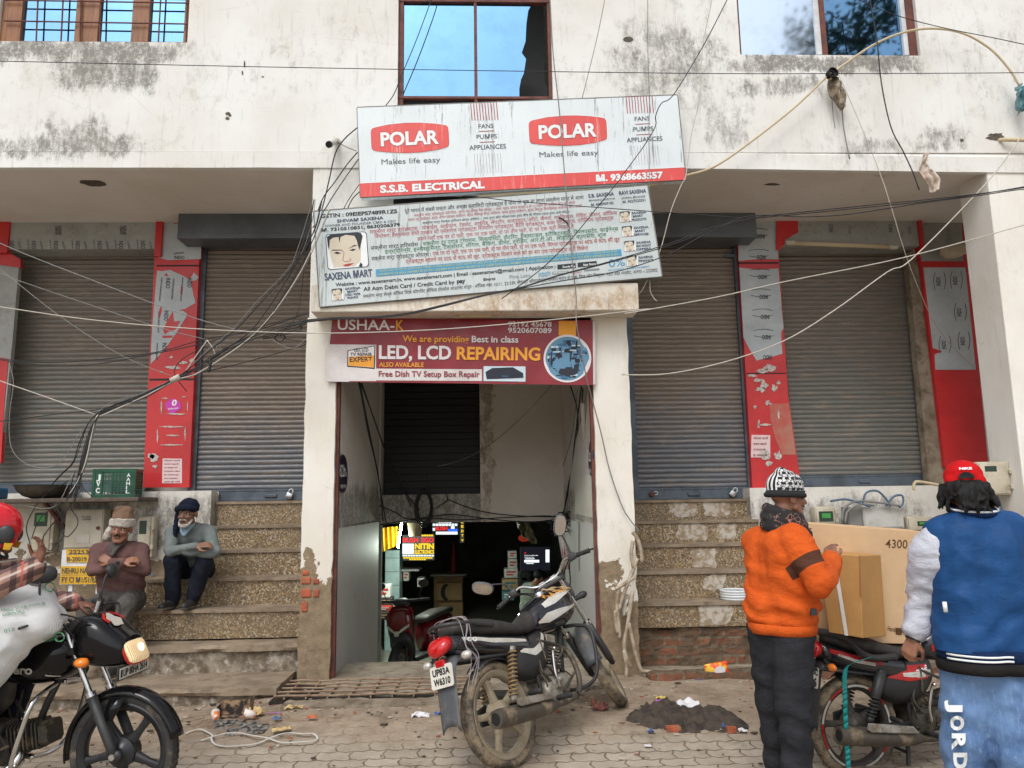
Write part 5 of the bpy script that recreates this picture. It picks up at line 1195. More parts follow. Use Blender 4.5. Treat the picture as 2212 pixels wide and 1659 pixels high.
meter('electric meter with a bright green display above the large carton',K8,1536,292,1672,372,8.45,(1590,318,1640,346),None,True)
meter('large cream electric meter on the pier behind the red cap',K8,1932,-6,2084,180,7.42,(1956,18,2018,50),None,False)
def jbox(label,K,x0,y0,x1,y1,Y,mat,dep=.15):
    t=thing('junction_box',label,'junction box',group='junction boxes')
    a,b=P(*K(x0,y1),Y),P(*K(x1,y0),Y)
    q=MB();q.bbox((a.x,Y,a.z),(b.x,Y+dep,b.z),.006);q.build('case',mat,t)
    q=MB();q.bbox((a.x+.012,Y-.010,a.z+.015),(b.x-.012,Y+.001,b.z-.015),.004);q.build('door',mat,t)
    return t,a,b
m_jb=pm('cream painted steel',srgb(186,178,160),srgb(168,158,140),4,rough=.5,dirt=srgb(120,84,54),damt=.27,dscale=7)
t,a,b=jbox('cream steel junction box with a round lock and paper label',K6,358,192,592,420,8.42,m_jb)
q=MB();c0=P(*K6(556,300),8.408);q.lathe([(0,.02),(.016,.02),(.02,0)],c0,(0,-1,0),14);q.build('lock',m_rust,t)
q=MB();q.box((P(*K6(430,385),8.4).x,8.405,P(*K6(430,385),8.4).z),(P(*K6(506,338),8.4).x,8.409,P(*K6(506,338),8.4).z));q.build('paper_label',m_cwh,t)
q=MB();txt(q,'9101/NP',K6(462,243),K6(515,242),4,8.4085,.02);txt(q,'10008',K6(465,257),K6(515,256),4,8.4085,.02);q.build('print',m_ink,t)
jbox('pale grey junction box with hoses entering its top behind the carton',K8,1300,240,1508,360,8.42,pm('grey painted steel',srgb(188,186,180),srgb(160,158,150),4,rough=.5,dirt=srgb(120,112,100),damt=.3))
jbox('narrow dark grey junction box beside the pale one',K8,1212,240,1296,350,8.46,m_cgr)
for i,(pts,lab) in enumerate((([(1115,210),(1200,200),(1290,225),(1330,240)],'blue grey hose lying along the ledge above the small meter'),([(1290,225),(1310,165),(1370,155),(1420,200),(1440,240)],'blue grey hose arched over the pale junction box'),([(1420,235),(1460,185),(1505,180),(1510,220),(1490,245)],'blue grey hose looped at the right of the pale junction box'),([(1180,320),(1190,250),(1260,210),(1400,220),(1490,235)],'grey hose running over both junction boxes'),([(1195,330),(1210,265),(1280,225),(1350,232)],'grey hose bent down beside the small meter'))):cable(lab,pts,.014,m_cbl if i<3 else m_cgr,8.36,K8,'hoses at the junction boxes',name='hose',n=8)
cable('cream bent conduit on the ledge under the right shutter',[(1568,150),(1572,115),(1600,105),(1740,130),(1800,150)],.02,m_cbe,8.4,K8,name='conduit',n=8)
cable('blue grey hose hanging beside the brown sweater',[(820,490),(835,530),(850,560),(872,572)],.012,m_cbl,8.3,K6,name='hose',n=8)
cable('blue cable below the large meter on the pier',[(2020,180),(2040,230),(2060,290)],.012,m_cbl,7.5,K8,name='hose',n=8)
# wires hanging round the meters on the left
MW=[[(425,-20),(385,110),(350,165),(300,190),(240,230),(200,300),(180,360)],[(440,-10),(420,130),(360,230),(345,310),(380,350),(430,300),(440,250),(400,180),(400,60)],[(410,0),(330,160),(240,190),(110,170),(0,200)],[(390,30),(250,120),(200,180),(150,290),(170,390)],[(300,400),(360,340),(330,200),(230,130)],[(455,-10),(470,70),(520,120)],[(360,200),(280,300),(240,370),(280,430),(340,370)]]
MWl=['black wire drooping from the bundle past the meter under the pan','black wire looped before the cream junction box','grey wire running left from the bundle below the pan','black wire hanging down left of the meter','thin wire crossing before the meter under the pan','short black wire end touching the ledge by the crate','thin black wire looped low between meter and junction box']
for pts,lab in zip(MW,MWl):cable(lab,pts,.006,m_cbk if 'grey' not in lab else m_cgr,8.15,K6,'wires hanging round the left meters')
# ledge with bracket; pan, crate
m_ledge=pm('rusty ledge iron',srgb(92,80,70),srgb(70,60,52),9,rough=.75,dirt=srgb(128,112,94),damt=.35,bump=.3)
q=MB();zl_=P(150,1076,8.2).z;q.bbox((XL+2,8.12,zl_-.045),(sx(302,1076,8.15),8.62,zl_),.01);lg=q.build('iron_ledge',m_ledge);tag(lg,'rusty iron ledge carrying the sooty pan and the green crate','ledge')
q=MB();q.tube([P(*K6(250,150),8.2),P(*K6(365,300),8.55)],.022,4);q.build('bracket',m_rust,lg)
q=MB();cp=P(97,1060,8.33);r_=.285
cp.z=zl_
q.lathe([(0,.0),(.12,.002),(.2,.03),(.26,.085),(r_,.135),(r_+.015,.138),(r_-.01,.128),(.25,.085),(.19,.04),(0,.012)],cp,(0,0,1),36);tag(q.build('iron_pan',pm('sooty iron',srgb(92,86,78),srgb(70,64,58),9,rough=.6,metal=.5,dirt=srgb(110,96,80),damt=.35),ang=40),'wide sooty iron pan standing on the iron ledge','pan')
cr_=thing('plastic_crate','green plastic crate standing on the ledge beside the red panel','crate')
m_grn=pm('green crate plastic',srgb(22,84,58),srgb(16,64,46),8,rough=.45,dirt=srgb(60,76,58),damt=.3)
pc=P(196,1074,8.18);pc.z=zl_
cr_.matrix_world=Matrix.Translation(pc) @ Matrix.Rotation(R(12),4,'Z')
def cbx(mb,a,b):mb.box(a,b)
W_,D_,H_=.42,.34,.30
q=MB();q.local=True
for x in (0,W_-.03):
    for y in (0,D_-.03):q.box((x,y,0),(x+.03,y+.03,H_))
for z in (0,H_-.035):
    q.box((.03,0.002,z),(W_-.03,.02,z+.035));q.box((.03,D_-.02,z),(W_-.03,D_-.002,z+.035));q.box((.002,.03,z),(.02,D_-.03,z+.035));q.box((W_-.02,.03,z),(W_-.002,D_-.03,z+.035))
q.box((.03,.03,.004),(W_-.03,D_-.03,.015));q.build('crate_frame',m_grn,cr_,bevel=.003)
q=MB();q.local=True
q.box((.031,.004,.036),(.1,.018,H_-.036));q.box((W_-.1,.004,.036),(W_-.031,.018,H_-.036))
q.build('name_panel',m_grn,cr_)
q=MB();q.local=True
for i in range(9):z=.055+i*.024;q.box((.1,.006,z),(W_-.1,.014,z+.009));q.box((.1,D_-.014,z),(W_-.1,D_-.006,z+.009));q.box((.006,.03,z),(.014,D_-.03,z+.009));q.box((W_-.014,.03,z),(W_-.006,D_-.03,z+.009))
for i in range(6):x=.12+i*.034;q.box((x,.007,.036),(x+.009,.013,H_-.036));q.box((x,D_-.013,.036),(x+.009,D_-.007,H_-.036))
for i in range(7):y=.05+i*.036;q.box((.007,y,.036),(.013,y+.009,H_-.036));q.box((W_-.013,y,.036),(W_-.007,y+.009,H_-.036))
q.build('lattice',m_grn,cr_)
q=MB();q.local=True
for i,ch in enumerate('JVC'):txt3(q,ch,(.042,.001,.19-i*.07),(1,0,0),(0,0,1),.04,.05,.04)
for i,ch in enumerate('AAHIL'):txt3(q,ch,(W_-.09,.001,.215-i*.043),(1,0,0),(0,0,1),.036 if ch != 'I' else .01,.034,.03)
q.build('lettering',m_inkw,cr_)
q=MB();q.bbox((P(-20,1060,8.3).x,8.2,zl_),(P(7,1060,8.3).x,8.4,zl_+.12),.02);tag(q.build('packet',flat('blue packet',srgb(40,110,150),.4)),'blue packet at the left end of the iron ledge','packet')
# yellow painted number boards on a grey stand
m_yel=pm('yellow enamel board',srgb(214,168,34),srgb(196,148,30),4,rough=.5,dirt=srgb(120,104,70),damt=.25,dscale=14)
bd=thing('number_board','grey metal stand with yellow hand painted number boards behind the brown sweater','sign')
YN=8.2
q=MB()
a,b=P(*K6(340,622),YN+.02),P(*K6(566,420),YN+.02)
q.box((a.x,YN+.012,a.z),(b.x,YN+.03,b.z));q.build('back_plate',m_alu,bd)
q=MB();q.box((P(*K6(362,860),YN).x,YN+.03,gh(-3,7.0)),(P(*K6(385,860),YN).x,YN+.055,a.z+.02));q.box((P(*K6(520,860),YN).x,YN+.03,gh(-3,7.0)),(P(*K6(540,860),YN).x,YN+.055,a.z+.02));q.build('leg',m_alu,bd)
for x0,y0,x1,y1 in ((374,420,540,448),(374,452,540,494),(344,517,564,565),(340,568,566,618)):
    q=MB();q.prism([P(*K6(x0,y0),YN),P(*K6(x1,y0),YN),P(*K6(x1,y1),YN),P(*K6(x0,y1),YN)],(0,.01,0));q.build('yellow_plate',m_yel,bd)
q=MB();k6=1400/1982*W0/4096
for s,x0,x1,y,h in (('222533',390,524,446,22),('B-20019 8..',380,530,488,24),('NEHRU NAGAR',352,552,557,30),('FY CI M1/S1/BZ',350,556,608,30)):txt(q,s,K6(x0,y),K6(x1,y),h*k6,YN-.003,.02)
q.build('lettering',m_ink,bd)
# padlocks on the shutter bars
def padlock(label,x,y,Y,rot,mat,s=1):
    t=thing('padlock',label,'padlock',group='padlocks on the shutters')
    M_=Matrix.Translation(P(x,y,Y)) @ Matrix.Rotation(rot,4,'Y')
    q=MB();q.m=M_;q.bbox((-.035*s,-.018,-.045*s),(.035*s,.018,.02*s),.008);q.build('lock_body',mat,t,ang=40)
    q=MB();q.m=M_;q.tube([(-.022*s,0,.02*s)]+[(-.022*s*math.cos(i*math.pi/8),0,.045*s+.022*s*math.sin(i*math.pi/8)) for i in range(9)]+[(.022*s,0,.02*s)],.006,6);q.build('shackle',m_alu,t,smooth=True)
m_chr0=pm('worn bright steel',(.62,.62,.62),(.5,.5,.5),9,rough=.25,metal=1)
padlock('old brass padlock at the left of the brown shutter foot',*K6(1212,125),S2-.07,R(35),m_rust)
padlock('bright steel padlock at the right of the brown shutter foot',*K6(1640,112),S2-.07,R(20),m_chr0)
padlock('bright steel padlock on the shutter above the granite steps',*K8(588,165),S2-.07,R(40),m_chr0)
padlock('rusty bolt lock at the left of the shutter above the granite steps',*K8(152,170),S2-.07,R(80),m_rust,.8)
# tube lamp batten over the right shop, white coil on the steps
bt=thing('lamp_batten','dusty cream tube lamp batten under the torn film of the right header','lamp')
q=MB();q.tube([P(*K5(908,100),S-.06),P(*K5(1490,122),S-.06)],.028,8);q.build('batten',m_cbe,bt,smooth=True)
q=MB();a,b=P(*K5(905,98),S-.06),P(*K5(1492,122),S-.06);q.rcone(a-V((.01,0,0)),a+V((.05,0,0)),.034,.034);q.rcone(b-V((.05,0,0)),b+V((.01,0,0)),.034,.034);q.build('end_holder',m_cwh,bt,smooth=True)
q=MB();a,b=P(993,686,7.1),P(1062,678,7.1);q.bbox((a.x,7.08,a.z),(b.x,7.14,b.z+.01),.006);tag(q.build('lamp_holder',m_cbe),'short cream lamp holder on the canopy edge above the banner','lamp holder')
q=MB();cc=P(*K8(600,745),RY[3]+.02);cc=P(1588,1297,RY[4]+.16);cc.z=rz[4]
for j,(rr_,zz) in enumerate(((.128,.012),(.132,.036),(.13,.060),(.131,.084))):
    q.lathe([(rr_+.014*math.cos(i*math.pi/5),zz+.0135*math.sin(i*math.pi/5)) for i in range(10)],cc,(0,0,1),40,closed=True)
tag(q.build('wire_coil',flat('white coil plastic',srgb(208,212,212),.35),smooth=True),'white coil of cable lying on the granite step','coil')
# ---------------------------------------------------------------- motorcycles (local axes: x forward from the rear axle, y to the left, z up)
m_rub=pm('worn tyre rubber',srgb(58,56,54),srgb(44,43,42),10,rough=.85,dirt=srgb(132,118,98),damt=.36,dscale=12,bump=.3,bscale=50)
m_rubd=pm('muddy tyre rubber',srgb(62,58,54),srgb(84,76,64),12,rough=.9,dirt=srgb(146,130,106),damt=.48,dscale=10,bump=.3,bscale=50)
m_chr=pm('chrome',(.72,.72,.72),(.6,.6,.6),14,rough=.16,metal=1,dirt=srgb(110,98,82),damt=.22,dscale=14)
m_gbk=pm('gloss black paint',(.005,.005,.006),(.007,.007,.008),3,rough=.07,spec=.35,rvar=.02)
m_gbd=pm('dusty black paint',(.012,.013,.017),(.028,.027,.027),4,.5,.8,rough=.12,coat=.5,dirt=srgb(112,100,86),damt=.24,dscale=7,rvar=.05)
m_pbk=pm('black plastic',(.022,.022,.023),(.034,.034,.034),6,rough=.5,dirt=srgb(110,98,82),damt=.24,dscale=10,rvar=.12)
m_pgd=pm('dusty grey plastic',srgb(74,78,84),srgb(92,92,90),6,rough=.55,dirt=srgb(146,132,110),damt=.36,dscale=8)
m_seat=pm('worn seat vinyl',srgb(44,42,42),srgb(66,62,58),5,rough=.55,dirt=srgb(112,102,90),damt=.3,dscale=6,bump=.25,bscale=120)
m_eng=pm('grimy alloy',srgb(166,162,152),srgb(120,112,98),10,rough=.45,metal=.6,dirt=srgb(98,84,66),damt=.42,dscale=12,bump=.4)
m_engd=pm('grimy dark engine',srgb(66,62,56),srgb(48,45,40),12,rough=.6,metal=.3,dirt=srgb(120,104,82),damt=.4,dscale=12,bump=.4)
m_muf=pm('dusty muffler',srgb(86,80,72),srgb(64,60,54),8,rough=.55,metal=.4,dirt=srgb(140,124,100),damt=.42,dscale=8)
m_wal=pm('dusty alloy wheel',srgb(156,144,122),srgb(138,124,102),8,rough=.6,dirt=srgb(112,96,76),damt=.34,dscale=10)
m_wbk=pm('black alloy wheel',srgb(48,49,52),srgb(40,41,43),8,rough=.35,metal=.3,dirt=srgb(110,98,82),damt=.2,dscale=10)
m_wbd=pm('dusty black alloy wheel',srgb(66,61,55),srgb(54,50,46),8,rough=.6,dirt=srgb(122,108,88),damt=.36,dscale=10)
m_redl=NT('red lamp lens').set((.50,.008,.010),.08,spec=.8);m_amb=NT('amber lens').set((.85,.22,.015),.1,spec=.7);m_clr=NT('clear lens').set((.72,.68,.62),.08,metal=.5,spec=.7)
m_plate=pm('number plate white',srgb(216,214,204),srgb(204,200,188),5,rough=.4,dirt=srgb(140,124,100),damt=.2,dscale=9)
m_mir=NT('mirror glass').set((.62,.58,.54),.08,metal=1.0)
m_sil=pm('silver decal',srgb(196,194,188),srgb(178,172,160),8,rough=.35,dirt=srgb(120,108,90),damt=.24)
m_rdec=pm('red decal',srgb(178,30,28),srgb(150,26,26),8,rough=.35,dirt=srgb(80,60,50),damt=.25)
m_hl=NT('lit headlamp glass');w_=m_hl.n('TexWave');w_.inputs['Scale'].default_value=26;w_.bands_direction='Y';w_.inputs['Distortion'].default_value=2.5;m_hl.l(m_hl.co,w_.inputs['Vector'])
hc_=m_hl.mix(m_hl.ramp(w_.outputs['Fac'],.2,.8),(.62,.44,.24),(.95,.72,.42));m_hl.l(hc_,m_hl.b.inputs['Emission Color']);m_hl.b.inputs['Emission Strength'].default_value=.22;m_hl=m_hl.set(hc_,.12)
m_bulb=emit('headlamp bulb glow',(1,.86,.6),2.2)
def msec(x,hw,zb,zt,y=0):return ((x,y,(zb+zt)/2),(0,hw,0),(0,0,(zt-zb)/2),(0,0,-(zt-zb)/2))
def ysurf(secs,x,z,ex=2.4):
    xs=[s[0] for s in secs];i=max(0,min(len(secs)-2,next((k for k in range(len(xs)-1) if xs[k] <= x <= xs[k+1]),0 if x<xs[0] else len(xs)-2)))
    t=max(0,min(1,(x-xs[i])/(xs[i+1]-xs[i])));hw,zb,zt=[secs[i][k]*(1-t)+secs[i+1][k]*t for k in (1,2,3)]
    v=min(.98,abs((z-(zb+zt)/2)/((zt-zb)/2)))
    return hw*(1-v**ex)**(1/ex)
def decal(mb,secs,up_,lo_,side=-1,n=16,ex=2.4,e=.003):
    L=lambda pl,t:(lambda j:(pl[min(int(j),len(pl)-2)][0]*(1-(j-min(int(j),len(pl)-2)))+pl[min(int(j),len(pl)-2)+1][0]*(j-min(int(j),len(pl)-2)),pl[min(int(j),len(pl)-2)][1]*(1-(j-min(int(j),len(pl)-2)))+pl[min(int(j),len(pl)-2)+1][1]*(j-min(int(j),len(pl)-2))))(t*(len(pl)-1))
    def f(u_,v_):
        a,b=L(up_,u_),L(lo_,u_);x,z=a[0]*(1-v_)+b[0]*v_,a[1]*(1-v_)+b[1]*v_
        return V((x,side*(ysurf(secs,x,z,ex)+e),z))
    mb.grid(f,n,5)
def smooth_secs(secs,k=5):
    pts=crom([V((s[0],s[1],s[2])) for s in secs],k);tops=crom([V((s[0],s[3],0)) for s in secs],k)
    return [(a.x,a.y,a.z,b.y) for a,b in zip(pts,tops)]
def arcsheet(mb,c,r,a0,a1,hw,n=20,m_=8,drop=.02,r1=None):
    def f(u_,v_):
        a=R(a0+(a1-a0)*u_);t=v_*2-1;rr=(r if r1 is None else r+(r1-r)*u_)-drop*abs(t)**2.5
        return V((c[0]+rr*math.cos(a),c[1]+hw*t,c[2]+rr*math.sin(a)))
    mb.grid(f,n,m_)
RW,WB=.305,1.25
def wheel(root,c,mrim,mty,tread,M_=None,tw=.042,spin=0,stripe=None,rim_mats=None):
    def nb():
        q=MB();q.local=True
        if M_:q.m=M_
        return q
    q=nb();c=V(c)
    q.lathe([(.262,-.030),(.25,-.036),(.224,-.028),(.214,-.014),(.214,.014),(.224,.028),(.25,.036),(.262,.030),(.24,.012),(.24,-.012)],c,(0,1,0),48,closed=True)
    for k in range(5):
        a=spin+k*2*math.pi/5;d=V((math.cos(a),0,math.sin(a)));t=V((-math.sin(a),0,math.cos(a)))
        secs=[]
        for r_,w_,th in ((.045,.034,.026),(.09,.026,.022),(.15,.019,.018),(.2,.022,.018),(.222,.036,.02)):secs.append((c+d*r_,t*w_,V((0,th,0)),V((0,-th,0))))
        q.loft(secs,10,3)
    q.lathe([(0,-.065),(.03,-.065),(.034,-.055),(.062,-.04),(.078,-.034),(.08,.034),(.06,.05),(.03,.06),(0,.06)],c,(0,1,0),32)
    w=q.build('wheel',mrim,root,ang=40)
    q=nb();ro=RW
    pr=[(.252,-.028),(.262,-tw*.86),(.278,-tw),(.290,-tw*.93),(ro-.006,-tw*.62),(ro-.001,-tw*.3),(ro,0),(ro-.001,tw*.3),(ro-.006,tw*.62),(.290,tw*.93),(.278,tw),(.262,tw*.86),(.252,.028)]
    q.lathe(pr,c,(0,1,0),72)
    q.build('tyre',mty,w,smooth=True).matrix_parent_inverse=Matrix.Identity(4)
    if tread:
        q=nb();n_=58
        for i in range(n_):
            a=(i+.5)*2*math.pi/n_
            for row,(y0,y1,rr,of,sk) in enumerate(((-.4,-.03,ro-.0005,0,.3),(.03,.4,ro-.0005,.5,-.3),(-.92,-.5,ro-.010,.5,-.5),(.5,.92,ro-.010,0,.5))):
                aa=a+of*2*math.pi/n_;hw=.0095
                ps=[]
                for yy,sgn in ((y0,-1),(y1,1)):
                    ac=aa+sk*sgn*.010
                    r_in=rr-.004-(max(0,abs(yy)-.4)*.022 if row>1 else abs(yy)*.004)
                    for da in (-hw/ro,hw/ro):
                        for dr in (-.002,.0075):ps.append(c+V(((r_in+dr)*math.cos(ac+da),yy*tw,(r_in+dr)*math.sin(ac+da))))
                q.add(ps,[(0,1,3,2),(4,6,7,5),(0,4,5,1),(2,3,7,6),(1,5,7,3),(0,2,6,4)])
        q.build('tread',mty,w,norm=True)
    if stripe:
        q=nb()
        for k in range(10):
            a0=spin+k*2*math.pi/10;n_=8
            for s_ in (-1,1):
                q.cur=k % 2
                for i in range(n_):
                    a,b=a0+i/n_*.62,a0+(i+1)/n_*.62
                    q.add([c+V((r_*math.cos(t),s_*.0365,r_*math.sin(t))) for r_,t in ((.238,a),(.252,a),(.252,b),(.238,b))],[(0,1,2,3)])
        q.build('rim_tape',stripe,w)
    q=nb();q.tube([c+V((0,-.115,0)),c+V((0,.115,0))],.011,8);q.lathe([(0,.0),(.017,0),(.017,.014),(0,.014)],c+V((0,-.117,0)),(0,1,0),6);q.build('axle',m_eng,w)
    return w
def helix(mb,a,b,r,wr,turns,n=12):
    a,b=V(a),V(b);t=(b-a);L=t.length;t=t/L;u_=t.orthogonal().normalized();v_=t.cross(u_)
    N_=int(turns*n);mb.tube([a+t*L*i/N_+(u_*math.cos(i*2*math.pi/n)+v_*math.sin(i*2*math.pi/n))*r for i in range(N_+1)],wr,6)
def motorcycle(label,M_,o):
    root=thing('motorcycle',label,'motorcycle',group='motorcycles')
    root.matrix_world=M_
    def nb(steer=False):
        q=MB();q.local=True
        if steer:q.m=ST
        return q
    ra=R(26);ax=V((-math.sin(ra),0,math.cos(ra)));fa=V((WB,0,RW));pa=fa-V((.05,0,0))
    ST=Matrix.Translation(pa) @ Matrix.Rotation(o.get('steer',0),4,ax) @ Matrix.Translation(-pa)
    paint,plas=o['paint'],o['plas']
    wheel(root,(0,0,RW),o['rim'],o['tyre'],True,spin=.5,tw=.047,stripe=o.get('tape'))
    wheel(root,fa,o['rim'],o['tyre'],o.get('ftread',True),ST,spin=.9)
    # front fork, mudguard
    for s in (-1,1):
        q=nb(True);b=fa+V((0,s*.088,0));q.tube([b+ax*-.01,b+ax*.05,b+ax*.34],[.022,.026,.027],12);q.ell(b+V((.012,0,0)),(.03,.02,.03));k=q.build('fork_leg',o.get('fork',m_pbk),root,smooth=True)
        q=nb(True);q.tube([b+ax*.34,b+ax*.74],.0155,12);q.tube([b+ax*.335,b+ax*.36],.029,12);q.build('fork_tube',m_chr,k,ang=40)
    q=nb(True);q.bbox(fa+ax*.60+V((-.03,-.11,-.02)),fa+ax*.60+V((.03,.11,.02)),.01);q.bbox(fa+ax*.74+V((-.03,-.11,-.015)),fa+ax*.74+V((.03,.11,.015)),.01);q.build('fork_yoke',m_pbk,root,ang=40)
    q=nb(True);arcsheet(q,fa,RW+.035,o.get('mg0',28),o.get('mg1',172),.062,26,drop=.035)
    for s in (-1,1):q.add([fa+V((-.06,s*.062,RW-.01)),fa+V((.03,s*.062,RW-.01)),fa+V((-.02,s*.092,.18)),fa+V((-.08,s*.092,.18))],[(0,1,2,3)])
    f_=q.build('front_mudguard',o.get('mg',paint),root,smooth=True);z=f_.modifiers.new('thickness','SOLIDIFY');z.thickness=.005
    # tank
    ts=smooth_secs([(.47,.06,.70,.80),(.55,.105,.675,.855),(.68,.140,.66,.905),(.82,.152,.665,.935),(.93,.13,.70,.93),(.99,.075,.76,.885)])
    q=nb();q.loft([msec(*s) for s in ts],28,2.6);tk=q.build('fuel_tank',paint,root,smooth=True)
    q=nb();q.lathe([(0,.012),(.03,.012),(.036,0),(.036,-.02)],(.74,0,.925),(-.12,0,1),20);q.build('tank_cap',m_chr,tk,ang=40)
    # seat
    ss=smooth_secs([(-.33,.07,.83,.885),(-.24,.105,.805,.90),(-.05,.125,.77,.885),(.12,.135,.735,.84),(.28,.125,.705,.79),(.42,.10,.695,.795),(.52,.075,.70,.84)])
    q=nb();q.loft([msec(*s) for s in ss],24,2.8);q.build('seat',m_seat,root,smooth=True)
    # tail cowl and side panels
    cs=smooth_secs([(-.45,.055,.755,.83),(-.36,.10,.72,.832),(-.18,.122,.675,.81),(.02,.128,.63,.77),(.2,.128,.585,.735),(.34,.12,.56,.71)])
    q=nb();q.loft([msec(*s) for s in cs],24,2.8);tc=q.build('tail_cowl',paint,root,smooth=True)
    ps_=smooth_secs([(.16,.09,.48,.64),(.24,.125,.43,.67),(.38,.13,.42,.69),(.48,.115,.46,.70),(.55,.09,.52,.70)])
    q=nb();q.loft([msec(*s) for s in ps_],20,3);sp=q.build('side_panel',o.get('side',plas),root,smooth=True)
    for (mt,parent_,secs,upl,lol) in o.get('decals',lambda a,b,c:[])(ts,cs,ps_):
        par={'t':tk,'c':tc,'p':sp}[parent_]
        for s in (-1,1):
            q=nb();decal(q,secs,upl,lol,s,e=.0035,ex=2.6 if parent_=='t' else 2.8 if parent_=='c' else 3);q.build('decal',mt,par,smooth=True)
    for (s_,parent_,secs,x0,x1,z0,z1,h,mt,sh) in o.get('words',lambda a,b,c:[])(ts,cs,ps_):
        par={'t':tk,'c':tc,'p':sp}[parent_]
        q=nb();vs,fs=text_geo(s_,.03,sh)
        q.add([V((x0+(x1-x0)*u_,-(ysurf(secs,x0+(x1-x0)*u_,z0+(z1-z0)*u_+h*v_,2.6)+.007),z0+(z1-z0)*u_+h*v_)) for u_,v_ in vs],fs);q.build('lettering',mt,par)
    # rear mudguard, lamp, plate
    q=nb()
    pth=crom([(-.05,0,.675),(-.22,0,.70),(-.36,0,.72),(-.44,0,.68),(-.49,0,.54),(-.54,0,.35)],5)
    q.grid(lambda u_,v_:(lambda p:V((p.x,(v_*2-1)*(.085-.02*max(0,u_-.5)),p.z-.035*abs(v_*2-1)**3)))(pth[min(len(pth)-1,int(u_*(len(pth)-1)+.001))]),len(pth)-1,8)
    arcsheet(q,(0,0,RW),RW+.04,28,118,.06,16,drop=.03)
    f_=q.build('rear_mudguard',o.get('rmg',plas),root,smooth=True);z=f_.modifiers.new('thickness','SOLIDIFY');z.thickness=.005
    q=nb();q.loft([((-.40,0,.795),(0,.085,0),(0,0,.045),(0,0,-.05)),((-.455,0,.788),(0,.085,0),(0,0,.045),(0,0,-.055)),((-.495,0,.775),(0,.066,0),(0,0,.036),(0,0,-.048)),((-.512,0,.765),(0,.035,0),(0,0,.016),(0,0,-.024))],20,2.3);q.build('tail_light',m_redl,root,smooth=True)
    q=nb();q.bbox((-.492,-.035,.675),(-.462,.035,.715),.006);q.build('reflector',m_redl,root)
    pn=V((-1,0,.28)).normalized();pu=V((.28,0,1)).normalized();pc=V((-.50,0,.625));pr_=V((0,-1,0))
    pw,ph=.092,.064
    q=nb();q.prism([pc+pr_*a*pw+pu*b*ph for a,b in ((-.9,-1),(.9,-1),(1,-.85),(1,.85),(.9,1),(-.9,1),(-1,.85),(-1,-.85))],-pn*.008);pl=q.build('number_plate',m_plate,root)
    q=nb()
    for (t_,x,y,w_,h_) in o.get('plate',()):txt3(q,t_,pc+pr_*x+pu*y+pn*.002,pr_,pu,w_,h_,.04)
    if q.v:q.build('lettering',m_ink0,pl)
    for s in (-1,1):
        for nm,c,st in (('indicator',V((-.40,s*.165,.70)),V((-.38,s*.08,.73))),):
            q=nb();q.loft([(c+V((.035,0,0)),V((0,.016,0)),V((0,0,.012)),V((0,0,-.012))),(c+V((.01,0,0)),V((0,.036,0)),V((0,0,.024)),V((0,0,-.024))),(c+V((-.02,0,0)),V((0,.034,0)),V((0,0,.022)),V((0,0,-.022))),(c+V((-.034,0,0)),V((0,.016,0)),V((0,0,.01)),V((0,0,-.01)))],14,2);k=q.build('indicator',o.get('ind',m_amb),root,smooth=True)
            q=nb();q.tube([st,c],.011,8);q.build('stalk',m_pbk,k)
        c=V((1.08,s*.165,.80));q=nb(True);q.loft([(c+V((-.04,0,0)),V((0,.014,0)),V((0,0,.012)),V((0,0,-.012))),(c,V((0,.036,0)),V((0,0,.026)),V((0,0,-.026))),(c+V((.03,0,0)),V((0,.03,0)),V((0,0,.024)),V((0,0,-.024))),(c+V((.045,0,0)),V((0,.008,0)),V((0,0,.008)),V((0,0,-.008)))],14,2);k=q.build('indicator',o.get('ind_f',m_amb),root,smooth=True)
        q=nb(True);q.rcone(V((1.06,s*.08,.80)),c+V((-.02,0,0)),.013,.024);q.build('stalk',m_pbk,k,smooth=True)
    # cowl, headlight, instruments
    if o.get('cowl')=='square':
        hs_=smooth_secs([(.97,.09,.82,.99),(1.03,.135,.775,1.035),(1.12,.142,.755,1.02),(1.21,.128,.755,.955),(1.275,.105,.765,.905)])
        q=nb(True);q.loft([msec(*s) for s in hs_],24,3.2);cw=q.build('headlight_cowl',paint,root,smooth=True)
        f_=lambda a,b,e:V((1.276+e-(b)*.35*.09,a*.098,.835+b*.064))
        rr_=lambda k:[f_(math.copysign(abs(math.cos(t))**.45,math.cos(t))*k,math.copysign(abs(math.sin(t))**.45,math.sin(t))*k,.0) for t in [i*math.pi/14 for i in range(28)]]
        q=nb(True);q.prism(rr_(1.06),(.012,0,0));q.build('lamp_rim',m_rdec if o.get('redrim') else m_pbk,cw)
        q=nb(True);q.loft([(V((1.285-b_,0,.835)),V((0,.094*k,0)),V((-.03*k,0,.061*k)),V((.03*k,0,-.061*k))) for b_,k in ((0,1),(-.014,.96),(-.024,.8),(-.029,.4))],28,4.5);hl=q.build('headlight',m_hl if o.get('lit') else m_clr,root,smooth=True)
        if o.get('lit'):q=nb(True);q.ell((1.308,.018,.838),(.01,.026,.032));q.build('bulb_glow',m_bulb,hl,smooth=True)
        for t_,a in ((o.get('mark'),1),):
            if t_:
                q=nb(True);txt3(q,t_,V((1.236,-.045,.925)),V((0,1,0)),V((-.55,0,.8)).normalized(),.10,.022,.02,.2);q.build('lettering',m_inkw,cw)
        q=nb(True)
        for s in (-1,1):q.prism([V((1.10,s*.03,1.03)),V((1.13,s*.075,1.012)),V((1.17,s*.075,.99)),V((1.17,s*.06,.992)),V((1.14,s*.06,1.009)),V((1.115,s*.03,1.026))],(0,0,.006))
        if o.get('redrim'):q.build('decal',m_rdec,cw)
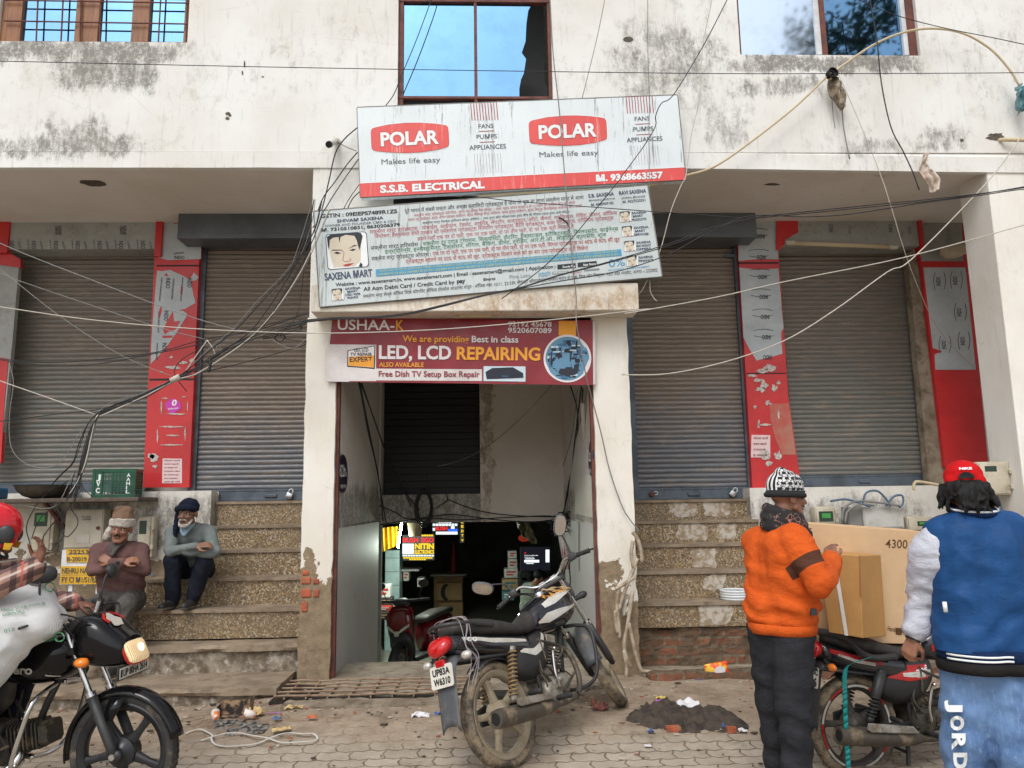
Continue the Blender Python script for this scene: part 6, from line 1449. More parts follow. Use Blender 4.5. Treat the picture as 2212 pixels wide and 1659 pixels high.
        q=nb(True);q.prism([V((1.165+.045*math.sin(t)*(1+.2*math.sin(3*t)),-.012+.045*math.cos(t)*(1+.25*math.cos(5*t)),.995-.03*math.sin(t)*(1+.2*math.sin(3*t)))) for t in [i*math.pi/10 for i in range(20)]],(0,0,.004));q.build('torn_sticker',m_cwh,cw)
    else:
        hs_=smooth_secs([(1.0,.08,.80,.95),(1.06,.12,.78,1.0),(1.13,.115,.78,.97),(1.18,.07,.80,.92)])
        q=nb(True);q.loft([msec(*s) for s in hs_],22,2.6);q.build('headlight_cowl',plas,root,smooth=True)
        q=nb(True);q.ell((1.175,0,.86),(.03,.075,.06));q.build('headlight',m_clr,root,smooth=True)
    q=nb(True);q.m=ST @ Matrix.Translation(V((.985,0,.985))) @ Matrix.Rotation(R(-38),4,'Y');q.bbox((-.05,-.125,-.025),(.06,.125,.02),.02);ip=q.build('instrument_panel',m_pbk,root,ang=50)
    q=nb(True);q.m=ST @ Matrix.Translation(V((.985,0,.985))) @ Matrix.Rotation(R(-38),4,'Y')
    for y in (-.05,.05):q.lathe([(0,.023),(.036,.023),(.042,.016)],(0,y,0),(0,0,1),20)
    q.build('dial',m_sil,ip)
    # handlebar, grips, levers, mirrors
    q=nb(True)
    hb=crom([(.83,.36,1.02),(.88,.27,1.045),(.93,.19,1.065),(.965,.10,1.01),(.96,0,1.0),(.965,-.10,1.01),(.93,-.19,1.065),(.88,-.27,1.045),(.83,-.36,1.02)],6)
    q.tube(hb,.0115,10);q.build('handlebar',m_chr,root,smooth=True)
    for s in (-1,1):
        a,b=V((.865,s*.295,1.037)),V((.815,s*.385,1.012));q=nb(True);q.tube([a,a+(b-a)*.05,b-(b-a)*.06,b],[.021,.0165,.0165,.019],12);q.build('grip',m_rub0,root,smooth=True)
        q=nb(True);c=V((.885,s*.255,1.05));q.bbox(c-V((.028,.03,.026)),c+V((.028,.03,.026)),.01);q.build('switch_block',m_pbk,root,ang=40)
        q=nb(True);q.tube([c+V((.03,s*.0,-.005)),c+V((.055,s*.05,-.012)),c+V((.045,s*.13,-.02)),c+V((.02,s*.16,-.03))],[.008,.007,.006,.008],8,smooth=4);q.build('lever',m_pbk if not o.get('lit') else m_pbk,root,smooth=True)
        q=nb(True);ms=o.get('mir',{}).get(s,(.0,.14,.17));me_=c+V((ms[0],s*ms[1],ms[2]));q.tube([c+V((.01,0,.02)),c+V((.015,s*.01,.08)),c+V((ms[0]*.5,s*ms[1]*.5,ms[2]*.85)),me_],.006,8,smooth=5);q.rcone(c+V((.01,0,.02)),c+V((.012,s*.005,.065)),.011,.009);st_=q.build('mirror',m_pbk,root,smooth=True)
        rot=Matrix.Rotation(R(o.get('mrot',{}).get(s,12*s)),3,'Z') @ Matrix.Rotation(R(o.get('mtilt',{}).get(s,0)),3,'X') @ Matrix.Rotation(R(o.get('mpitch',-14)),3,'Y')
        q=nb(True);q.loft([(me_+rot @ V((x,0,0)),rot @ V((0,.082*k,0)),rot @ V((0,0,.046*k)),rot @ V((0,0,-.05*k))) for x,k in ((-.016,.97),(0,1),(.018,.82),(.03,.35))],20,2.5);q.build('mirror_housing',m_pbk if not o.get('dustmir') else m_pgd,st_,smooth=True)
        q=nb(True);q.loft([(me_+rot @ V((x,0,0)),rot @ V((0,.074*k,0)),rot @ V((0,0,.039*k)),rot @ V((0,0,-.043*k))) for x,k in ((-.0165,1),(-.019,.98))],20,2.5);q.build('mirror_glass',m_mir,st_)
    q=nb(True)
    for (a,b,c_,d_) in (((.9,-.25,1.04),(1.0,-.22,1.06),(1.08,-.10,.98),(1.02,-.03,.86)),((.9,.25,1.04),(1.02,.24,1.05),(1.09,.12,.97),(1.0,.03,.85)),((.9,-.24,1.03),(.97,-.20,1.02),(1.02,-.14,.92),(.98,-.05,.8)),((.92,.24,1.03),(.98,.18,1.0),(1.0,.10,.9),(.95,.05,.78))):q.tube([a,b,c_,d_],.0052,6,smooth=6)
    q.build('control_cable',m_cbk,root,smooth=True)
    # frame, engine, exhaust
    q=nb();q.tube([(.94,0,.86),(.80,0,.56),(.70,0,.30)],.019,10);q.tube([(.96,0,.80),(.6,0,.68),(.2,0,.66)],.02,8)
    for s in (-1,1):
        q.tube([(.42,s*.07,.66),(.36,s*.08,.45),(.40,s*.08,.27),(.70,s*.05,.26)],.014,8,smooth=4);q.tube([(.4,s*.08,.44),(.15,s*.10,.62),(-.3,s*.07,.68)],.011,8);q.tube([(0,s*.085,RW),(.2,s*.09,.31),(.42,s*.08,.31)],.017,8)
    q.build('frame',m_pbk,root,smooth=True)
    q=nb();q.bbox((.36,-.10,.24),(.66,.10,.40),.04);q.bbox((.40,-.085,.38),(.60,.085,.46),.03);en=q.build('engine',o['eng'],root,ang=50)
    if o.get('cyl')=='flat':c0,d_=V((.62,0,.37)),V((1,0,.18)).normalized()
    else:c0,d_=V((.56,0,.42)),V((.35,0,1)).normalized()
    q=nb();u_=V((0,1,0));v_=d_.cross(u_)
    for i in range(8):
        p=c0+d_*(.02+i*.021);hw=.085 if i<6 else .07
        q.prism([p+u_*hw*a+v_*.075*b for a,b in ((-1,-.8),(-.8,-1),(.8,-1),(1,-.8),(1,.8),(.8,1),(-.8,1),(-1,.8))],d_*.009)
    q.prism([c0+u_*.055*a+v_*.05*b for a,b in ((-1,-1),(1,-1),(1,1),(-1,1))],d_*.2);q.prism([c0+d_*.185+u_*.07*a+v_*.06*b for a,b in ((-1,-.7),(-.7,-1),(.7,-1),(1,-.7),(1,.7),(.7,1),(-.7,1),(-1,.7))],d_*.05);q.build('cylinder',o['eng'],en)
    q=nb()
    for s in (-1,1):q.lathe([(0,.040),(.05,.040),(.068,.034),(.085,.018),(.09,0),(.09,-.03)],(.44,s*.10,.315),(0,s,0),28);q.lathe([(0,.03),(.045,.03),(.06,.02),(.066,0)],(.57,s*.10,.33),(0,s,0),24);q.lathe([(0,.052),(.03,.052),(.032,.03)],(.46,s*.10,.35),(0,s,0),18)
    q.build('crankcase_cover',o.get('cov',o['eng']),en,ang=45)
    q=nb();pth=[(.66,-.05,.36),(.72,-.09,.30),(.66,-.13,.235),(.5,-.15,.225),(.36,-.16,.235)] if o.get('cyl')=='flat' else [(.68,-.04,.55),(.78,-.06,.5),(.78,-.09,.34),(.68,-.12,.235),(.5,-.15,.225),(.36,-.16,.235)]
    q.tube(pth,.019,10,smooth=5);ex_=q.build('exhaust_pipe',m_chr if not o.get('dusty') else m_muf,root,smooth=True)
    q=nb();a,b=V((.36,-.165,.24)),V((-.24,-.185,.31))
    q.tube([a,a+(b-a)*.1,a+(b-a)*.3,a+(b-a)*.96,b],[.026,.042,.052,.056,.052],22);q.lathe([(.052,.0),(.050,.008),(.036,.008),(.034,-.004)],b,(b-a).normalized(),22);q.build('muffler',o.get('muf',m_muf),ex_,ang=40)
    q=nb();q.prism([V((.30,-.222,.285)),V((-.05,-.236,.325)),V((-.08,-.232,.345)),V((-.05,-.205,.368)),V((.28,-.195,.32))],(0,-.004,.006));q.build('heat_shield',m_eng,ex_)
    q=nb();q.lathe([(0,.002),(.034,.002)],b,(b-a).normalized(),18);q.build('outlet',m_black,ex_)
    q=nb();rg=random.Random(5)
    for s in (-1,1):
        for k in range(9):
            a=V((rg.uniform(.38,.62),s*rg.uniform(.07,.13),rg.uniform(.28,.5)));q.tube([a,a+V((rg.uniform(-.08,.1),s*rg.uniform(-.01,.04),rg.uniform(-.06,.1))),a+V((rg.uniform(-.12,.16),s*rg.uniform(-.03,.03),rg.uniform(.02,.2)))],rg.choice((.005,.006,.009)),6,smooth=4)
        for k in range(10):
            a=rg.uniform(0,6.28);q.lathe([(0,.008),(.008,.008),(.009,0)],(.44+.078*math.cos(a),s*.128,.315+.078*math.sin(a)),(0,s,0),6)
    q.bbox((.40,-.05,.47),(.50,.05,.57),.015);q.rcone((.46,-.02,.52),(.36,-.06,.56),.03,.04)
    q.tube([(.62,-.16,.25),(.60,-.19,.235),(.70,-.20,.24)],.009,6);q.bbox((.69,-.225,.235),(.75,-.175,.25),.004)
    q.build('engine_fittings',m_engd,en,smooth=True)
    # shocks
    for s in (-1,1):
        a,b=V((.03,s*.115,.345)),V((.15,s*.118,.655));t=b-a
        q=nb();q.tube([a,a+t*.35],.012,8);q.tube([a,a+t*.12],.024,12);q.tube([b-t*.1,b],.026,12)
        if o.get('shroud'):q.tube([a+t*.46,a+t*.5,b-t*.05],[.026,.031,.033],14)
        else:q.tube([a+t*.3,b-t*.1],.015,8)
        sh_=q.build('shock_absorber',m_pbk if o.get('shroud') else m_eng,root,smooth=True)
        q=nb();helix(q,a+t*.10,a+t*(.5 if o.get('shroud') else .93),.027,.0058,6 if o.get('shroud') else 11);q.build('spring',o.get('spring',m_pbk),sh_,smooth=True)
        q=nb();q.tube([(.42,s*.11,.27),(.42,s*.24,.265)],.009,8);q.rcone((.42,s*.15,.268),(.42,s*.245,.266),.017,.017,10);q.tube([(.20,s*.10,.36),(.19,s*.2,.36)],.009,8);q.rcone((.195,s*.12,.36),(.19,s*.2,.36),.016,.016,10);q.build('footpeg',m_rub0,root,smooth=True)
    q=nb();q.prism([V((-.06,.10,.26)),V((.05,.10,.25)),V((.42,.10,.27)),V((.44,.10,.36)),V((.05,.10,.38)),V((-.06,.10,.36))],(0,.025,0));q.build('chain_cover',m_pbk,root,bevel=.01)
    q=nb();q.tube([(.44,-.145,.33),(.44,-.17,.34),(.43,-.175,.42),(.46,-.185,.55),(.46,-.21,.56)],[.012,.011,.009,.009,.012],8,smooth=4);q.build('kick_lever',m_chr,root,smooth=True)
    q=nb();gpts=o.get('rail',[(.02,.125,.815),(-.2,.14,.86),(-.36,.115,.885),(-.43,0,.90),(-.36,-.115,.885),(-.2,-.14,.86),(.02,-.125,.815)])
    q.tube(gpts,o.get('railr',.013),10,smooth=6);q.build('grab_rail',o.get('railm',m_pbk),root,smooth=True)
    if o.get('guard'):
        for s in (-1,1):
            q=nb();q.tube([(.86,s*.03,.66),(.87,s*.14,.645),(.865,s*.235,.60),(.83,s*.255,.46),(.78,s*.235,.31),(.74,s*.15,.255),(.70,s*.03,.26)],.0125,10,smooth=6);q.build('crash_guard',o['guard'],root,smooth=True)
    q=nb()
    if o.get('stand')=='side':q.tube([(.40,.09,.26),(.36,.26,.02)],.012,8);q.bbox((.33,.24,.0),(.40,.30,.014),.005)
    else:
        for s in (-1,1):q.tube([(.34,s*.07,.25),(.28,s*.12,.012)],.013,8);q.bbox((.22,s*.12-.02,0),(.31,s*.12+.02,.012),.004)
        q.tube([(.31,-.1,.14),(.31,.1,.14)],.01,8)
    q.build('stand',m_pbk,root)
    if o.get('fplate'):
        c=V((1.285,0,.735));q=nb(True);q.bbox(c+V((-.012,-.145,-.036)),c+V((0,.145,.036)),.006);k=q.build('front_plate',m_pbk,root)
        q=nb(True);q.prism([c+V((.001,a,b)) for a,b in ((-.135,-.028),(.135,-.028),(.135,.028),(-.135,.028))],(.0015,0,0));q.build('plate_face',m_plate,k)
        q=nb(True);txt3(q,o['fplate'],c+V((.0042,-.105,-.018)),V((0,1,0)),V((0,0,1)),.225,.036,.03);q.add([c+V((.0042,a,b)) for a,b in ((-.128,-.02),(-.112,-.02),(-.112,.02),(-.128,.02))],[(0,1,2,3)]);q.build('lettering',m_ink0,k)
    for ch in root.children_recursive:  # a short rear overhang
        if ch.type=='MESH' and ch.name.split('.')[0] in ('seat','tail_cowl','rear_mudguard','tail_light','reflector','number_plate','indicator','grab_rail','stalk','lettering','decal'):
            for v in ch.data.vertices:
                if v.co.x<-.04 and v.co.z>.3:v.co.x=-.04+(v.co.x+.04)*o.get('tail',.76)
    return root
m_ink0=flat('black print',(.015,.015,.016),.5)
m_rub0=pm('black rubber grip',(.018,.018,.019),(.03,.03,.03),12,rough=.75,bump=.3,bscale=90)
def pose(axle_or_contact,heading,lean=0,pitch=0,sc=1.0):
    return Matrix.Translation(axle_or_contact) @ Matrix.Rotation(heading,4,'Z') @ Matrix.Rotation(-pitch,4,'Y') @ Matrix.Rotation(lean,4,'X') @ Matrix.Diagonal((sc,sc,sc,1))
# near black motorcycle at the left edge
fa_=P(269,1621,4.49);hd=R(-5)
c0=V((fa_.x-WB*math.cos(hd),fa_.y-WB*math.sin(hd),0.0))
c0.z=fa_.z-RW
Mleft=pose(c0,hd)
motorcycle('glossy black motorcycle with a lit headlamp, ridden by the person in the red helmet',Mleft,dict(paint=m_gbk,plas=m_pbk,rim=m_wbk,tyre=m_rub,ftread=True,eng=m_engd,cyl='flat',guard=m_chr,cowl='square',redrim=True,lit=True,mark='Splendor',fplate='UP 80HA 2614',steer=R(-3),mir={-1:(-.02,-.03,.22),1:(.03,.08,.18)},mrot={-1:-70,1:20},fork=m_pbk,shroud=True,mg0=15,mg1=190,
    decals=lambda t,c,p:[(m_rdec,'t',t,[(.62,.80),(.70,.835),(.76,.865)],[(.62,.79),(.69,.815),(.755,.855)]),(m_cwh,'t',t,[(.86,.73),(.92,.715)],[(.86,.72),(.92,.708)])],
    words=lambda t,c,p:[('Hero','t',t,.63,.80,.735,.735,.045,m_sil,.1),('POWER START','p',p,.40,.53,.60,.60,.018,m_sil,.2)]))
# dusty motorcycle leaning on its side stand in front of the passage
rc=PZ(1110,1657,.0);fc=PZ(1346,1546,.075)
dv=fc-rc;hd=math.atan2(dv.y,dv.x);sc_=V((dv.x,dv.y)).length/WB
Mmid=pose(rc,hd+R(6),R(-18),math.atan2(.075,1.25),1.06)
motorcycle('dusty black and silver motorcycle leaning on its stand before the passage',Mmid,dict(paint=m_gbd,plas=m_pgd,rim=m_wal,tyre=m_rubd,eng=m_eng,cyl='up',dusty=True,steer=R(33),ind=m_clr,ind_f=m_pbk,spring=pm('tan spring',srgb(150,122,78),srgb(120,98,66),9,rough=.6),stand='side',guard=m_pbk,dustmir=True,mg=m_pgd,fork=m_pbk,
    mir={-1:(.0,.04,.24),1:(-.02,.17,.15)},mtilt={-1:-50,1:38},mpitch=-30,side=m_pbk,
    decals=lambda t,c,p:[(m_sil,'t',t,[(.52,.745),(.60,.785),(.72,.79),(.84,.785),(.96,.80)],[(.52,.735),(.60,.72),(.72,.742),(.84,.765),(.96,.785)]),(m_sil,'t',t,[(.60,.85),(.70,.885),(.80,.90),(.90,.90)],[(.60,.82),(.70,.83),(.80,.858),(.90,.88)]),
        (m_sil,'c',c,[(-.32,.80),(-.15,.772),(.0,.74),(.15,.708),(.30,.672)],[(-.32,.785),(-.15,.748),(.0,.71),(.15,.68),(.30,.655)]),(m_sil,'p',p,[(.22,.63),(.34,.60),(.42,.62),(.52,.68)],[(.22,.605),(.34,.555),(.44,.575),(.53,.66)])],
    words=lambda t,c,p:[('PLATINA','t',t,.66,.90,.882,.892,.026,pm('amber decal',srgb(206,140,50),None,9),.15),('100','c',c,-.32,-.18,.775,.75,.026,m_inkw,.2)],
    plate=(('UP83A',-.072,.008,.145,.037),('W6310',-.069,-.046,.14,.037))))
# loaded motorcycle behind the two standing people
rx=P(1843,1566,5.05);hd=R(12)
Mright=pose(V((rx.x,rx.y,rx.z-RW)),hd)
motorcycle('red and black motorcycle loaded with cartons between the two standing people',Mright,dict(tail=.55,paint=m_gbd,plas=m_pbk,rim=m_wbd,tyre=m_rubd,eng=m_engd,cyl='flat',dusty=True,shroud=True,spring=m_pbk,tape=[m_rdec,m_sil],cowl='square',rail=[(.24,-.15,.735),(.10,-.155,.735),(.0,-.16,.76),(-.16,-.15,.86),(-.30,-.12,.89),(-.40,0,.895),(-.30,.12,.89),(-.16,.15,.86),(.0,.16,.76),(.10,.155,.735),(.24,.15,.735)],railr=.022,
    decals=lambda t,c,p:[(m_rdec,'c',c,[(-.34,.80),(-.18,.78),(.0,.745),(.16,.71)],[(-.34,.775),(-.18,.745),(.0,.705),(.16,.68)]),(m_sil,'c',c,[(-.25,.768),(-.10,.742),(.1,.70)],[(-.25,.756),(-.10,.724),(.1,.68)]),(m_rdec,'p',p,[(.20,.66),(.34,.665),(.5,.665)],[(.20,.60),(.34,.575),(.5,.58)]),(m_sil,'p',p,[(.30,.625),(.42,.628),(.53,.63)],[(.30,.605),(.42,.59),(.53,.59)]),(m_rdec,'t',t,[(.55,.78),(.7,.82),(.9,.82)],[(.55,.74),(.7,.76),(.9,.77)])],
    words=lambda t,c,p:[('HF DELUXE','p',p,.225,.50,.632,.632,.026,m_inkw,.1)],
    plate=(('UP 85BC',-.09,.016,.18,.034),('46',.012,-.054,.07,.05))))
# twine tied round the tail of the leaning motorcycle
q=MB();q.m=Mmid;rr=random.Random(9)
for k in range(4):
    x=-.20+rr.uniform(-.05,.05)
    q.tube([(x,.13,.80),(x+.01,.11,.91),(x-.01,0,.915+rr.uniform(0,.02)),(x-.01,-.11,.91),(x-.03,-.15,.85),(x-.06+rr.uniform(-.03,.03),-.15,.75),(x-.02,-.148,.66),(x-.10,-.13,.55+rr.uniform(-.05,.05))],.0022,5,smooth=5)
tag(q.build('twine',flat('lilac grey twine',srgb(158,148,152),.8),smooth=True),'greyish twine tied round the tail of the leaning motorcycle','twine')
q=MB();q.m=Mmid
q.grid(lambda u_,v_:V((.80+u_*.20,-.10+v_*.2,.945-.10*u_*.2-.1*abs(v_-.5)**2+.022*noise.noise((u_*4,v_*5,1)))),14,14);o_=q.build('cloth',pm('tan cloth',srgb(176,150,112),srgb(150,124,90),9,rough=.95,bump=.3),smooth=True);z=o_.modifiers.new('t','SOLIDIFY');z.thickness=.012;tag(o_,'tan rag lying on the tank of the leaning motorcycle','rag')
# cartons on the loaded motorcycle
def cardm(n,a,b):return pm(n,a,b,1.5,.3,.75,rough=.8,dirt=tuple(x*.8 for x in a),damt=.25,dscale=4,bump=.06,bscale=20)
m_card,m_card2=cardm('pale cardboard',srgb(204,172,134),srgb(194,160,122)),cardm('tan cardboard',srgb(186,140,82),srgb(174,128,74))
cb=thing('carton','large flat brown carton marked 4300 standing on the loaded motorcycle','carton')
YC=5.0
pts=[P(1690,1126,YC),P(1992,1148,YC+.04),P(1990,1392,YC+.04),P(1690,1384,YC)]
q=MB();q.prism(pts,(.0,.20,.01));q.build('carton_body',m_card,cb,bevel=.004)
q=MB();pf=lambda a,b:P(a,b,YC+.04*(a-1690)/302-.003)
txt(q,'4300',K8(1415,462),K8(1534,466),46*1596/2167*W0/4096,pf,.004);txt(q,'UNIT',(1738,1148),(1752,1150),9,pf,.02);txt(q,'Handle | 4K Android',K8(1425,912),K8(1590,945),10,pf,.01)
for i in range(3):
    x=1935+i*17;q.add([pf(x,1356),pf(x+13,1357),pf(x+13,1372),pf(x,1371)],[(0,1,2,3)])
q.build('print',flat('carton print',srgb(92,62,36),.7),cb)
cs_=thing('carton','smaller tan carton with a white strap held by the person in orange','carton')
E0,E1=P(1857,1200,4.72),P(1864,1379,4.72);L0,L1_=P(1768,1192,4.86),P(1790,1366,4.86);R0,R1=P(1903,1198,4.92),P(1915,1375,4.92)
q=MB();q.add([E0,L0,L0+R0-E0,R0,E1,L1_,L1_+R1-E1,R1],[(0,1,2,3),(7,6,5,4),(0,4,5,1),(1,5,6,2),(2,6,7,3),(3,7,4,0)]);q.build('carton_body',m_card2,cs_,bevel=.006)
q=MB();n_=V((0,-.004,0));t=.50;a,b=L0.lerp(E0,.36),L1_.lerp(E1,.52);d_=(E0-L0).normalized()*.011
q.add([a-d_+n_,a+d_+n_,b+d_+n_,b-d_+n_,a-d_+V((0,.1,.002)),a+d_+V((0,.1,.002))],[(0,1,2,3),(0,1,5,4)]);q.build('strap',flat('white strap',srgb(222,220,214),.5),cs_)
q=MB();a,b=L0.lerp(E0,.8)+n_,E0.lerp(E1,.62)+n_;q.add([E0+n_,L0.lerp(E0,.97)+n_,L0.lerp(E0,.94).lerp(L1_.lerp(E1,.94),.5)+n_*2,E0.lerp(E1,.52)+n_],[(0,1,2,3)]);q.build('flap_shadow',flat('cardboard shadow line',srgb(150,104,56),.9),cs_)  # darker sliver painted on the face as the flap's shadow line
q=MB()
sp_=[K8(1330,1060),K8(1290,1072),K8(1235,1090),K8(1200,1118),K8(1192,1180),K8(1194,1260),K8(1200,1450),K8(1208,1560),K8(1216,1720)]
ps3=crom([P(*p,4.80) for p in sp_],5)
for i in range(len(ps3)-1):
    tw=.016
    s_=V((.014,0,.006))
    q.add([ps3[i]-s_,ps3[i]+s_,ps3[i+1]+s_,ps3[i+1]-s_],[(0,1,2,3)])
o_=q.build('luggage_strap',flat('teal webbing',srgb(26,140,138),.7),smooth=True);z=o_.modifiers.new('t','SOLIDIFY');z.thickness=.003;tag(o_,'teal webbing strap hanging from the loaded motorcycle','strap')
# ---------------------------------------------------------------- people
def remesh(mb,vox,sm=4,wr=0,fr=9,seed=0,st=(1,1,1),fold=None):
    me=bpy.data.meshes.new('tmp');me.from_pydata([tuple(p) for p in mb.v],[],mb.f)
    bm=bmesh.new();bm.from_mesh(me);bmesh.ops.recalc_face_normals(bm,faces=bm.faces[:]);bm.to_mesh(me);bm.free()
    o=bpy.data.objects.new('tmp',me);COL.objects.link(o)
    r_=o.modifiers.new('r','REMESH');r_.mode='VOXEL';r_.voxel_size=vox
    s_=o.modifiers.new('s','SMOOTH');s_.iterations=sm;s_.factor=.5
    d=bpy.context.evaluated_depsgraph_get();d.update()
    out=bpy.data.meshes.new_from_object(o.evaluated_get(d))
    bpy.data.objects.remove(o);bpy.data.meshes.remove(me)
    if wr:
        nn_=[v.normal.copy() for v in out.vertices]
        for v,vn in zip(out.vertices,nn_):
            p=V((v.co.x*st[0],v.co.y*st[1],v.co.z*st[2]))+V((seed,seed*2,0))
            a=(1-abs(noise.noise(p*fr)))**3-.45+.5*noise.noise(p*fr*2.3)+.7*noise.noise(p*fr*.45)
            v.co+=vn*a*wr
            if fold:v.co+=vn*fold(v.co)
    return out
def skinned(name,mb,mat,parent,vox=.008,sm=4,**kw):
    me=remesh(mb,vox,sm,**kw);me.name=name;me.materials.clear();me.materials.append(mat);me.shade_smooth();me.update()
    o=bpy.data.objects.new(name,me);COL.objects.link(o)
    if parent:o.parent=parent
    return o
def folds(z0,z1,amp,k=46,sl=(.3,.3),seed=0):  # slanting cloth folds between two heights
    def f(p):
        m_=max(0,min(1,(p.z-z0)/.05))*max(0,min(1,(z1-p.z)/(z1-z0)*1.6))
        w_=math.sin((p.z+p.x*sl[0]+p.y*sl[1])*k+5*noise.noise(p*4+V((seed,0,0))))
        return amp*m_*(abs(w_)**.6*(1 if w_>0 else-1))*(.4+.9*abs(noise.noise(p*5+V((0,seed,0)))))
    return f
def skinm(name,c):
    N=NT(name);cc=N.mix(N.ramp(N.noise(16,6,.6),.35,.7),c,tuple(x*.72 for x in c));N.b.inputs['Subsurface Weight'].default_value=.06;N.b.inputs['Subsurface Radius'].default_value=(.02,.008,.005)
    return N.set(cc,.48,bump=N.noise(120,4),bs=.12)
def fabric(name,c,c2=None,sc=260,bump=.35,rough=.9,dirt=.2,rib=None):
    N=NT(name);b=c2 or tuple(x*.8 for x in c)
    q=N.mix(N.ramp(N.noise(7,7,.65),.35,.7),c,b)
    q=N.mix(N.ramp(N.noise(180,2),.3,.7,0,.3),q,tuple(x*.6 for x in c))
    h=N.noise(sc,3)
    if rib:
        w_=N.n('TexWave');w_.inputs['Scale'].default_value=rib;w_.inputs['Distortion'].default_value=1.5;N.l(N.co,w_.inputs['Vector']);h=N.math('ADD',h,N.math('MULTIPLY',w_.outputs['Fac'],2))
    cz=N.noise(9,6,.7,N.map((1.4,1.4,2.6)),1.2)
    h=N.math('ADD',N.math('MULTIPLY',h,.25),N.math('MULTIPLY',cz,3.2))
    return N.set(q,rough,bump=h,bs=min(1,bump*1.5),bd=.008,spec=.15)
def hand(mb,w,d,n_,side=1,curl=.5,s=1.0,spread=.0,thumb=.6):
    w,d,n_=V(w),V(d).normalized(),V(n_);n_=(n_-d*n_.dot(d)).normalized();l=d.cross(n_)*side
    K_=[]
    for i,(o_,L) in enumerate(((.030,.078),(.010,.086),(-.010,.080),(-.028,.064))):
        k=w+d*(.086-.004*abs(i-1))*s+l*o_*s;K_.append(k)
        mb.rcone(w+d*.012*s+l*o_*.55*s,k,.0165*s,.0125*s,10,4)
        p,a=k,curl*.5
        for j,f_ in enumerate((.46,.31,.23)):
            dd=(d*math.cos(a)+n_*math.sin(a)+l*o_*spread*18).normalized();q=p+dd*L*f_*s
            mb.rcone(p,q,(.0098-.0009*j)*s,(.0090-.0010*j)*s,9,4);p=q;a+=curl*(1.0 if j==0 else .7)
    t0=w+d*.022*s+l*.026*s;t1=t0+(d*.62+l*.62+n_*thumb*.5)*.044*s;t2=t1+(d*.9+l*.05+n_*thumb*.7)*.032*s;t3=t2+(d*.9-l*.25+n_*thumb*.8)*.024*s
    mb.rcone(t0,t1,.0155*s,.0118*s,9,4);mb.rcone(t1,t2,.0115*s,.0100*s,9,4);mb.rcone(t2,t3,.0100*s,.0078*s,9,4)
def headframe(c,fw,upv=(0,0,1)):
    fw=V(fw).normalized();upv=V(upv);upv=(upv-fw*upv.dot(fw)).normalized();r_=fw.cross(upv)
    return Matrix((r_,fw,upv)).transposed().to_4x4(),V(c)
def head(mb,c,fw,upv=(0,0,1),s=1.0,thin=1.0):
    M_,c=headframe(c,fw,upv);old=mb.m;mb.m=Matrix.Translation(c) @ M_ @ Matrix.Diagonal((s,s,s,1))
    mb.ell((0,-.012,.035),(.076,.096,.088));mb.ell((0,.028,-.022),(.063*thin,.066,.082));mb.rcone((-.045*thin,.02,-.055),(-.018,.068,-.098),.024,.022);mb.rcone((.045*thin,.02,-.055),(.018,.068,-.098),.024,.022);mb.rcone((-.016,.072,-.098),(.016,.072,-.098),.019,.019)
    mb.rcone((0,.086,.015),(0,.112,-.026),.0095,.0155);mb.rcone((-.013,.098,-.030),(.013,.098,-.030),.0105,.0105)
    for x in (-1,1):
        mb.rcone((x*.016,.083,.026),(x*.05,.064,.024),.0125,.010);mb.ell((x*.042*thin,.062,-.024),(.024,.026,.022));mb.ell((x*.078,-.01,-.008),(.009,.022,.034))
    mb.rcone((-.019,.086,-.060),(.019,.086,-.060),.0080,.0080);mb.rcone((-.016,.084,-.073),(.016,.084,-.073),.0088,.0088)
    mb.m=old
    return Matrix.Translation(c) @ M_ @ Matrix.Diagonal((s,s,s,1))
m_eyew=flat('eye white',srgb(196,184,172),.2);m_iris=flat('dark iris',(.012,.008,.006),.15)
m_brow=flat('dark hair',(.012,.010,.009),.7);m_lip=flat('lip',srgb(112,66,58),.5)
def face(root,M_,lids=True,brow=m_brow,blink=0):
    for x in (-1,1):
        q=MB();q.m=M_;q.ell((x*.031,.0735,.004),(.0145,.011,.0085),n=14,k=10);e_=q.build('eye',m_eyew,root,smooth=True)
        q=MB();q.m=M_;q.ell((x*.031,.0815,.004),(.0065,.0035,.0065),n=12,k=8);q.build('iris',m_iris,e_,smooth=True)
        q=MB();q.m=M_;q.tube([(x*.013,.096,.030),(x*.032,.094,.036),(x*.052,.080,.030)],[.004,.0052,.003],7,smooth=4);q.build('eyebrow',brow,root,smooth=True)
    q=MB();q.m=M_;q.tube([(-.024,.090,-.065),(-.01,.0955,-.0655),(.01,.0955,-.0655),(.024,.090,-.065)],[.002,.0042,.0042,.002],7,smooth=3);q.build('mouth',m_lip,root,smooth=True)
def torso(mb,J,b=0.0,bulk=1.0,neck=True):
    pe,ch=J['pe'],J['ch'];hv=(J['hipR']-J['hipL']).normalized()*.07
    r1,r2=(.112+b)*bulk,(.118+b)*bulk
    for s in 'LR':
        sg=1 if s=='R' else-1
        rib=ch.lerp(J['sh'+s],.52);low=pe+hv*sg+V((0,0,.04))
        mb.rcone(rib+(pe-ch)*.10,low,r1,r2);mb.rcone(ch+V((0,0,.03)),J['sh'+s],.07+b,(.070+b)*bulk)
        mb.rcone(rib+(pe-ch)*.12,J['sh'+s]+(pe-ch)*.04,r1*.85,(.066+b)*bulk)
    mb.rcone(ch+(pe-ch)*.1,pe,r1,r2)
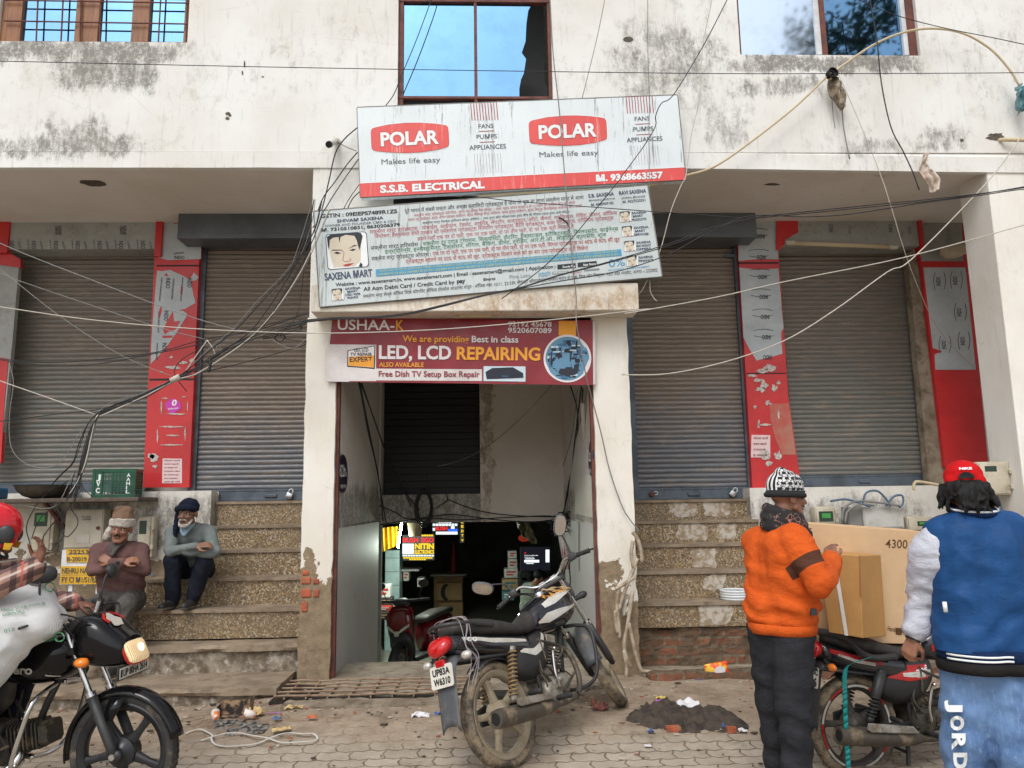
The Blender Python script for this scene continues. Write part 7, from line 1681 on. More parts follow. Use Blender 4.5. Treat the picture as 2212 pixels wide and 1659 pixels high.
def limbs(mb,J,which,b=0.0,bulk=1.0,hem=1.0,rs=None):
    for s in 'LR':
        if which=='arm':
            if 'el'+s not in J:continue
            r_=rs or (.062,.046,.033);w_=J['el'+s].lerp(J['wr'+s],hem)
            mb.rcone(J['sh'+s],J['el'+s],r_[0]*bulk+b,r_[1]*bulk+b);mb.rcone(J['el'+s],w_,r_[1]*bulk+b,r_[2]*bulk+b)
        else:
            r_=rs or (.092,.060,.042);w_=J['kn'+s].lerp(J['an'+s],hem)
            mb.rcone(J['hip'+s],J['kn'+s],r_[0]*bulk+b,r_[1]*bulk+b);mb.rcone(J['kn'+s],w_,r_[1]*bulk+b,r_[2]*bulk+b);mb.rcone(J['kn'+s].lerp(J['an'+s],.28)+V((0,.01,0)),J['kn'+s].lerp(J['an'+s],.5),.058*bulk+b,.048*bulk+b)
def shoes(root,J,mat,sole,dirs):
    for s in 'LR':
        a=J['an'+s];d=V(dirs[s]).normalized();z0=a.z-.075
        q=MB();h_=V((a.x,a.y,z0+.045))-d*.035
        q.rcone(h_,h_+d*.11,.040,.042);q.rcone(h_+d*.10-V((0,0,.006)),h_+d*.205-V((0,0,.012)),.044,.033);q.rcone(h_+V((0,0,.01)),a+V((0,0,.035)),.040,.042)
        o=skinned('shoe',q,mat,root,.007,3)
        for v in o.data.vertices:v.co.z=max(v.co.z,z0+.012)
        q=MB();n_=V((-d.y,d.x,0));pts=[]
        for i in range(20):
            t=i*2*math.pi/20;c_,s_=math.cos(t),math.sin(t);pts.append(V((a.x,a.y,z0))+d*(.072+.138*c_)+n_*(.043*s_*(1+.12*c_)))
        q.prism(pts,(0,0,.022));q.build('sole',sole,o,bevel=.004)
def ring(mb,c,ax,r,h,n=28,ell_=(1,1),fw=None):
    pass
def person(label,J,skin,fw,hfw=None,hup=(0,0,1),hands=(),bulk=1.0,hs=1.0,arms=True,vox=.006,thin=1.0,legs=True):
    q=MB();torso(q,J,-.012,bulk*.94)
    limbs(q,J,'arm',-.006)
    if legs:limbs(q,J,'leg',-.006)
    M_=head(q,J['hd'],hfw or fw,hup,hs,thin)
    q.rcone(J['ch']+V((0,0,.05)),J['hd']+(M_.to_3x3() @ V((0,-.025,-.06))),.056,.052)
    for h_ in hands:hand(q,*h_[0],**h_[1])
    o=skinned('person',q,skin,None,vox,3)
    return tag(o,label,'person'),M_
SK1,SK2,SK3,SK4=skinm('brown skin',srgb(150,104,82)),skinm('weathered dark skin',srgb(136,98,78)),skinm('tan skin',srgb(156,108,84)),skinm('warm brown skin',srgb(128,84,66))
m_sole=pm('dusty sole',srgb(96,86,76),srgb(60,54,50),9,rough=.9)
m_shoe=pm('black shoe',(.016,.016,.017),(.03,.03,.03),9,rough=.55,dirt=srgb(96,86,74),damt=.26)
Pv=lambda a,b,y:P(a,b,y)

# the older man in the grey sweater, sitting on the granite steps
J=dict(pe=Pv(414,1226,7.98),ch=Pv(411,1152,7.74),shR=Pv(374,1150,7.72),shL=Pv(452,1150,7.76),hipR=Pv(392,1230,7.93),hipL=Pv(440,1230,7.95),knR=Pv(373,1211,7.55),knL=Pv(441,1212,7.58),anR=Pv(373,1290,7.66),anL=Pv(417,1289,7.68),
    elR=Pv(367,1192,7.50),elL=Pv(464,1194,7.54),wrR=Pv(424,1180,7.44),wrL=Pv(396,1190,7.46),hd=Pv(406,1110,7.62))
top_step=lz[4]
for s in 'LR':J['an'+s].z=top_step+.085
o,M_=person('older person in a grey sweater and navy head wrap sitting on the granite steps',J,SK2,(-.12,-1,-.05),hands=[((J['wrR'],(.9,-.1,.15),(.2,.6,-.7)),dict(side=-1,curl=.5))],thin=.92,hs=1.05)
m_grys=fabric('grey knit',srgb(126,134,132),srgb(108,116,114),rib=38)
q=MB();torso(q,J,.012,.95);limbs(q,J,'arm',.009,hem=.93);skinned('sweater',q,m_grys,o,.010,4,wr=.006,fr=8,seed=2,fold=folds(J['pe'].z,J['shL'].z,.008,55,(-.6,0),9))
m_navy=fabric('dark navy cloth',srgb(38,42,54),srgb(30,33,42))
q=MB();limbs(q,J,'leg',.014,hem=.94,rs=(.088,.068,.052));q.rcone(J['hipL'],J['hipR'],.118,.118);q.rcone(J['pe'],J['pe']+V((0,0,.05)),.12,.11);skinned('trousers',q,m_navy,o,.010,3,wr=.013,fr=8,seed=5,st=(1,1,.6))
shoes(o,J,m_shoe,m_sole,dict(R=(-.18,-1,0),L=(-.1,-1,0)))
face(o,M_,brow=flat('grey hair',srgb(150,148,146),.9))
q=MB();q.m=M_  # head wrap with a tail at one side
q.ell((0,-.014,.062),(.090,.108,.082));q.rcone((-.08,.02,.045),(.08,.02,.060),.022,.02);q.tube([(-.086,.03,.04),(-.05,.092,.058),(0,.104,.062),(.05,.092,.052),(.088,.03,.036)],[.024,.027,.028,.027,.024],10,smooth=4)
q.tube([(.082,-.01,.05),(.096,.0,-.02),(.10,.01,-.08),(.098,.03,-.15),(.09,.04,-.21)],[.03,.028,.026,.024,.016],10,smooth=4)
skinned('head_wrap',q,fabric('navy wrap',srgb(32,38,56),srgb(24,28,42)),o,.007,3,wr=.006,fr=16)
m_whb=pm('white beard',srgb(196,192,186),srgb(128,120,112),60,rough=.95,bump=.8,bscale=160)
q=MB();q.m=M_
q.tube([(-.060,.028,-.045),(-.052,.050,-.075),(-.030,.078,-.100),(0,.088,-.108),(.030,.078,-.100),(.052,.050,-.075),(.060,.028,-.045)],[.006,.012,.016,.019,.016,.012,.006],10,smooth=5);q.tube([(-.036,.084,-.062),(-.016,.102,-.049),(0,.105,-.048),(.016,.102,-.049),(.036,.084,-.062)],[.006,.011,.0095,.011,.006],8,smooth=4)
skinned('beard',q,m_whb,o,.006,2,wr=.003,fr=60)
q=MB();cz=J['ch'];q.tube([cz+V((-.055,-.075,.10)),cz+V((-.03,-.145,.03)),cz+V((.0,-.155,-.01)),cz+V((.03,-.14,.03)),cz+V((.06,-.065,.10))],.016,8,smooth=4);q.rcone(cz+V((0,-.10,.07)),cz+V((0,-.13,.0)),.045,.02);skinned('shirt',q,fabric('pale blue shirt',srgb(150,176,190)),o,.008,2)
# the younger man in the brown sweater beside the steps
J=dict(pe=Pv(262,1288,7.50),ch=Pv(259,1192,7.42),shR=Pv(214,1192,7.40),shL=Pv(303,1192,7.44),hipR=Pv(240,1296,7.44),hipL=Pv(286,1296,7.46),knR=Pv(186,1318,7.12),knL=Pv(270,1310,7.10),anR=Pv(176,1440,7.16),anL=Pv(250,1440,7.14),
    elR=Pv(200,1234,7.26),elL=Pv(313,1232,7.28),wrR=Pv(268,1214,7.14),wrL=Pv(240,1214,7.13),hd=Pv(263,1143,7.36))
o,M_=person('young person in a brown sweater with white wrapped head sitting beside the steps',J,SK1,(.05,-1,-.06),hands=[((J['wrR'],(.95,-.05,.25),(.2,.5,-.6)),dict(side=-1,curl=.8)),((J['wrL'],(-.9,.15,.42),(0,.8,-.3)),dict(side=1,curl=.8))],hup=(.06,0,1),hs=1.06)
m_brn=fabric('brown knit',srgb(112,84,80),srgb(94,70,68))
q=MB();torso(q,J,.018,1.0);limbs(q,J,'arm',.011,hem=.95);skinned('sweater',q,m_brn,o,.010,4,wr=.006,fr=7,seed=9,fold=folds(J['pe'].z,J['shL'].z,.008,50,(.6,0),5))
m_gryt=fabric('dusty grey cloth',srgb(92,88,84),srgb(76,72,68))
q=MB();limbs(q,J,'leg',.014,hem=.94,rs=(.09,.068,.054));q.rcone(J['hipL'],J['hipR'],.12,.12);skinned('trousers',q,m_gryt,o,.010,3,wr=.012,fr=8,seed=4)
shoes(o,J,m_shoe,m_sole,dict(R=(-.2,-1,0),L=(0,-1,0)))
face(o,M_)
q=MB();q.m=M_;q.tube([(-.03,.090,-.054),(-.012,.101,-.046),(.012,.101,-.046),(.03,.090,-.054)],[.003,.006,.006,.003],7,smooth=3);q.build('moustache',m_brow,o,smooth=True)
q=MB();q.m=M_;q.ell((0,-.02,.085),(.086,.10,.085));q.rcone((-.02,-.02,.155),(.055,-.03,.165),.05,.035);q.rcone((.075,-.03,.10),(.07,-.03,.16),.03,.022);skinned('woollen_cap',q,fabric('tan wool',srgb(134,108,88),srgb(114,90,74)),o,.008,3,wr=.004,fr=14)
q=MB();q.m=M_
for k in range(4):q.tube([(-.088,-.03,.04+k*.012),(-.07,.06,.036+k*.016),(0,.098,.046+k*.014),(.07,.06,.040+k*.013),(.09,-.03,.03+k*.012),(.06,-.09,.03),(-.06,-.09,.035),(-.088,-.03,.04+k*.012)],.0155,8,smooth=4)
q.tube([(.085,-.02,.03),(.10,-.01,-.02),(.115,-.02,-.06),(.13,-.03,-.10)],[.022,.03,.034,.02],9,smooth=4);q.tube([(.085,-.02,.02),(.115,-.03,-.03),(.14,-.04,-.075),(.165,-.05,-.10)],[.03,.034,.03,.012],9,smooth=4)
skinned('white_wrap',q,fabric('white muslin',srgb(196,188,178),srgb(170,160,148)),o,.006,2,wr=.005,fr=20)
q=MB();c=J['wrR'].lerp(J['elR'],.12);a=(J['elR']-J['wrR']).normalized();q.tube([c-a*.016,c+a*.016],.045,16);q.ell(c+V((0,-.045,.01)),(.02,.008,.02));q.build('wristwatch',flat('watch black',(.015,.015,.016),.3),o,smooth=True)
q=MB();cz=J['ch'];q.tube([cz+V((-.07,-.06,.09)),cz+V((-.035,-.132,.03)),cz+V((0,-.148,-.03)),cz+V((.03,-.135,.03)),cz+V((.07,-.06,.09))],.013,8,smooth=4);q.rcone(cz+V((0,-.07,.07)),cz+V((0,-.115,.0)),.05,.025);skinned('shirt_collar',q,fabric('grey shirt',srgb(96,88,84)),o,.008,2)

# standing man in the orange sweatshirt
gz=0.0
J=dict(pe=Pv(1688,1335,4.44),ch=Pv(1684,1172,4.42),shL=Pv(1636,1172,4.60),shR=Pv(1716,1166,4.26),hipL=Pv(1662,1362,4.50),hipR=Pv(1710,1364,4.40),knL=Pv(1672,1520,4.56),knR=Pv(1714,1525,4.36),elR=Pv(1772,1258,4.14),wrR=Pv(1796,1210,4.48),elL=Pv(1660,1280,4.72),wrL=Pv(1750,1290,4.80),hd=Pv(1700,1074,4.40))
for s,x,y in (('L',1684,4.60),('R',1722,4.38)):p=PZ(x,1700,.09);p=V((P(x,1650,y).x,y,.085));J['an'+s]=p
o,M_=person('person in an orange sweatshirt and patterned beanie resting a hand on the carton',J,SK1,(.86,.46,0),hfw=(.94,.18,-.04),hands=[((J['wrR'],(.22,.62,.62),(.55,.3,-.75)),dict(side=-1,curl=.55,spread=.1))],bulk=1.08)
m_org=fabric('orange fleece',srgb(212,94,36),srgb(194,82,30),sc=300)
q=MB();torso(q,J,.018,1.03);limbs(q,J,'arm',.026,hem=.98,bulk=1.08)
mid=J['pe']+V((0,0,.06));q.rcone(mid+V((-.05,.04,0)),mid+V((.07,-.03,0)),.145,.14);q.rcone(J['pe'].lerp(J['ch'],.30)+V((.07,.02,0)),J['pe'].lerp(J['ch'],.6)+V((.02,0,0)),.160,.15)
sw=skinned('sweatshirt',q,m_org,o,.011,4,wr=.007,fr=6,seed=1,st=(1,1,1.7),fold=folds(J['pe'].z-.03,J['pe'].z+.42,.013,52,(.25,-.2),2))
zh=J['pe'].z-.035
for v in sw.data.vertices:
    if v.co.z<zh:v.co.z=zh-(zh-v.co.z)*.12
q=MB()  # ribbed hem
ctr=V((0,0,0));low=[v.co for v in sw.data.vertices if zh-.01<v.co.z<zh+.03]
def hull2(ps,n=36,k=1.0):
    cx,cy=(min(p.x for p in ps)+max(p.x for p in ps))/2,(min(p.y for p in ps)+max(p.y for p in ps))/2;rr_=[]
    for i in range(n):
        t=i*2*math.pi/n;rr_.append(max(((p.x-cx)*math.cos(t)+(p.y-cy)*math.sin(t)) for p in ps))
    return [(cx+.96*k*r_*math.cos(i*2*math.pi/n),cy+.96*k*r_*math.sin(i*2*math.pi/n)) for i,r_ in enumerate(rr_)]
def band(root,name,ps,z0,z1,mat,k=1.0,k2=None):
    h_=hull2(ps,40,k);h2=hull2(ps,40,k2 or k);q=MB();n_=len(h_)
    q.v=[V((*a,z0)) for a in h_]+[V((*a,(z0+z1)/2)) for a in hull2(ps,40,(k+(k2 or k))/2*1.015)]+[V((*a,z1)) for a in h2];q.f=[(j*n_+i,j*n_+(i+1) % n_,(j+1)*n_+(i+1) % n_,(j+1)*n_+i) for j in (0,1) for i in range(n_)];q.mi=[0]*len(q.f)
    b_=q.build(name,mat,root,smooth=True);z=b_.modifiers.new('t','SOLIDIFY');z.thickness=.008;return b_
band(o,'hem_rib',low,zh-.045,zh+.012,m_org,.97,1.0)
N=NT('orange fleece with brown sleeve stripe');a,d_=J['shR'],J['elR']-J['shR'];L2=d_.length_squared
def vm(op,x,y):
    q_=N.n('VectorMath');q_.operation=op
    for i,z in enumerate((x,y)):
        if isinstance(z,tuple):q_.inputs[i].default_value=z
        else:N.l(z,q_.inputs[i])
    return q_
rel=vm('SUBTRACT',N.co,tuple(a)).outputs[0];t_=N.math('DIVIDE',vm('DOT_PRODUCT',rel,tuple(d_)).outputs['Value'],L2)
sc=N.n('VectorMath');sc.operation='SCALE';sc.inputs[0].default_value=tuple(d_);N.l(t_,sc.inputs['Scale'])
r_=vm('LENGTH',vm('SUBTRACT',rel,sc.outputs[0]).outputs[0],(0,0,0)).outputs['Value']
mk=N.math('MULTIPLY',N.ramp(N.math('ABSOLUTE',N.math('SUBTRACT',t_,.57)),.128,.132,1,0),N.math('MULTIPLY',N.ramp(r_,.120,.124,1,0),N.ramp(vm('DOT_PRODUCT',rel,(.75,-.6,0)).outputs['Value'],-.05,-.045)))
cz=N.noise(9,6,.7,N.map((1.4,1.4,2.6)),1.2)
sw.data.materials[0]=N.set(N.mix(mk,N.mix(N.ramp(N.noise(7,7,.65),.35,.7),srgb(212,94,36),srgb(194,82,30)),srgb(84,54,42)),.9,bump=N.math('ADD',N.math('MULTIPLY',N.noise(300,3),.25),N.math('MULTIPLY',cz,3.2)),bs=.5,bd=.008,spec=.15)
q=MB();c=P(*K8(1027,812),4.24);q.bbox(c+V((-.016,-.004,-.018)),c+V((.016,.02,.018)),.003);q.build('cloth_label',m_ink,o)
m_jblk=fabric('charcoal denim',srgb(50,51,55),srgb(40,41,44))
q=MB();limbs(q,J,'leg',.018,hem=1.0,rs=(.108,.078,.066));q.rcone(J['hipL'],J['hipR'],.122,.120);q.rcone(J['pe']+V((-.03,.02,-.02)),J['pe']+V((.03,-.02,-.02)),.118,.115);skinned('trousers',q,m_jblk,o,.011,3,wr=.008,fr=6,seed=7,st=(1,1,1.5),fold=folds(0,J['hipL'].z,.013,44,(.4,.3),4))
shoes(o,J,m_shoe,m_sole,dict(L=(.8,.5,0),R=(.85,.4,0)))
face(o,M_)
q=MB();q.m=M_;q.tube([(-.03,.090,-.054),(0,.102,-.046),(.03,.090,-.054)],[.003,.007,.003],7,smooth=3);q.build('moustache',m_brow,o,smooth=True)
def beaniem():
    N=NT('patterned beanie knit');X=N.xyz()
    ang=N.math('ARCTAN2',X[0],X[1]);z=X[2]
    cv=N.n('CombineXYZ');N.l(N.math('MULTIPLY',ang,.11),cv.inputs[0]);N.l(z,cv.inputs[1])
    b=N.n('TexBrick');N.l(cv.outputs[0],b.inputs['Vector']);b.inputs['Scale'].default_value=1;b.inputs['Brick Width'].default_value=.042;b.inputs['Row Height'].default_value=.030;b.inputs['Mortar Size'].default_value=.0075;b.inputs['Mortar Smooth'].default_value=.1
    sp=N.ramp(N.noise(110,2),.5,.54)
    c=N.mix(b.outputs['Fac'],(.012,.012,.013),N.mix(sp,(.66,.66,.66),(.10,.10,.10)))
    c=N.mix(N.ramp(N.math('ABSOLUTE',ang),2.62,2.64),c,N.mix(N.ramp(N.math('PINGPONG',ang,.12),.05,.06),(.70,.70,.70),(.012,.012,.013)))
    c=N.mix(N.ramp(z,.036,.038,1,0),c,(.012,.012,.013))
    return N.set(c,.9,bump=N.noise(240,2),bs=.4,bd=.003)
q=MB();q.ell((0,-.012,.062),(.092,.112,.094));q.rcone((-.02,-.02,.125),(.02,-.045,.132),.045,.04);q.tube([(.09*math.sin(t),-.012+.108*math.cos(t),.012) for t in [i*math.pi/12 for i in range(25)]],.0165,10);me_=remesh(q,.007,3);me_.materials.clear();me_.materials.append(beaniem());me_.shade_smooth()
hb_=bpy.data.objects.new('beanie',me_);COL.objects.link(hb_);hb_.matrix_world=M_;hb_.parent=o
N=NT('paisley scarf');vo=N.n('TexVoronoi');vo.inputs['Scale'].default_value=42;N.l(N.co,vo.inputs['Vector']);vo.feature='DISTANCE_TO_EDGE'
m_scf=N.set(N.mix(N.math('MULTIPLY',N.ramp(vo.outputs[0],.02,.05,1,0),N.ramp(N.noise(14,4),.48,.54)),(.016,.015,.016),N.mix(N.noise(6,2),srgb(190,96,70),srgb(150,140,130))),.9,bump=N.noise(200,2),bs=.3)
q=MB();nc=J['ch'].lerp(J['hd'],.52)
for k,(r_,z_,th) in enumerate(((.094,-.012,.036),(.084,.030,.032),(.104,-.055,.032))):q.tube([nc+V((r_*math.cos(t)*1.02,r_*math.sin(t),z_+.028*math.cos(t-2.6))) for t in [i*math.pi/10 for i in range(21)]],th,9)
q.tube([nc+V((.08,-.03,-.03)),nc+V((.115,-.02,-.10)),nc+V((.15,.05,-.20)),nc+V((.17,.1,-.32)),nc+V((.19,.12,-.50))],[.034,.04,.038,.036,.03],10,smooth=4)
skinned('scarf',q,m_scf,o,.009,2,wr=.008,fr=13)

# standing man in the blue jacket, seen from behind
J=dict(pe=Pv(2130,1402,3.86),ch=Pv(2112,1150,3.84),shL=Pv(2018,1170,3.90),shR=Pv(2204,1160,3.78),hipL=Pv(2096,1425,3.90),hipR=Pv(2170,1428,3.84),knL=Pv(2084,1620,3.92),knR=Pv(2196,1625,3.80),elL=Pv(1997,1292,4.02),wrL=Pv(1973,1378,4.02),elR=Pv(2246,1300,3.86),wrR=Pv(2258,1400,3.95),hd=Pv(2083,1056,3.86))
for s,x,y in (('L',2078,4.0),('R',2206,3.82)):J['an'+s]=V((P(x,1655,y).x,y,.085))
o,M_=person('broad person in a blue and white varsity jacket and red cap standing with back turned',J,SK3,(-.18,.98,0),hfw=(.42,.9,-.10),hands=[((J['wrL'],(-.30,.18,-.93),(.75,.62,0)),dict(side=1,curl=1.15,thumb=1.0)),((J['wrR'],(0,.3,-.95),(-.8,.5,0)),dict(side=-1,curl=.9))],bulk=1.2,hs=1.0)
m_blu=fabric('blue satin',srgb(34,78,130),srgb(28,66,112),sc=400,rough=.5,bump=.2);m_wsl=fabric('white satin',srgb(204,206,216),srgb(186,188,200),sc=300,rough=.5)
J2=dict(J);J2['shL']=J['shL'].lerp(J['ch'],.30)+V((0,0,.01));J2['shR']=J['shR'].lerp(J['ch'],.30)+V((0,0,.01))
q=MB();torso(q,J2,.030,1.12);mid=J['pe'];q.rcone(mid+V((-.08,.0,.03)),mid+V((.10,0,.03)),.168,.172);q.rcone(J['pe'].lerp(J['ch'],.45)+V((-.075,.02,0)),J['pe'].lerp(J['ch'],.45)+V((.10,0,0)),.158,.165);q.rcone(J['ch']+V((-.07,0,-.02)),J['ch']+V((.08,0,-.02)),.138,.142);q.rcone(J['ch'],J['ch'].lerp(J['hd'],.45),.10,.075)
jk=skinned('jacket',q,m_blu,o,.012,4,wr=.012,fr=5,seed=3,fold=folds(J['pe'].z,J['pe'].z+.62,.010,30,(-.5,.2),6))
zh=J['pe'].z+.005
for v in jk.data.vertices:
    if v.co.z<zh:v.co.z=zh-(zh-v.co.z)*.1
low=[v.co for v in jk.data.vertices if zh<v.co.z<zh+.05]
m_nvr=fabric('navy rib knit',srgb(28,48,86),None,rib=60)
band(o,'waist_rib',low,zh-.055,zh+.012,m_nvr,.94,1.0)
for z_ in (zh-.032,zh-.012):
    h_=hull2(low,60,.985+.2*(z_-zh+.05)+.012);q=MB();seg=[V((*p,z_)) for p in h_ if p[1]<J['pe'].y-.05 and p[0]<J['pe'].x+.02];seg.sort(key=lambda p:p.x)
    q.tube(seg,.0055,6);q.build('rib_stripe',m_inkw,o,smooth=True)
q=MB();limbs(q,{k:v for k,v in J.items() if k[-1]=='L'} | dict(),'arm',.030,hem=.9,bulk=1.15) if False else None
for s in 'LR':
    q=MB();q.rcone(J['sh'+s].lerp(J['ch'],.10)+V((0,0,-.005)),J['sh'+s].lerp(J['el'+s],.3),.098,.112);q.rcone(J['sh'+s].lerp(J['el'+s],.2),J['el'+s],.112,.092);q.rcone(J['el'+s],J['el'+s].lerp(J['wr'+s],.78),.088,.062);skinned('sleeve',q,m_wsl,o,.011,4,wr=.008,fr=8,seed=6,st=(1,1,2),fold=folds(J['wr'+s].z,J['sh'+s].z,.010,60,(.5,.3),3))
    q=MB();a,b=J['el'+s].lerp(J['wr'+s],.74),J['el'+s].lerp(J['wr'+s],.98);q.tube([a,a.lerp(b,.4),b],[.056,.05,.043],18);cf=q.build('cuff',m_nvr,o,smooth=True)
    q=MB()
    for t in (.2,.42):p=a.lerp(b,t);d_=(b-a).normalized()*.006;q.tube([p-d_,p+d_],.0555-.012*t,18)
    q.build('cuff_stripe',m_inkw,cf)
q=MB();a,b=J['wrL'].lerp(J['elL'],-.05),J['wrL'].lerp(J['elL'],.09);q.tube([a,b],.038,16);q.build('wristband',flat('dark band',(.02,.022,.03),.5),o,smooth=True)
band(o,'shirt_tail',low,zh-.10,zh-.045,fabric('black shirt',(.022,.020,.020)),.985,.99)
m_jean=None
N=NT('washed blue denim');c=N.mix(N.ramp(N.noise(3.2,8,.7),.38,.68),srgb(104,136,178),srgb(58,88,132));c=N.mix(N.ramp(N.noise(24,6,.7,N.map((3,3,.5))),.5,.75,0,.55),c,srgb(150,176,204));m_jean=N.set(c,.85,bump=N.noise(160,3),bs=.3,bd=.004)
q=MB();limbs(q,J,'leg',.022,hem=1.0,rs=(.118,.084,.072));q.rcone(J['hipL'],J['hipR'],.150,.15);q.rcone(J['pe']+V((-.05,.0,-.05)),J['pe']+V((.05,0,-.05)),.145,.145);jn=skinned('jeans',q,m_jean,o,.012,3,wr=.010,fr=5,seed=12,st=(1,1,1.6),fold=folds(0,J['hipL'].z,.012,34,(.6,.3),8))
shoes(o,J,m_shoe,m_sole,dict(L=(-.2,1,0),R=(.1,1,0)))
face(o,M_)
# lettering down the leg, laid on the cloth
jv=[v.co.copy() for v in jn.data.vertices if v.co.x<J['pe'].x+.02 and v.co.z<J['hipL'].z]
from mathutils import kdtree
kd=kdtree.KDTree(len(jv))
for i,p in enumerate(jv):
    a_=proj(p);kd.insert((a_[0],a_[1],(p-CAM).length*40),i)
kd.balance()
def on_leg(px,py):
    i=kd.find((px,py,3.6*40))[1];best=min(kd.find_n((px,py,3.5*40),12),key=lambda r:(jv[r[1]]-CAM).length)[1]
    return P(px,py,jv[best].y-.012)
q=MB()
for i,(ch,y0,y1) in enumerate((('J',1512,1538),('O',1546,1578),('R',1584,1620),('D',1626,1662),('A',1668,1700))):
    vs,fs=text_geo(ch,.05,0);x0=2051+i*3.4
    q.add([on_leg(x0+v_*27,y0+u_*(y1-y0)) for u_,v_ in [(a,b) for a,b in vs]],fs)
q.build('leg_lettering',m_inkw,jn)
m_capr=fabric('red cap cotton',srgb(206,24,28),srgb(186,20,24),rough=.8)
q=MB();q.m=M_;q.ell((0,-.010,.062),(.092,.112,.082));q.rcone((-.05,-.06,.03),(.05,-.06,.03),.045,.045)
cp_=skinned('cap',q,m_capr,o,.007,3,wr=.002,fr=20)
Mi=M_.inverted()
for v in cp_.data.vertices:
    l=Mi @ v.co
    if l.z<.022:l.z=.022+(l.z-.022)*.15;v.co=M_ @ l
q=MB();q.m=M_;q.loft([((0,.085,.040),(.075,0,0),(0,0,.007),(0,0,-.007)),((0,.125,.034),(.078,0,0),(0,0,.006),(0,0,-.006)),((0,.165,.022),(.060,0,0),(0,0,.005),(0,0,-.005)),((0,.182,.016),(.03,0,0),(0,0,.004),(0,0,-.004))],18,2.2);q.build('cap_visor',m_capr,cp_,smooth=True)
q=MB();q.m=M_;q.prism([(.036*math.cos(t),-.112-.018*(1-abs(math.cos(t))**2)*.5,.040+.030*math.sin(t)) for t in [i*math.pi/10 for i in range(11)]],(0,-.008,0));q.build('strap_opening',m_black,cp_)
q=MB();q.m=M_;txt3(q,'NIKE',(-.028,-.128,.082),(1,0,0),(0,.42,.9),.056,.013,.04);q.build('lettering',m_inkw,cp_)
N=NT('dark wavy hair');hn=N.noise(40,6,.7,N.map((1,1,.25)));m_hair=N.set(N.mix(hn,(.004,.0038,.0038),(.013,.012,.012)),.55,bump=hn,bs=.9,bd=.01,spec=.25)
q=MB();q.m=M_;rr=random.Random(2);q.ell((0,-.028,.0),(.094,.098,.075))
for k in range(110):
    t=rr.uniform(math.pi*.58,math.pi*2.42);r_=rr.uniform(.088,.106);x,y=r_*math.cos(t),-.028+r_*math.sin(t)*1.02
    if y>.045:continue
    z0=rr.uniform(-.02,.03);L=rr.uniform(.045,.135);q.tube([(x*.95,y*.95,z0),(x*1.05+rr.uniform(-.012,.012),y*1.06,z0-L*.4),(x*1.06+rr.uniform(-.02,.02),y*1.04,z0-L*.75),(x*1.14+rr.uniform(-.02,.025),y*1.12+rr.uniform(-.02,.015),z0-L)],[.014,.015,.012,.004],7,smooth=3)
me_=remesh(q,.006,1,wr=.004,fr=40,st=(1,1,.3));me_.materials.clear();me_.materials.append(m_hair);me_.shade_smooth();h_=bpy.data.objects.new('hair',me_);COL.objects.link(h_);h_.parent=o
q=MB();nc=J['ch'].lerp(J['hd'],.50)+V((0,-.01,.0));q.tube([nc+V((.098*math.cos(t),.09*math.sin(t),.018*math.sin(t))) for t in [i*math.pi/10 for i in range(21)]],.022,9);cl=q.build('jacket_collar',m_nvr,o,smooth=True)
q=MB();q.tube([nc+V((.116*math.cos(t),.108*math.sin(t),.018*math.sin(t)+.01)) for t in [math.pi+i*math.pi/10 for i in range(11)]],.006,6);q.build('collar_stripe',m_inkw,cl,smooth=True)
q=MB();q.tube([P(2040,1300,3.66),P(2043,1322,3.66)],.010,8);q.build('pocket_trim',m_inkw,o,smooth=True)

# rider in the red helmet with a white sack
bk=lambda x,y,z:Mleft @ V((x,y,z))
J=dict(pe=bk(.10,.0,.88),ch=bk(.20,.0,1.32),shR=bk(.20,-.19,1.34),shL=bk(.22,.19,1.34),hipR=bk(.14,-.10,.86),hipL=bk(.14,.10,.86),knR=bk(.50,-.27,.72),knL=bk(.50,.24,.72),anR=bk(.40,-.24,.345),anL=bk(.40,.24,.345),elL=bk(.52,.33,1.16),wrL=bk(.80,.36,1.085),hd=P(-12,1150,4.46))
J['elR']=P(-22,1272,4.12);J['wrR']=P(80,1224,4.12)
J['ch']=P(-22,1250,4.45);J['shR']=J['ch']+V((.02,-.17,.0));J['shL']=J['ch']+V((.03,.20,.0));J['elL']=P(80,1292,4.75);J['wrL']=P(168,1302,4.70)
o,M_=person('rider in a red helmet and plaid shirt raising one hand from the black motorcycle',J,SK4,(1,-.12,0),hfw=(.93,.36,0),hands=[((J['wrR'],(.25,-.05,.95),(-.55,-.75,.15)),dict(side=-1,curl=.55,spread=.35,thumb=.8)),((J['wrL'],(.85,.1,-.25),(.1,0,-1)),dict(side=-1,curl=1.0))])
def plaid():
    N=NT('plaid flannel');X=N.xyz()
    def bars_(a,k,t):return N.ramp(N.math('PINGPONG',N.math('MULTIPLY',a,k),1),t,t+.12)
    u_=N.math('ADD',X[0],N.math('MULTIPLY',X[1],.6));v_=N.math('SUBTRACT',X[2],N.math('MULTIPLY',X[0],.45))
    c=N.mix(N.noise(20,4),srgb(176,140,126),srgb(158,120,108))
    c=N.mix(N.math('MULTIPLY',bars_(u_,24,.55),.75),c,srgb(66,44,46));c=N.mix(N.math('MULTIPLY',bars_(v_,24,.55),.75),c,srgb(60,42,46));c=N.mix(N.math('MULTIPLY',bars_(v_,12,.86),.8),c,srgb(212,196,186));c=N.mix(N.math('MULTIPLY',bars_(u_,12,.86),.8),c,srgb(190,90,80))
    return N.set(c,.95,bump=N.noise(220,2),bs=.3)
m_pld=plaid()
q=MB();torso(q,J,.02,1.05);limbs(q,J,'arm',.020,hem=.93,bulk=1.05);skinned('shirt',q,m_pld,o,.010,3,wr=.012,fr=8,seed=3)
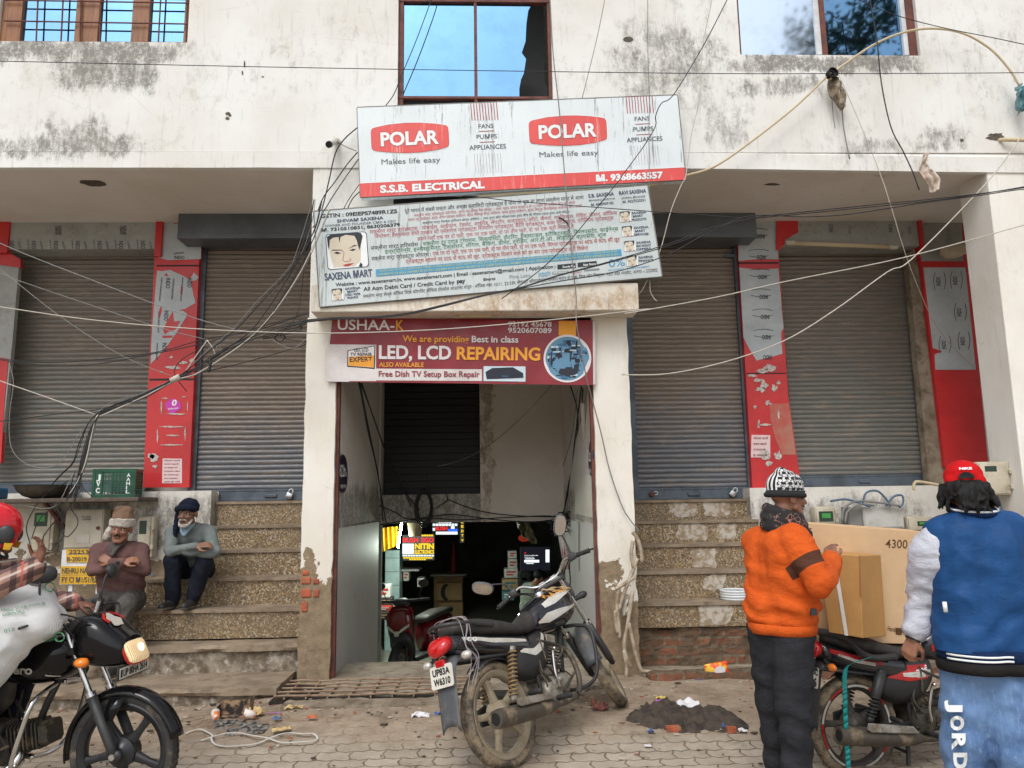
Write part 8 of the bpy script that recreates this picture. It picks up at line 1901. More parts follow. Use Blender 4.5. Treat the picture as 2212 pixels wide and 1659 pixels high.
q=MB();limbs(q,J,'leg',.014,hem=.95);q.rcone(J['hipL'],J['hipR'],.12,.12);skinned('trousers',q,m_navy,o,.010,3,wr=.01,fr=8)
shoes(o,J,m_shoe,m_sole,dict(L=(1,0,0),R=(1,0,0)))
face(o,M_)
hm=NT('red helmet shell').set((.62,.012,.022),.12,spec=.6)
q=MB();q.m=M_;q.ell((0,-.012,.035),(.128,.150,.135));q.ell((0,-.02,-.03),(.126,.135,.11));he=skinned('helmet',q,hm,o,.007,5)
Mi=M_.inverted()
for v in he.data.vertices:
    l=Mi @ v.co
    if l.z<-.085:l.z=-.085+(l.z+.085)*.1;v.co=M_ @ l
for s in (-1,1):
    q=MB();q.m=M_;q.ell((s*.122,.075,-.012),(.018,.045,.052));q.build('visor_hinge',m_pbk,he,smooth=True)
    q=MB();q.m=M_;q.prism([(s*.128,.075,-.055),(s*.122,.115,-.06),(s*.120,.10,-.095),(s*.126,.07,-.09)],(s*.006,0,0));q.build('yellow_tab',m_yel,he)
    q=MB();q.m=M_;q.tube([(s*.12,.02,-.08),(s*.09,.05,-.125),(0,.07,-.14)],.009,6,smooth=3);q.build('chin_strap',m_black,he)
q=MB();c,a=J['wrL'],(J['wrL']-J['elL']).normalized()
for k in range(3):q.lathe([(.036+.006*math.cos(i*math.pi/4),.006*math.sin(i*math.pi/4)) for i in range(8)],c-a*(.004+.014*k),a,20,closed=True)
q.build('bracelet',pm('gold',(.7,.45,.12),(.55,.32,.08),30,rough=.3,metal=1),o,smooth=True)
# the white sack lying across the tank
N=NT('white woven sack');wv=N.n('TexWave');wv.inputs['Scale'].default_value=90;N.l(N.co,wv.inputs['Vector'])
m_sack=N.set(N.mix(N.ramp(N.noise(4,6,.6),.35,.75),srgb(226,226,224),srgb(200,202,202)),.55,bump=N.math('ADD',N.math('MULTIPLY',wv.outputs['Fac'],.3),N.noise(9,7,.7)),bs=.5,bd=.02)
sk_=thing('woven_sack','bulging white woven sack with green print on the black motorcycle tank','sack')
q=MB()
for a,b,ra_,rb in (((-40,1290,4.30),(70,1310,4.34),.13,.13),((-30,1360,4.22),(80,1340,4.26),.15,.13),((-70,1420,4.18),(10,1390,4.20),.14,.12),((60,1300,4.36),(100,1335,4.34),.11,.10),((-60,1480,4.16),(-10,1430,4.18),.12,.10),((-100,1300,4.34),(-100,1480,4.16),.14,.10)):q.rcone(P(*a),P(*b),ra_,rb)
sb_=skinned('sack_cloth',q,m_sack,sk_,.012,6,wr=.016,fr=5,seed=8)
sv=[v.co.copy() for v in sb_.data.vertices];kd=kdtree.KDTree(len(sv))
for i,p in enumerate(sv):a_=proj(p);kd.insert((a_[0],a_[1],0),i)
kd.balance()
def on_sack(px,py):
    r_=kd.find_n((px,py,0),14);b_=min(r_,key=lambda t:(sv[t[1]]-CAM).length)[1];return P(px,py,sv[b_].y-.010)
q=MB()
for s,x0,y0,x1,y1,h in (('Brooke Bond Taaza',96,1300,2,1316,7),('Packages',52,1318,4,1326,7),('₹10',30,1354,8,1360,8),('7DM3R5',124,1374,94,1380,8)):
    vs,fs=text_geo(s,0,0);d_=V((x1-x0,y1-y0));n_=V((d_.y,-d_.x)).normalized()
    q.add([on_sack(x0+d_.x*u_+n_.x*h*v_,y0+d_.y*u_+n_.y*h*v_) for u_,v_ in vs],fs)
for x,y in ((108,1268),(128,1376)):
    q.add([on_sack(x+r_*math.cos(i*math.pi/10),y+r_*.9*math.sin(i*math.pi/10)) for r_ in (12,9) for i in range(20)],[(i,(i+1) % 20,20+(i+1) % 20,20+i) for i in range(20)])
q.build('green_print',flat('green sack ink',srgb(92,150,112)),sk_)
# ---------------------------------------------------------------- the basement market seen through the passage
KI=crop(1500,2050,800,2042)
ki=800/2042*W0/4096
def emit(name,col,st):
    N=NT(name);N.b.inputs['Emission Color'].default_value=(*col,1);N.b.inputs['Emission Strength'].default_value=st
    return N.set((.01,.01,.01),.9,spec=0)
e_y,e_r,e_w,e_b,e_g=emit('yellow lit letters',(1,.66,.015),.95),emit('red lit letters',(1,.02,.03),1.0),emit('white lit letters',(.85,.95,1),1.0),emit('blue lit letters',(.03,.12,1),1.2),emit('greenish lit strip',(.80,1,.84),55)
def lit_sign(label,name,x0,y0,x1,y1,Y,rows,dep=.08):
    t=thing(name,label,'sign',group='lit signs in the basement')
    q=MB();a,b=P(*KI(x0,y1),Y),P(*KI(x1,y0),Y);q.bbox((a.x,Y,a.z),(b.x,Y+dep,b.z),.01);q.build('panel',m_black,t)
    ms={}
    for row in rows:
        q=ms.setdefault(row[0],MB())
        if row[1] is None:q.add([P(*KI(*p),Y-.004) for p in row[2]],[(0,1,2,3)])
        else:txt(q,row[1],KI(*row[2]),KI(*row[3]),row[4]*ki,Y-.006,row[5] if len(row)>5 else .03)
    for m_,q in ms.items():q.build('lettering',m_,t)
rc_=lambda x0,y0,x1,y1:((x0,y0),(x1,y0),(x1,y1),(x0,y1))
lit_sign('black lit shop sign with red and yellow letters and a white square','lit_sign',275,222,610,495,13.6,[(e_r,'BUSH',(284,304),(440,303),44),(e_r,'EGO',(474,304),(600,303),46),(e_w,None,rc_(280,318,396,424)),(e_y,'NITIN',(406,370),(602,369),52,.05),(e_y,'ELECTRONICS',(404,422),(602,421),38,.04)]+[(e_y,None,rc_(476+i*24,226,496+i*24,243)) for i in range(5)]+[(e_w,None,rc_(282+i*27,432,304+i*27,448)) for i in range(12)]+[(e_y,None,rc_(290+i*25,456,311+i*25,470)) for i in range(12)]+[(e_y,None,rc_(350+i*25,474,370+i*25,486)) for i in range(7)])
q=MB()
for x0,x1 in ((326,334),(346,354)):q.add([P(*KI(*p),13.59) for p in rc_(x0,355,x1,402)],[(0,1,2,3)])
lit_sign('smaller lit sign with a red word between rows of white light','lit_sign',580,88,855,235,14.2,[(e_r,'BUSH',(618,182),(738,180),38,.02)]+[(e_w,None,rc_(645+i*28,96,668+i*28,108)) for i in range(5)]+[(e_w,None,rc_(590+i*32,114,616+i*32,136)) for i in range(8)]+[(e_b,None,rc_(748,168,842,192)),(e_w,None,rc_(776,140,812,166)),(e_w,None,rc_(590,158,612,186)),(e_w,None,rc_(622,196,842,224))])
lit_sign('narrow lit sign with yellow letters stacked one above another','lit_sign',866,78,914,314,14.0,[(e_y,ch,(880,108+i*47),(904,108+i*47),26,.03) for i,ch in enumerate('LEDTV')])
q=MB();q.tube([P(*KI(272,108),13.0),P(*KI(258,200),13.0),P(*KI(245,270),13.0),P(*KI(236,360),13.0)],.018,6,smooth=4);ls_=tag(q.build('light_strip',e_g),'greenish white glowing light strip beside the yellow awning','light')
pl_=bpy.data.lights.new('basement_fill','POINT');pl_.energy=75;pl_.color=(.86,1,.86);pl_.shadow_soft_size=.12;po=bpy.data.objects.new('basement_fill',pl_);COL.objects.link(po);po.location=P(*KI(330,330),12.2);po.parent=ls_  # point light added in front of the strip to brighten the basement
q=MB();q.grid(lambda u_,v_:P(*KI(50+185*u_+10*v_,140+v_*(250-60*u_)+20*(1-u_)),13.2+.08*math.sin(u_*26)),40,6);tag(q.build('yellow_awning',pm('yellow awning cloth',srgb(226,178,20),srgb(200,150,14),4,rough=.7),smooth=True),'yellow pleated cloth hanging at the left inside the basement','awning')
q=MB();a=P(*KI(410,110),12.2);q.lathe([(.02,.0),(.30,0),(.22,-.52),(.0,-.52)],a+V((0,0,.05)),(0,0,1),24);
q.v=[a+(p-a)*.42 for p in q.v];tag(q.build('hanging_bucket',pm('beige bucket',srgb(186,168,136),None,5),ang=40),'beige bucket shaped shade hanging under the passage lintel','bucket')
def cbox(name,label,cat,x0,y0,x1,y1,Y,dep,mat,grp=None,z0=None,print_=None):
    a,b=P(*KI(x0,y1),Y),P(*KI(x1,y0),Y);q=MB();q.bbox((a.x,Y,a.z if z0 is None else z0),(b.x,Y+dep,b.z),.008);o=tag(q.build(name,mat),label,cat,grp)
    return o,a,b
m_bx=[pm('box white',srgb(206,204,200),None,4,dirt=srgb(150,140,130),damt=.3),pm('box tan',srgb(186,150,104),None,4,dirt=srgb(150,120,84),damt=.3),pm('box red',srgb(190,56,44),None,4),pm('box teal',srgb(70,120,130),None,4),pm('box dark',srgb(52,50,52),None,4)]
ZBF=ZB
def marks(o,x0,y0,x1,y1,Y,mat,rows=2):
    q=MB();w_,h_=x1-x0,y1-y0
    for i in range(rows):q.add([P(*KI(*p),Y-.004) for p in rc_(x0+w_*.15,y0+h_*(.25+i*.3),x0+w_*(.85-i*.2),y0+h_*(.42+i*.3))],[(0,1,2,3)])
    q.build('print',mat,o)
o,a,b=cbox('counter','plain counter with a carton leaning at its front in the basement','counter',600,650,895,905,17.5,.6,m_bx[1],z0=ZBF)
q=MB();a,b=P(*KI(560,655),17.35),P(*KI(930,628),17.35);q.bbox((a.x,17.35,a.z),(b.x,18.2,b.z),.01);q.build('counter_top',m_bx[0],o)
o,a,b=cbox('carton','printed carton leaning on the counter front in the basement','carton',632,715,888,900,17.2,.14,m_bx[1]);
q=MB();q.add([P(*KI(760+60*math.cos(t)-30,815+88*math.sin(t)),17.195) for t in [math.pi*.5+i*math.pi/12 for i in range(13)]]+[P(*KI(775+40*math.cos(t)-20,815+70*math.sin(t)),17.195) for t in [math.pi*1.5-i*math.pi/12 for i in range(13)]],[tuple(range(26))]);q.build('print',m_black,o)
q=MB();c=P(*KI(803,636),17.6);q.lathe([(0,0),(.075,0),(.08,.04),(.07,.35),(.05,.5),(.025,.6),(.025,.7),(0,.7)],c,(0,0,1),14);tag(q.build('bottle',flat('red bottle',srgb(150,26,30),.3),ang=40),'red bottle standing on the basement counter','bottle')
o,a,b=cbox('display_cabinet','pale glass cabinet at the left of the basement','cabinet',100,385,252,880,14.0,.5,pm('pale cabinet',srgb(186,206,206),srgb(160,184,186),3,rough=.25),z0=ZBF)
q=MB()
for y in (600,460,740):q.add([P(*KI(*p),13.995) for p in rc_(106,y,246,y+8)],[(0,1,2,3)])
q.build('shelf_edge',m_cgr,o)
for i,(x0,y0,x1,y1,Y,mt,lab) in enumerate(((46,745,152,872,12.6,0,'white box printed with a black headset drawing at the basement left'),(46,876,172,950,12.6,4,'dark blue printed box below the white headset box'),(26,955,160,1010,12.5,2,'orange box below the dark blue printed box'),(20,1020,140,1100,12.4,4,'dark case standing lowest at the basement left'),(1360,392,1446,470,14.8,0,'white box at the top of the stack beside the television'),(1360,475,1452,575,14.8,0,'white box with an orange picture second in the stack'),(1322,575,1458,670,14.7,0,'wide white red striped box third in the stack'),(1300,680,1460,800,14.6,1,'tan carton in the stack below the wide white box'),(1300,808,1420,900,13.9,3,'teal and white box low at the right of the basement'),(290,600,345,700,14.5,0,'small white carton on the shelf behind the scooter'),(430,670,500,760,14.5,0,'white leaflet box behind the scooter seat'))):
    o,a,b=cbox('product_box',lab,'box',x0,y0,x1,y1,Y,.35,m_bx[mt],'boxes in the basement shops');marks(o,x0,y0,x1,y1,Y,m_bx[(mt+2) % 5 if mt != 2 else 0])
o,a,b=cbox('shelf_board','pale shelf board behind the scooter mirror in the basement','shelf',245,578,452,602,14.4,.5,m_bx[0])
tv=thing('television','wall mounted television showing a dark sign in screen','television')
q=MB();a,b=P(*KI(1486,605),12.6),P(*KI(1798,345),12.6);q.bbox((a.x,12.6,a.z),(b.x,12.68,b.z),.008);q.build('bezel',m_black,tv)
q=MB();q.add([P(*KI(*p),12.594) for p in rc_(1496,354,1788,592)],[(0,1,2,3)]);q.build('screen',emit('dark lit screen',(.012,.012,.02),.6),tv)
q=MB();txt(q,'Sign in to confirm that',KI(1526,442),KI(1664,442),9*ki,12.588,.02);txt(q,"you're not a bot",KI(1526,460),KI(1622,460),9*ki,12.588,.02);q.add([P(*KI(*p),12.588) for p in rc_(1524,484,1676,510)],[(0,1,2,3)]);q.add([P(*KI(*p),12.588) for p in rc_(1742,380,1780,508)],[(0,1,2,3)]);q.add([P(*KI(*p),12.588) for p in rc_(1536,470,1630,476)]+[P(*KI(*p),12.588) for p in rc_(1544,518,1620,524)],[(0,1,2,3),(4,5,6,7)]);q.build('screen_text',emit('screen text',(.8,.88,.9),1.1),tv)
q=MB();q.add([P(*KI(*p),12.587) for p in rc_(1528,408,1540,418)],[(0,1,2,3)]);q.build('screen_mark',e_r,tv)
o,a,b=cbox('speaker','pink faced speaker box below the television','speaker',1480,602,1580,760,13.2,.3,pm('pink speaker',srgb(146,92,90),None,4))
q=MB()
for y in (645,715):q.lathe([(0,.01),(.08,.01),(.12,0)],P(*KI(1525,y),13.19),(0,-1,0),20)
q.build('cone',m_black,o)
q=MB();q.prism([P(*KI(1522+60*math.cos(t),262+36*math.sin(t)),12.9) for t in [i*math.pi/12 for i in range(24)]],(0,.03,0));tag(q.build('round_sign',flat('orange red board',srgb(214,60,36))),'orange red rounded board above the television','sign')
rag('plastic_sheet','greenish torn sheet hanging from the right end of the lintel','sheet',[(*KI(1440,95),*KI(1580,95)),(*KI(1470,160),*KI(1610,170)),(*KI(1500,230),*KI(1640,280)),(*KI(1600,290),*KI(1650,320))],11.2,pm('dirty sheet',srgb(150,146,110),srgb(96,92,70),6,rough=.5),21,.05)
# person working under the television
Y_=12.2
kp=lambda x,y,yy=Y_:P(*KI(x,y),yy)
J=dict(pe=kp(1600,1010,12.3),ch=kp(1606,790),shR=kp(1680,760,12.1),shL=kp(1545,775,12.3),hipR=kp(1640,1030,12.25),hipL=kp(1560,1030,12.35),knR=kp(1690,1060,12.0),knL=kp(1640,1080,12.1),anR=V((kp(1690,1060).x,12.0,ZB+.08)),anL=V((kp(1640,1060).x,12.1,ZB+.08)),elR=kp(1735,880,12.0),wrR=kp(1790,830,11.95),elL=kp(1530,900,12.3),wrL=kp(1600,940,12.1),hd=kp(1686,668,12.05))
o,M_=person('person in a pale shirt bent over work below the television',J,SK1,(.7,.6,0),hfw=(.85,.4,-.45),vox=.010)
q=MB();torso(q,J,.02);limbs(q,J,'arm',.02,hem=.6);skinned('shirt',q,fabric('pale shirt',srgb(150,158,146)),o,.014,3,wr=.01)
q=MB();limbs(q,J,'leg',.015);skinned('trousers',q,m_jblk,o,.014,3)
q=MB();q.m=M_;q.ell((0,-.022,.04),(.088,.104,.088));skinned('hair',q,m_hair,o,.008,2,wr=.004,fr=30)
face(o,M_)
# the red scooter
sc_=thing('scooter','dark red scooter parked in the basement with its front wheel to the street','scooter')
fw_=P(*KI(275,1420),11.25);fw_.z=ZB+.235
hd=math.atan2(-1,-.42);sc_.matrix_world=Matrix.Translation(fw_-V((1.25*math.cos(hd),1.25*math.sin(hd),.235))) @ Matrix.Rotation(hd,4,'Z') @ Matrix.Rotation(R(5),4,'X') @ Matrix.Diagonal((1.0,1.15,1.15,1))
m_mrd=pm('dark red scooter paint',srgb(112,16,26),srgb(96,12,20),3,rough=.15,coat=.5)
RWs,RW=RW,.235
def nbs():
    q=MB();q.local=True;return q
for c,s_ in (((1.25,0,.235),1),((0,0,.235),0)):
    q=nbs();q.lathe([(.235*k,y) for k,y in ((.72,-.03),(.78,-.042),(.9,-.046),(.98,-.028),(1,0),(.98,.028),(.9,.046),(.78,.042),(.72,.03))],c,(0,1,0),40)
    w_=q.build('wheel',m_rub,sc_,smooth=True);q=nbs()
    q.lathe([(.172,-.03),(.16,-.034),(.15,0),(.16,.034),(.172,.03)],c,(0,1,0),32)
    for k in range(10):a=k*math.pi/5+.2;q.tube([V(c)+V((math.cos(a)*.03,0,math.sin(a)*.03)),V(c)+V((math.cos(a+.15)*.155,0,math.sin(a+.15)*.155))],.008,5)
    q.lathe([(0,-.05),(.04,-.05),(.045,.05),(0,.05)],c,(0,1,0),16);q.build('rim',m_eng,w_,ang=40)
q=nbs()
for s in (-1,1):q.tube([(1.25,s*.07,.235),(1.10,s*.06,.62)],.018,8)
q.build('fork',m_pbk,sc_,smooth=True)
q=nbs();arcsheet(q,V((1.25,0,.235)),.275,15,150,.06,18,drop=.04);f_=q.build('front_mudguard',m_pbk,sc_,smooth=True)
q=nbs();q.loft([((1.10,0,.42),(0,.14,0),(0,0,.06),(0,0,-.08)),((1.16,0,.60),(0,.17,0),(.10,0,.08),(-.10,0,-.08)),((1.18,0,.78),(0,.185,0),(.08,0,.10),(-.10,0,-.06)),((1.10,0,.90),(0,.15,0),(.05,0,.05),(-.08,0,-.05))],22,2.6);fr_=q.build('front_apron',m_mrd,sc_,smooth=True)
q=nbs();q.loft([((1.08,0,.28),(0,.13,0),(0,0,.1),(0,0,-.06)),((1.14,0,.45),(0,.165,0),(.09,0,.05),(-.09,0,-.05)),((1.17,0,.60),(0,.15,0),(.09,0,.04),(-.09,0,-.04))],20,2.6);q.build('lower_apron',m_pbk,sc_,smooth=True)
q=nbs()
for s in (-1,1):q.prism([(1.285,s*.03,.63),(1.24,s*.155,.70),(1.235,s*.165,.74),(1.28,s*.05,.675)],(.012,0,.0));
q.prism([(1.29,-.03,.60),(1.29,.03,.60),(1.288,.04,.66),(1.288,-.04,.66)],(.012,0,0));q.build('headlight',m_clr,fr_)
q=nbs();q.loft([((1.04,0,.98),(0,.10,0),(0,0,.05),(0,0,-.05)),((1.10,0,.99),(0,.12,0),(0,0,.05),(0,0,-.05)),((1.15,0,.97),(0,.08,0),(0,0,.03),(0,0,-.03))],18,2.6);q.build('handlebar_cowl',m_pbk,sc_,smooth=True)
q=nbs();q.tube([(1.0,-.36,1.0),(1.06,-.2,1.0),(1.08,0,1.0),(1.06,.2,1.0),(1.0,.36,1.0)],.017,8,smooth=3);q.build('handlebar',m_rub0,sc_,smooth=True)
for s in (-1,1):
    q=nbs();q.tube([(1.05,s*.23,1.01),(1.06,s*.26,1.10),(1.05,s*.30,1.17)],.006,6,smooth=3);mm=q.build('mirror',m_pbk,sc_);q=nbs();q.ell((1.05,s*.31,1.20),(.02,.075,.05));q.build('mirror_housing',m_pbk,mm,smooth=True)
q=nbs();q.bbox((.45,-.16,.26),(1.05,.16,.32),.03);q.build('floorboard',m_pbk,sc_,ang=50)
q=nbs();q.loft([((-.35,0,.62),(0,.08,0),(0,0,.08),(0,0,-.06)),((-.1,0,.56),(0,.17,0),(0,0,.16),(0,0,-.16)),((.2,0,.52),(0,.18,0),(0,0,.18),(0,0,-.2)),((.45,0,.48),(0,.14,0),(0,0,.2),(0,0,-.2))],20,2.8);q.build('rear_body',m_mrd,sc_,smooth=True)
q=nbs();q.loft([((-.35,0,.74),(0,.1,0),(0,0,.04),(0,0,-.05)),((0,0,.75),(0,.15,0),(0,0,.05),(0,0,-.05)),((.45,0,.72),(0,.13,0),(0,0,.05),(0,0,-.05)),((.55,0,.70),(0,.08,0),(0,0,.03),(0,0,-.03))],18,2.8);q.build('seat',m_seat,sc_,smooth=True)
RW=RWs

# ---------------------------------------------------------------- litter, mud, ash
KA,KM=crop(600,2600,800),crop(2300,2600,800)
def gp(xy,dz=0):
    z=.06
    for _ in range(5):p=PZ(*xy,z);z=gh(p.x,p.y)
    return V((p.x,p.y,z+.006+dz))
rr=random.Random(12)
def mound(name,label,cat,K,pts,hgt,mat,amp,kind=None,seed=1):
    ps=[gp(K(*p)) for p in pts];c=sum(ps,V())/len(ps);q=MB();nr,na=26,96
    def rad(t):
        best=0
        for p,p2 in zip(ps,ps[1:]+ps[:1]):
            a1,a2=math.atan2(p.y-c.y,p.x-c.x),math.atan2(p2.y-c.y,p2.x-c.x);d=(a2-a1+math.pi) % (2*math.pi)-math.pi
            u_=((t-a1+math.pi) % (2*math.pi)-math.pi)/d if d else 0
            if 0 <= u_ <= 1:best=max(best,(p-c).length*(1-u_)+(p2-c).length*u_)
        return best or .2
    rs=[rad(j*2*math.pi/na-math.pi)*(1+.12*noise.noise((j*.4,seed,0))) for j in range(na)]
    def f(u_,v_):
        j=int(round(v_*na)) % na;t=j*2*math.pi/na-math.pi;r_=rs[j]*u_
        x,y=c.x+r_*math.cos(t),c.y+r_*math.sin(t);e=(1-u_*u_)
        z=gh(x,y)-.012+hgt*e*(.55+.6*noise.noise((x*3,y*3,seed)))+amp*min(1,e*4)*(noise.noise((x*16,y*16,seed))+.7*noise.noise((x*38,y*38,seed)))+.004
        return V((x,y,z))
    q.grid(f,nr,na);return tag(q.build(name,mat,smooth=True),label,cat,kind=kind)
mound('mud_pile','heap of dark wet mud right of the leaning motorcycle','mud',KM,[(470,800),(600,720),(800,640),(950,590),(1150,600),(1400,650),(1600,720),(1800,740),(1960,860),(1900,890),(1500,900),(1000,890),(700,870)],.17,pm('dark drain mud',srgb(70,60,50),srgb(48,41,35),14,rough=.8,dirt=srgb(98,84,68),damt=.3,bump=.8,bscale=60),.034,'stuff',3)
mound('ash_heap','patch of grey ash and burnt scraps below the left steps','ash',KA,[(520,880),(650,790),(800,760),(960,740),(1150,770),(1320,820),(1280,880),(1100,930),(800,930),(650,920)],.028,pm('ash',srgb(126,120,114),srgb(34,32,31),22,.4,.6,rough=.95,dirt=srgb(186,182,176),damt=.36,dscale=26,bump=.8,bscale=60),.014,'stuff',6)
mound('damp_soil','damp brown soil under the leaning motorcycle front wheel','soil',KM,[(-250,760),(0,640),(250,590),(480,640),(620,720),(500,790),(200,800)],.012,pm('damp soil',srgb(98,80,64),srgb(76,62,50),12,rough=.9,bump=.6,bscale=50),.008,'stuff',9)
mound('dust_drift','drift of brown dust along the foot of the left steps','dust',KA,[(0,900),(200,780),(450,700),(900,640),(1400,640),(2200,690),(2200,760),(1500,780),(1000,860),(400,950)],.02,pm('brown dust',srgb(138,118,96),srgb(112,94,76),10,rough=.95,bump=.5,bscale=60),.010,'stuff',15)
m_cup=pm('paper cup',srgb(222,214,204),srgb(214,120,60),18,.52,.58,rough=.6)
for i,(x,y,a,lab) in enumerate(((725,790,1.9,'crushed paper cup with an orange mark nearest the ash, the left one'),(1105,775,3.4,'paper cup with orange print lying on its side right of the burnt box'))):
    p=gp(KA(x,y),.035);d=V((math.cos(a),math.sin(a)*.8,.25));d.normalize();q=MB();q.lathe([(0,-.045),(.024,-.045),(.034,.045),(.031,.045),(.022,-.04),(0,-.04)],p,d,20);tag(q.build('paper_cup',m_cup,smooth=True),lab,'cup','paper cups by the ash')
p=gp(KA(950,745));q=MB();q.m=Matrix.Translation(p) @ Matrix.Rotation(R(-8),4,'Z');q.prism([(-.13,-.05,0),(.10,-.05,0),(.10,.06,0),(-.13,.06,0)],(.0,0,.004));q.prism([(-.13,.05,.0),(.1,.05,0),(.1,.07,.11),(-.13,.06,.10)],(0,.004,0));q.prism([(.10,-.05,0),(.10,.06,0),(.115,.06,.14),(.12,-.03,.13)],(.004,0,0));q.prism([(-.13,-.05,0),(-.13,.06,0),(-.14,.06,.10),(-.15,-.04,.06)],(.004,0,0));tag(q.build('burnt_box',pm('charred card',srgb(150,122,96),srgb(44,38,34),14,.42,.55,rough=.95)),'charred open cardboard box in the ash below the steps','box')
def scrapo(name,label,cat,K,x,y,w_,h_,mat,grp=None,lift=.03,seed=0,rot=0):
    p=gp(K(x,y));q=MB()
    q.grid(lambda u_,v_:p+Matrix.Rotation(rot,3,'Z') @ V(((u_-.5)*w_,(v_-.5)*h_,.006+lift*(abs(noise.noise((u_*2.3,v_*2.3,seed)))+.3*abs(noise.noise((u_*7,v_*7,seed)))))),10,8)
    o=q.build(name,mat);z=o.modifiers.new('t','SOLIDIFY');z.thickness=.002
    return tag(o,label,cat,grp)
C_=lambda n,*c:flat(n,srgb(*c),.6)
m_lw,m_lo,m_lb,m_lm,m_ly,m_lt=C_('white wrapper',214,212,214),C_('orange wrapper',190,96,56),C_('blue wrapper',70,98,150),C_('magenta wrapper',170,104,176),C_('yellow wrapper',200,178,96),C_('tan paper',196,170,118)
g_='wrappers and paper on the ground'
for args in (('paper_scrap','tan folded paper standing beside the ash and right paper cup','paper',KA,1175,735,.10,.07,m_lt,g_,.10,2),('leaf_plate','pale leaf plate on the kerb near the iron grating','plate',KA,1600,660,.14,.09,m_lt,None,.04,4),('dry_leaf','dry tan leaf lying on the pavers below the leaf plate','leaf',KA,1450,905,.13,.06,m_lt,None,.03,5,.4),('drinking_straw','short pinkish straw lying left of the leaf plate','straw',KA,1378,715,.11,.012,m_lm,None,.004,1),('wrapper','small dark blue and white wrapper right of the ash','wrapper',KA,1405,785,.06,.035,m_lb,g_,.03,8),('wrapper','small reddish wrapper on the pavers below the kerb','wrapper',KA,1790,775,.07,.04,m_lo,g_,.03,11),
    ('wrapper','white and blue wrapper on the pavers left of the leaning motorcycle','wrapper',K7,668,1205,.13,.09,m_lw,g_,.05,3),('wrapper','bright blue wrapper beside the white and blue one','wrapper',K7,770,1198,.07,.05,m_lb,g_,.04,6),('wrapper','pale strip of wrapper right of the bright blue one','wrapper',K7,828,1212,.06,.03,m_lw,g_,.02,9),('paper_scrap','white torn paper beside the rear tyre of the leaning motorcycle','paper',K7,905,1225,.12,.08,m_lw,g_,.04,14),
    ('paper_scrap','large white crumpled paper behind the mud heap','paper',KM,1255,640,.17,.12,m_lw,g_,.06,7),('wrapper','magenta wrapper at the back of the mud heap','wrapper',KM,930,600,.05,.05,m_lm,g_,.05,10),('wrapper','yellow and teal wrapper behind the mud heap','wrapper',KM,955,553,.09,.04,m_ly,g_,.03,12),('wrapper','blue wrapper on the pavers in front of the mud heap','wrapper',KM,840,930,.04,.04,m_lb,g_,.04,13),('paper_scrap','white scrap at the right end of the mud heap','paper',KM,1855,912,.06,.04,m_lw,g_,.03,16),('paper_scrap','small white square of paper on the open pavers','paper',KM,806,1080,.045,.04,m_lw,g_,.01,17),('wrapper','blue wrapper stuck in the right part of the mud heap','wrapper',KM,1645,872,.03,.03,m_lb,g_,.05,18),('rust_scrap','rusty curled scrap of tin behind the leaning motorcycle','scrap',KM,275,680,.12,.08,m_rust,None,.10,19)):scrapo(*args)
for x,y,w_,h_,K,lab in ((1090,895,.10,.04,KM,'broken brick chips at the front of the mud heap, middle'),(1730,905,.06,.04,KM,'broken brick chip at the right front of the mud heap'),(300,640,.09,.05,KM,'broken brick chip below the conduits')):
    p=gp(K(x,y));q=MB();rblock(q,p.x-w_/2,p.x+w_/2,p.y-h_/2,p.y+h_/2,p.z-.01,p.z+.03,.012,.015,x);tag(q.build('brick_chip',m_brk),lab,'brick')
q=MB();pk=P(*KM(1560,215),7.02);q.m=Matrix.Translation(pk) @ Matrix.Rotation(R(-8),4,'Y');q.grid(lambda u_,v_:V(((u_-.5)*.21,-.02-.025*math.sin(u_*math.pi)*math.sin(v_*math.pi),(v_-.5)*.125)),12,8);o=q.build('wrapper',pm('orange snack wrapper',srgb(226,78,26),srgb(232,186,60),9,.5,.56,rough=.3),smooth=True);z=o.modifiers.new('t','SOLIDIFY');z.thickness=.002;tag(o,'bright orange snack wrapper lying on the conduits by the kerb','wrapper',g_)
q=MB();q.m=Matrix.Translation(pk) @ Matrix.Rotation(R(-8),4,'Y');q.add([(.05*math.cos(t)+.02,-.05,.035*math.sin(t)) for t in [i*math.pi/10 for i in range(20)]],[tuple(range(20))]);q.build('print',m_lw,o)
q=MB();pk=P(*KM(1365,355),6.93);q.m=Matrix.Translation(pk);q.grid(lambda u_,v_:V(((u_-.5)*.075,-.01-.012*math.sin(u_*3),(v_-.5)*.055)),6,5);o=q.build('wrapper',m_lb);tag(o,'blue and white wrapper hanging on the drain wall','wrapper',g_)
sp_=[(395,945),(460,920),(550,912),(640,930),(690,975),(675,1020),(720,1062),(850,1092),(1000,1090),(1180,1050),(1350,990),(1460,965),(1570,935),(1680,955),(1800,962),(1850,990),(1800,1030),(1650,1050),(1450,1035),(1300,1000),(1150,985),(1060,950),(980,945),(800,965),(560,1020)]
q=MB();ps3=crom([gp(KA(*p),.004+.006*(i % 3)) for i,p in enumerate(sp_)],6)
for a,b in zip(ps3,ps3[1:]):
    t_=(b-a).normalized();s_=V((-t_.y,t_.x,0)).normalized()*.006;q.add([a-s_,a+s_,b+s_,b-s_,a-s_+V((0,0,.003)),a+s_+V((0,0,.003)),b+s_+V((0,0,.003)),b-s_+V((0,0,.003))],[(0,1,2,3),(4,5,6,7),(0,3,7,4),(1,2,6,5)])
tag(q.build('packing_strap',C_('white strapping',206,204,198)),'loose white plastic strapping looped on the pavers','strap')
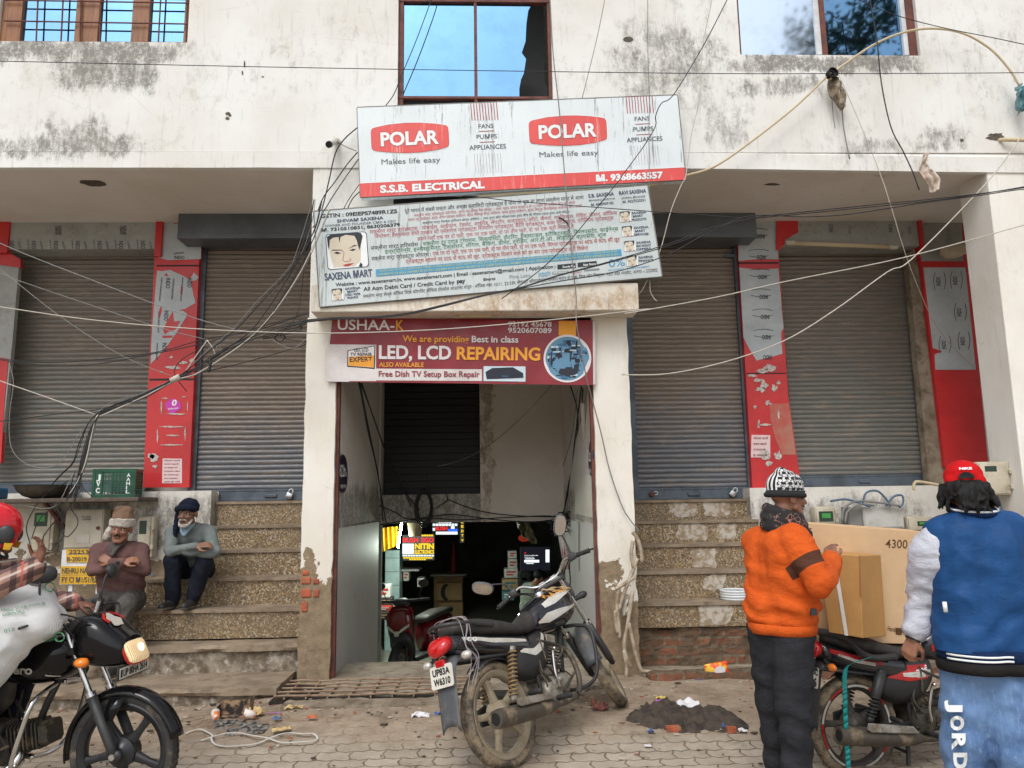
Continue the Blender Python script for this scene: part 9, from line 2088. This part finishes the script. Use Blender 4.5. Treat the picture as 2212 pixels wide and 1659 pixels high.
# gravel, crumbs and leaf bits scattered on the pavers
q=MB();mats=[C_('grit dark',74,64,54),C_('grit pale',186,176,160),C_('grit brown',128,98,74),C_('grit rust',150,92,64)]
for i in range(1500):
    y=7.0-abs(rr.gauss(0,.75)) if rr.random()<.72 else rr.uniform(3.6,6.2);x=rr.uniform(-4.6,5)
    if y>6.9 or y<3.2:continue
    s_=rr.choice((.004,.006,.008,.012))*(1.6 if rr.random()<.08 else 1);z=gh(x,y)+.008;a=rr.uniform(0,6.28)
    q.cur=rr.choice((0,0,1,1,2,3));pts=[(x+s_*math.cos(a+k*1.57)*(1+rr.random()*.8),y+s_*math.sin(a+k*1.57),z) for k in range(4)]
    q.prism(pts,(0,0,s_*rr.uniform(.2,.8)))
tag(q.build('gravel',mats),'scattered grit and crumbs on the dusty pavers','gravel',kind='stuff')
# tree across the street, seen mirrored in the right window
tc_=V((10.2,-3.9,13.9));tr=thing('street_tree','leafy tree across the street, mirrored in the dark right window pane','tree',(tc_.x,tc_.y,0))
q=MB();q.tube([(tc_.x,tc_.y,0),(tc_.x+.1,tc_.y,5),(tc_.x-.1,tc_.y+.1,10),(tc_.x,tc_.y,14.5)],[.28,.22,.15,.05],10,smooth=4)
tips=[]
for i in range(26):
    a,e=rr.uniform(0,6.28),rr.uniform(-.3,1.2);L=rr.uniform(1.1,2.3);b0=V((tc_.x,tc_.y,rr.uniform(11,14.2)));d=V((math.cos(a)*math.cos(e),math.sin(a)*math.cos(e),math.sin(e)*.7));t1=b0+d*L;q.tube([b0,b0.lerp(t1,.5)+V((0,0,.15)),t1],[.05,.03,.012],6);tips+=[b0.lerp(t1,f) for f in (.45,.65,.8,.95,1.05)]
q.build('trunk',pm('bark',srgb(92,78,64),None,6,bump=.8),tr,smooth=True)
q=MB()
for t in tips:
    for _ in range(26):
        c=t+V((rr.gauss(0,.26),rr.gauss(0,.26),rr.gauss(0,.26)));a=V((rr.gauss(0,1),rr.gauss(0,1),rr.gauss(-.4,.6))).normalized();b=a.orthogonal().normalized();b.rotate(Matrix.Rotation(rr.uniform(0,6.28),3,a));s_=rr.uniform(.06,.11);q.add([c,c+a*s_+b*s_*.5,c+a*s_*2.1,c+a*s_-b*s_*.5],[(0,1,2,3)])
q.build('crown',pm('dull green leaves',(.045,.075,.03),(.03,.05,.022),2,rough=.6),tr,norm=False)
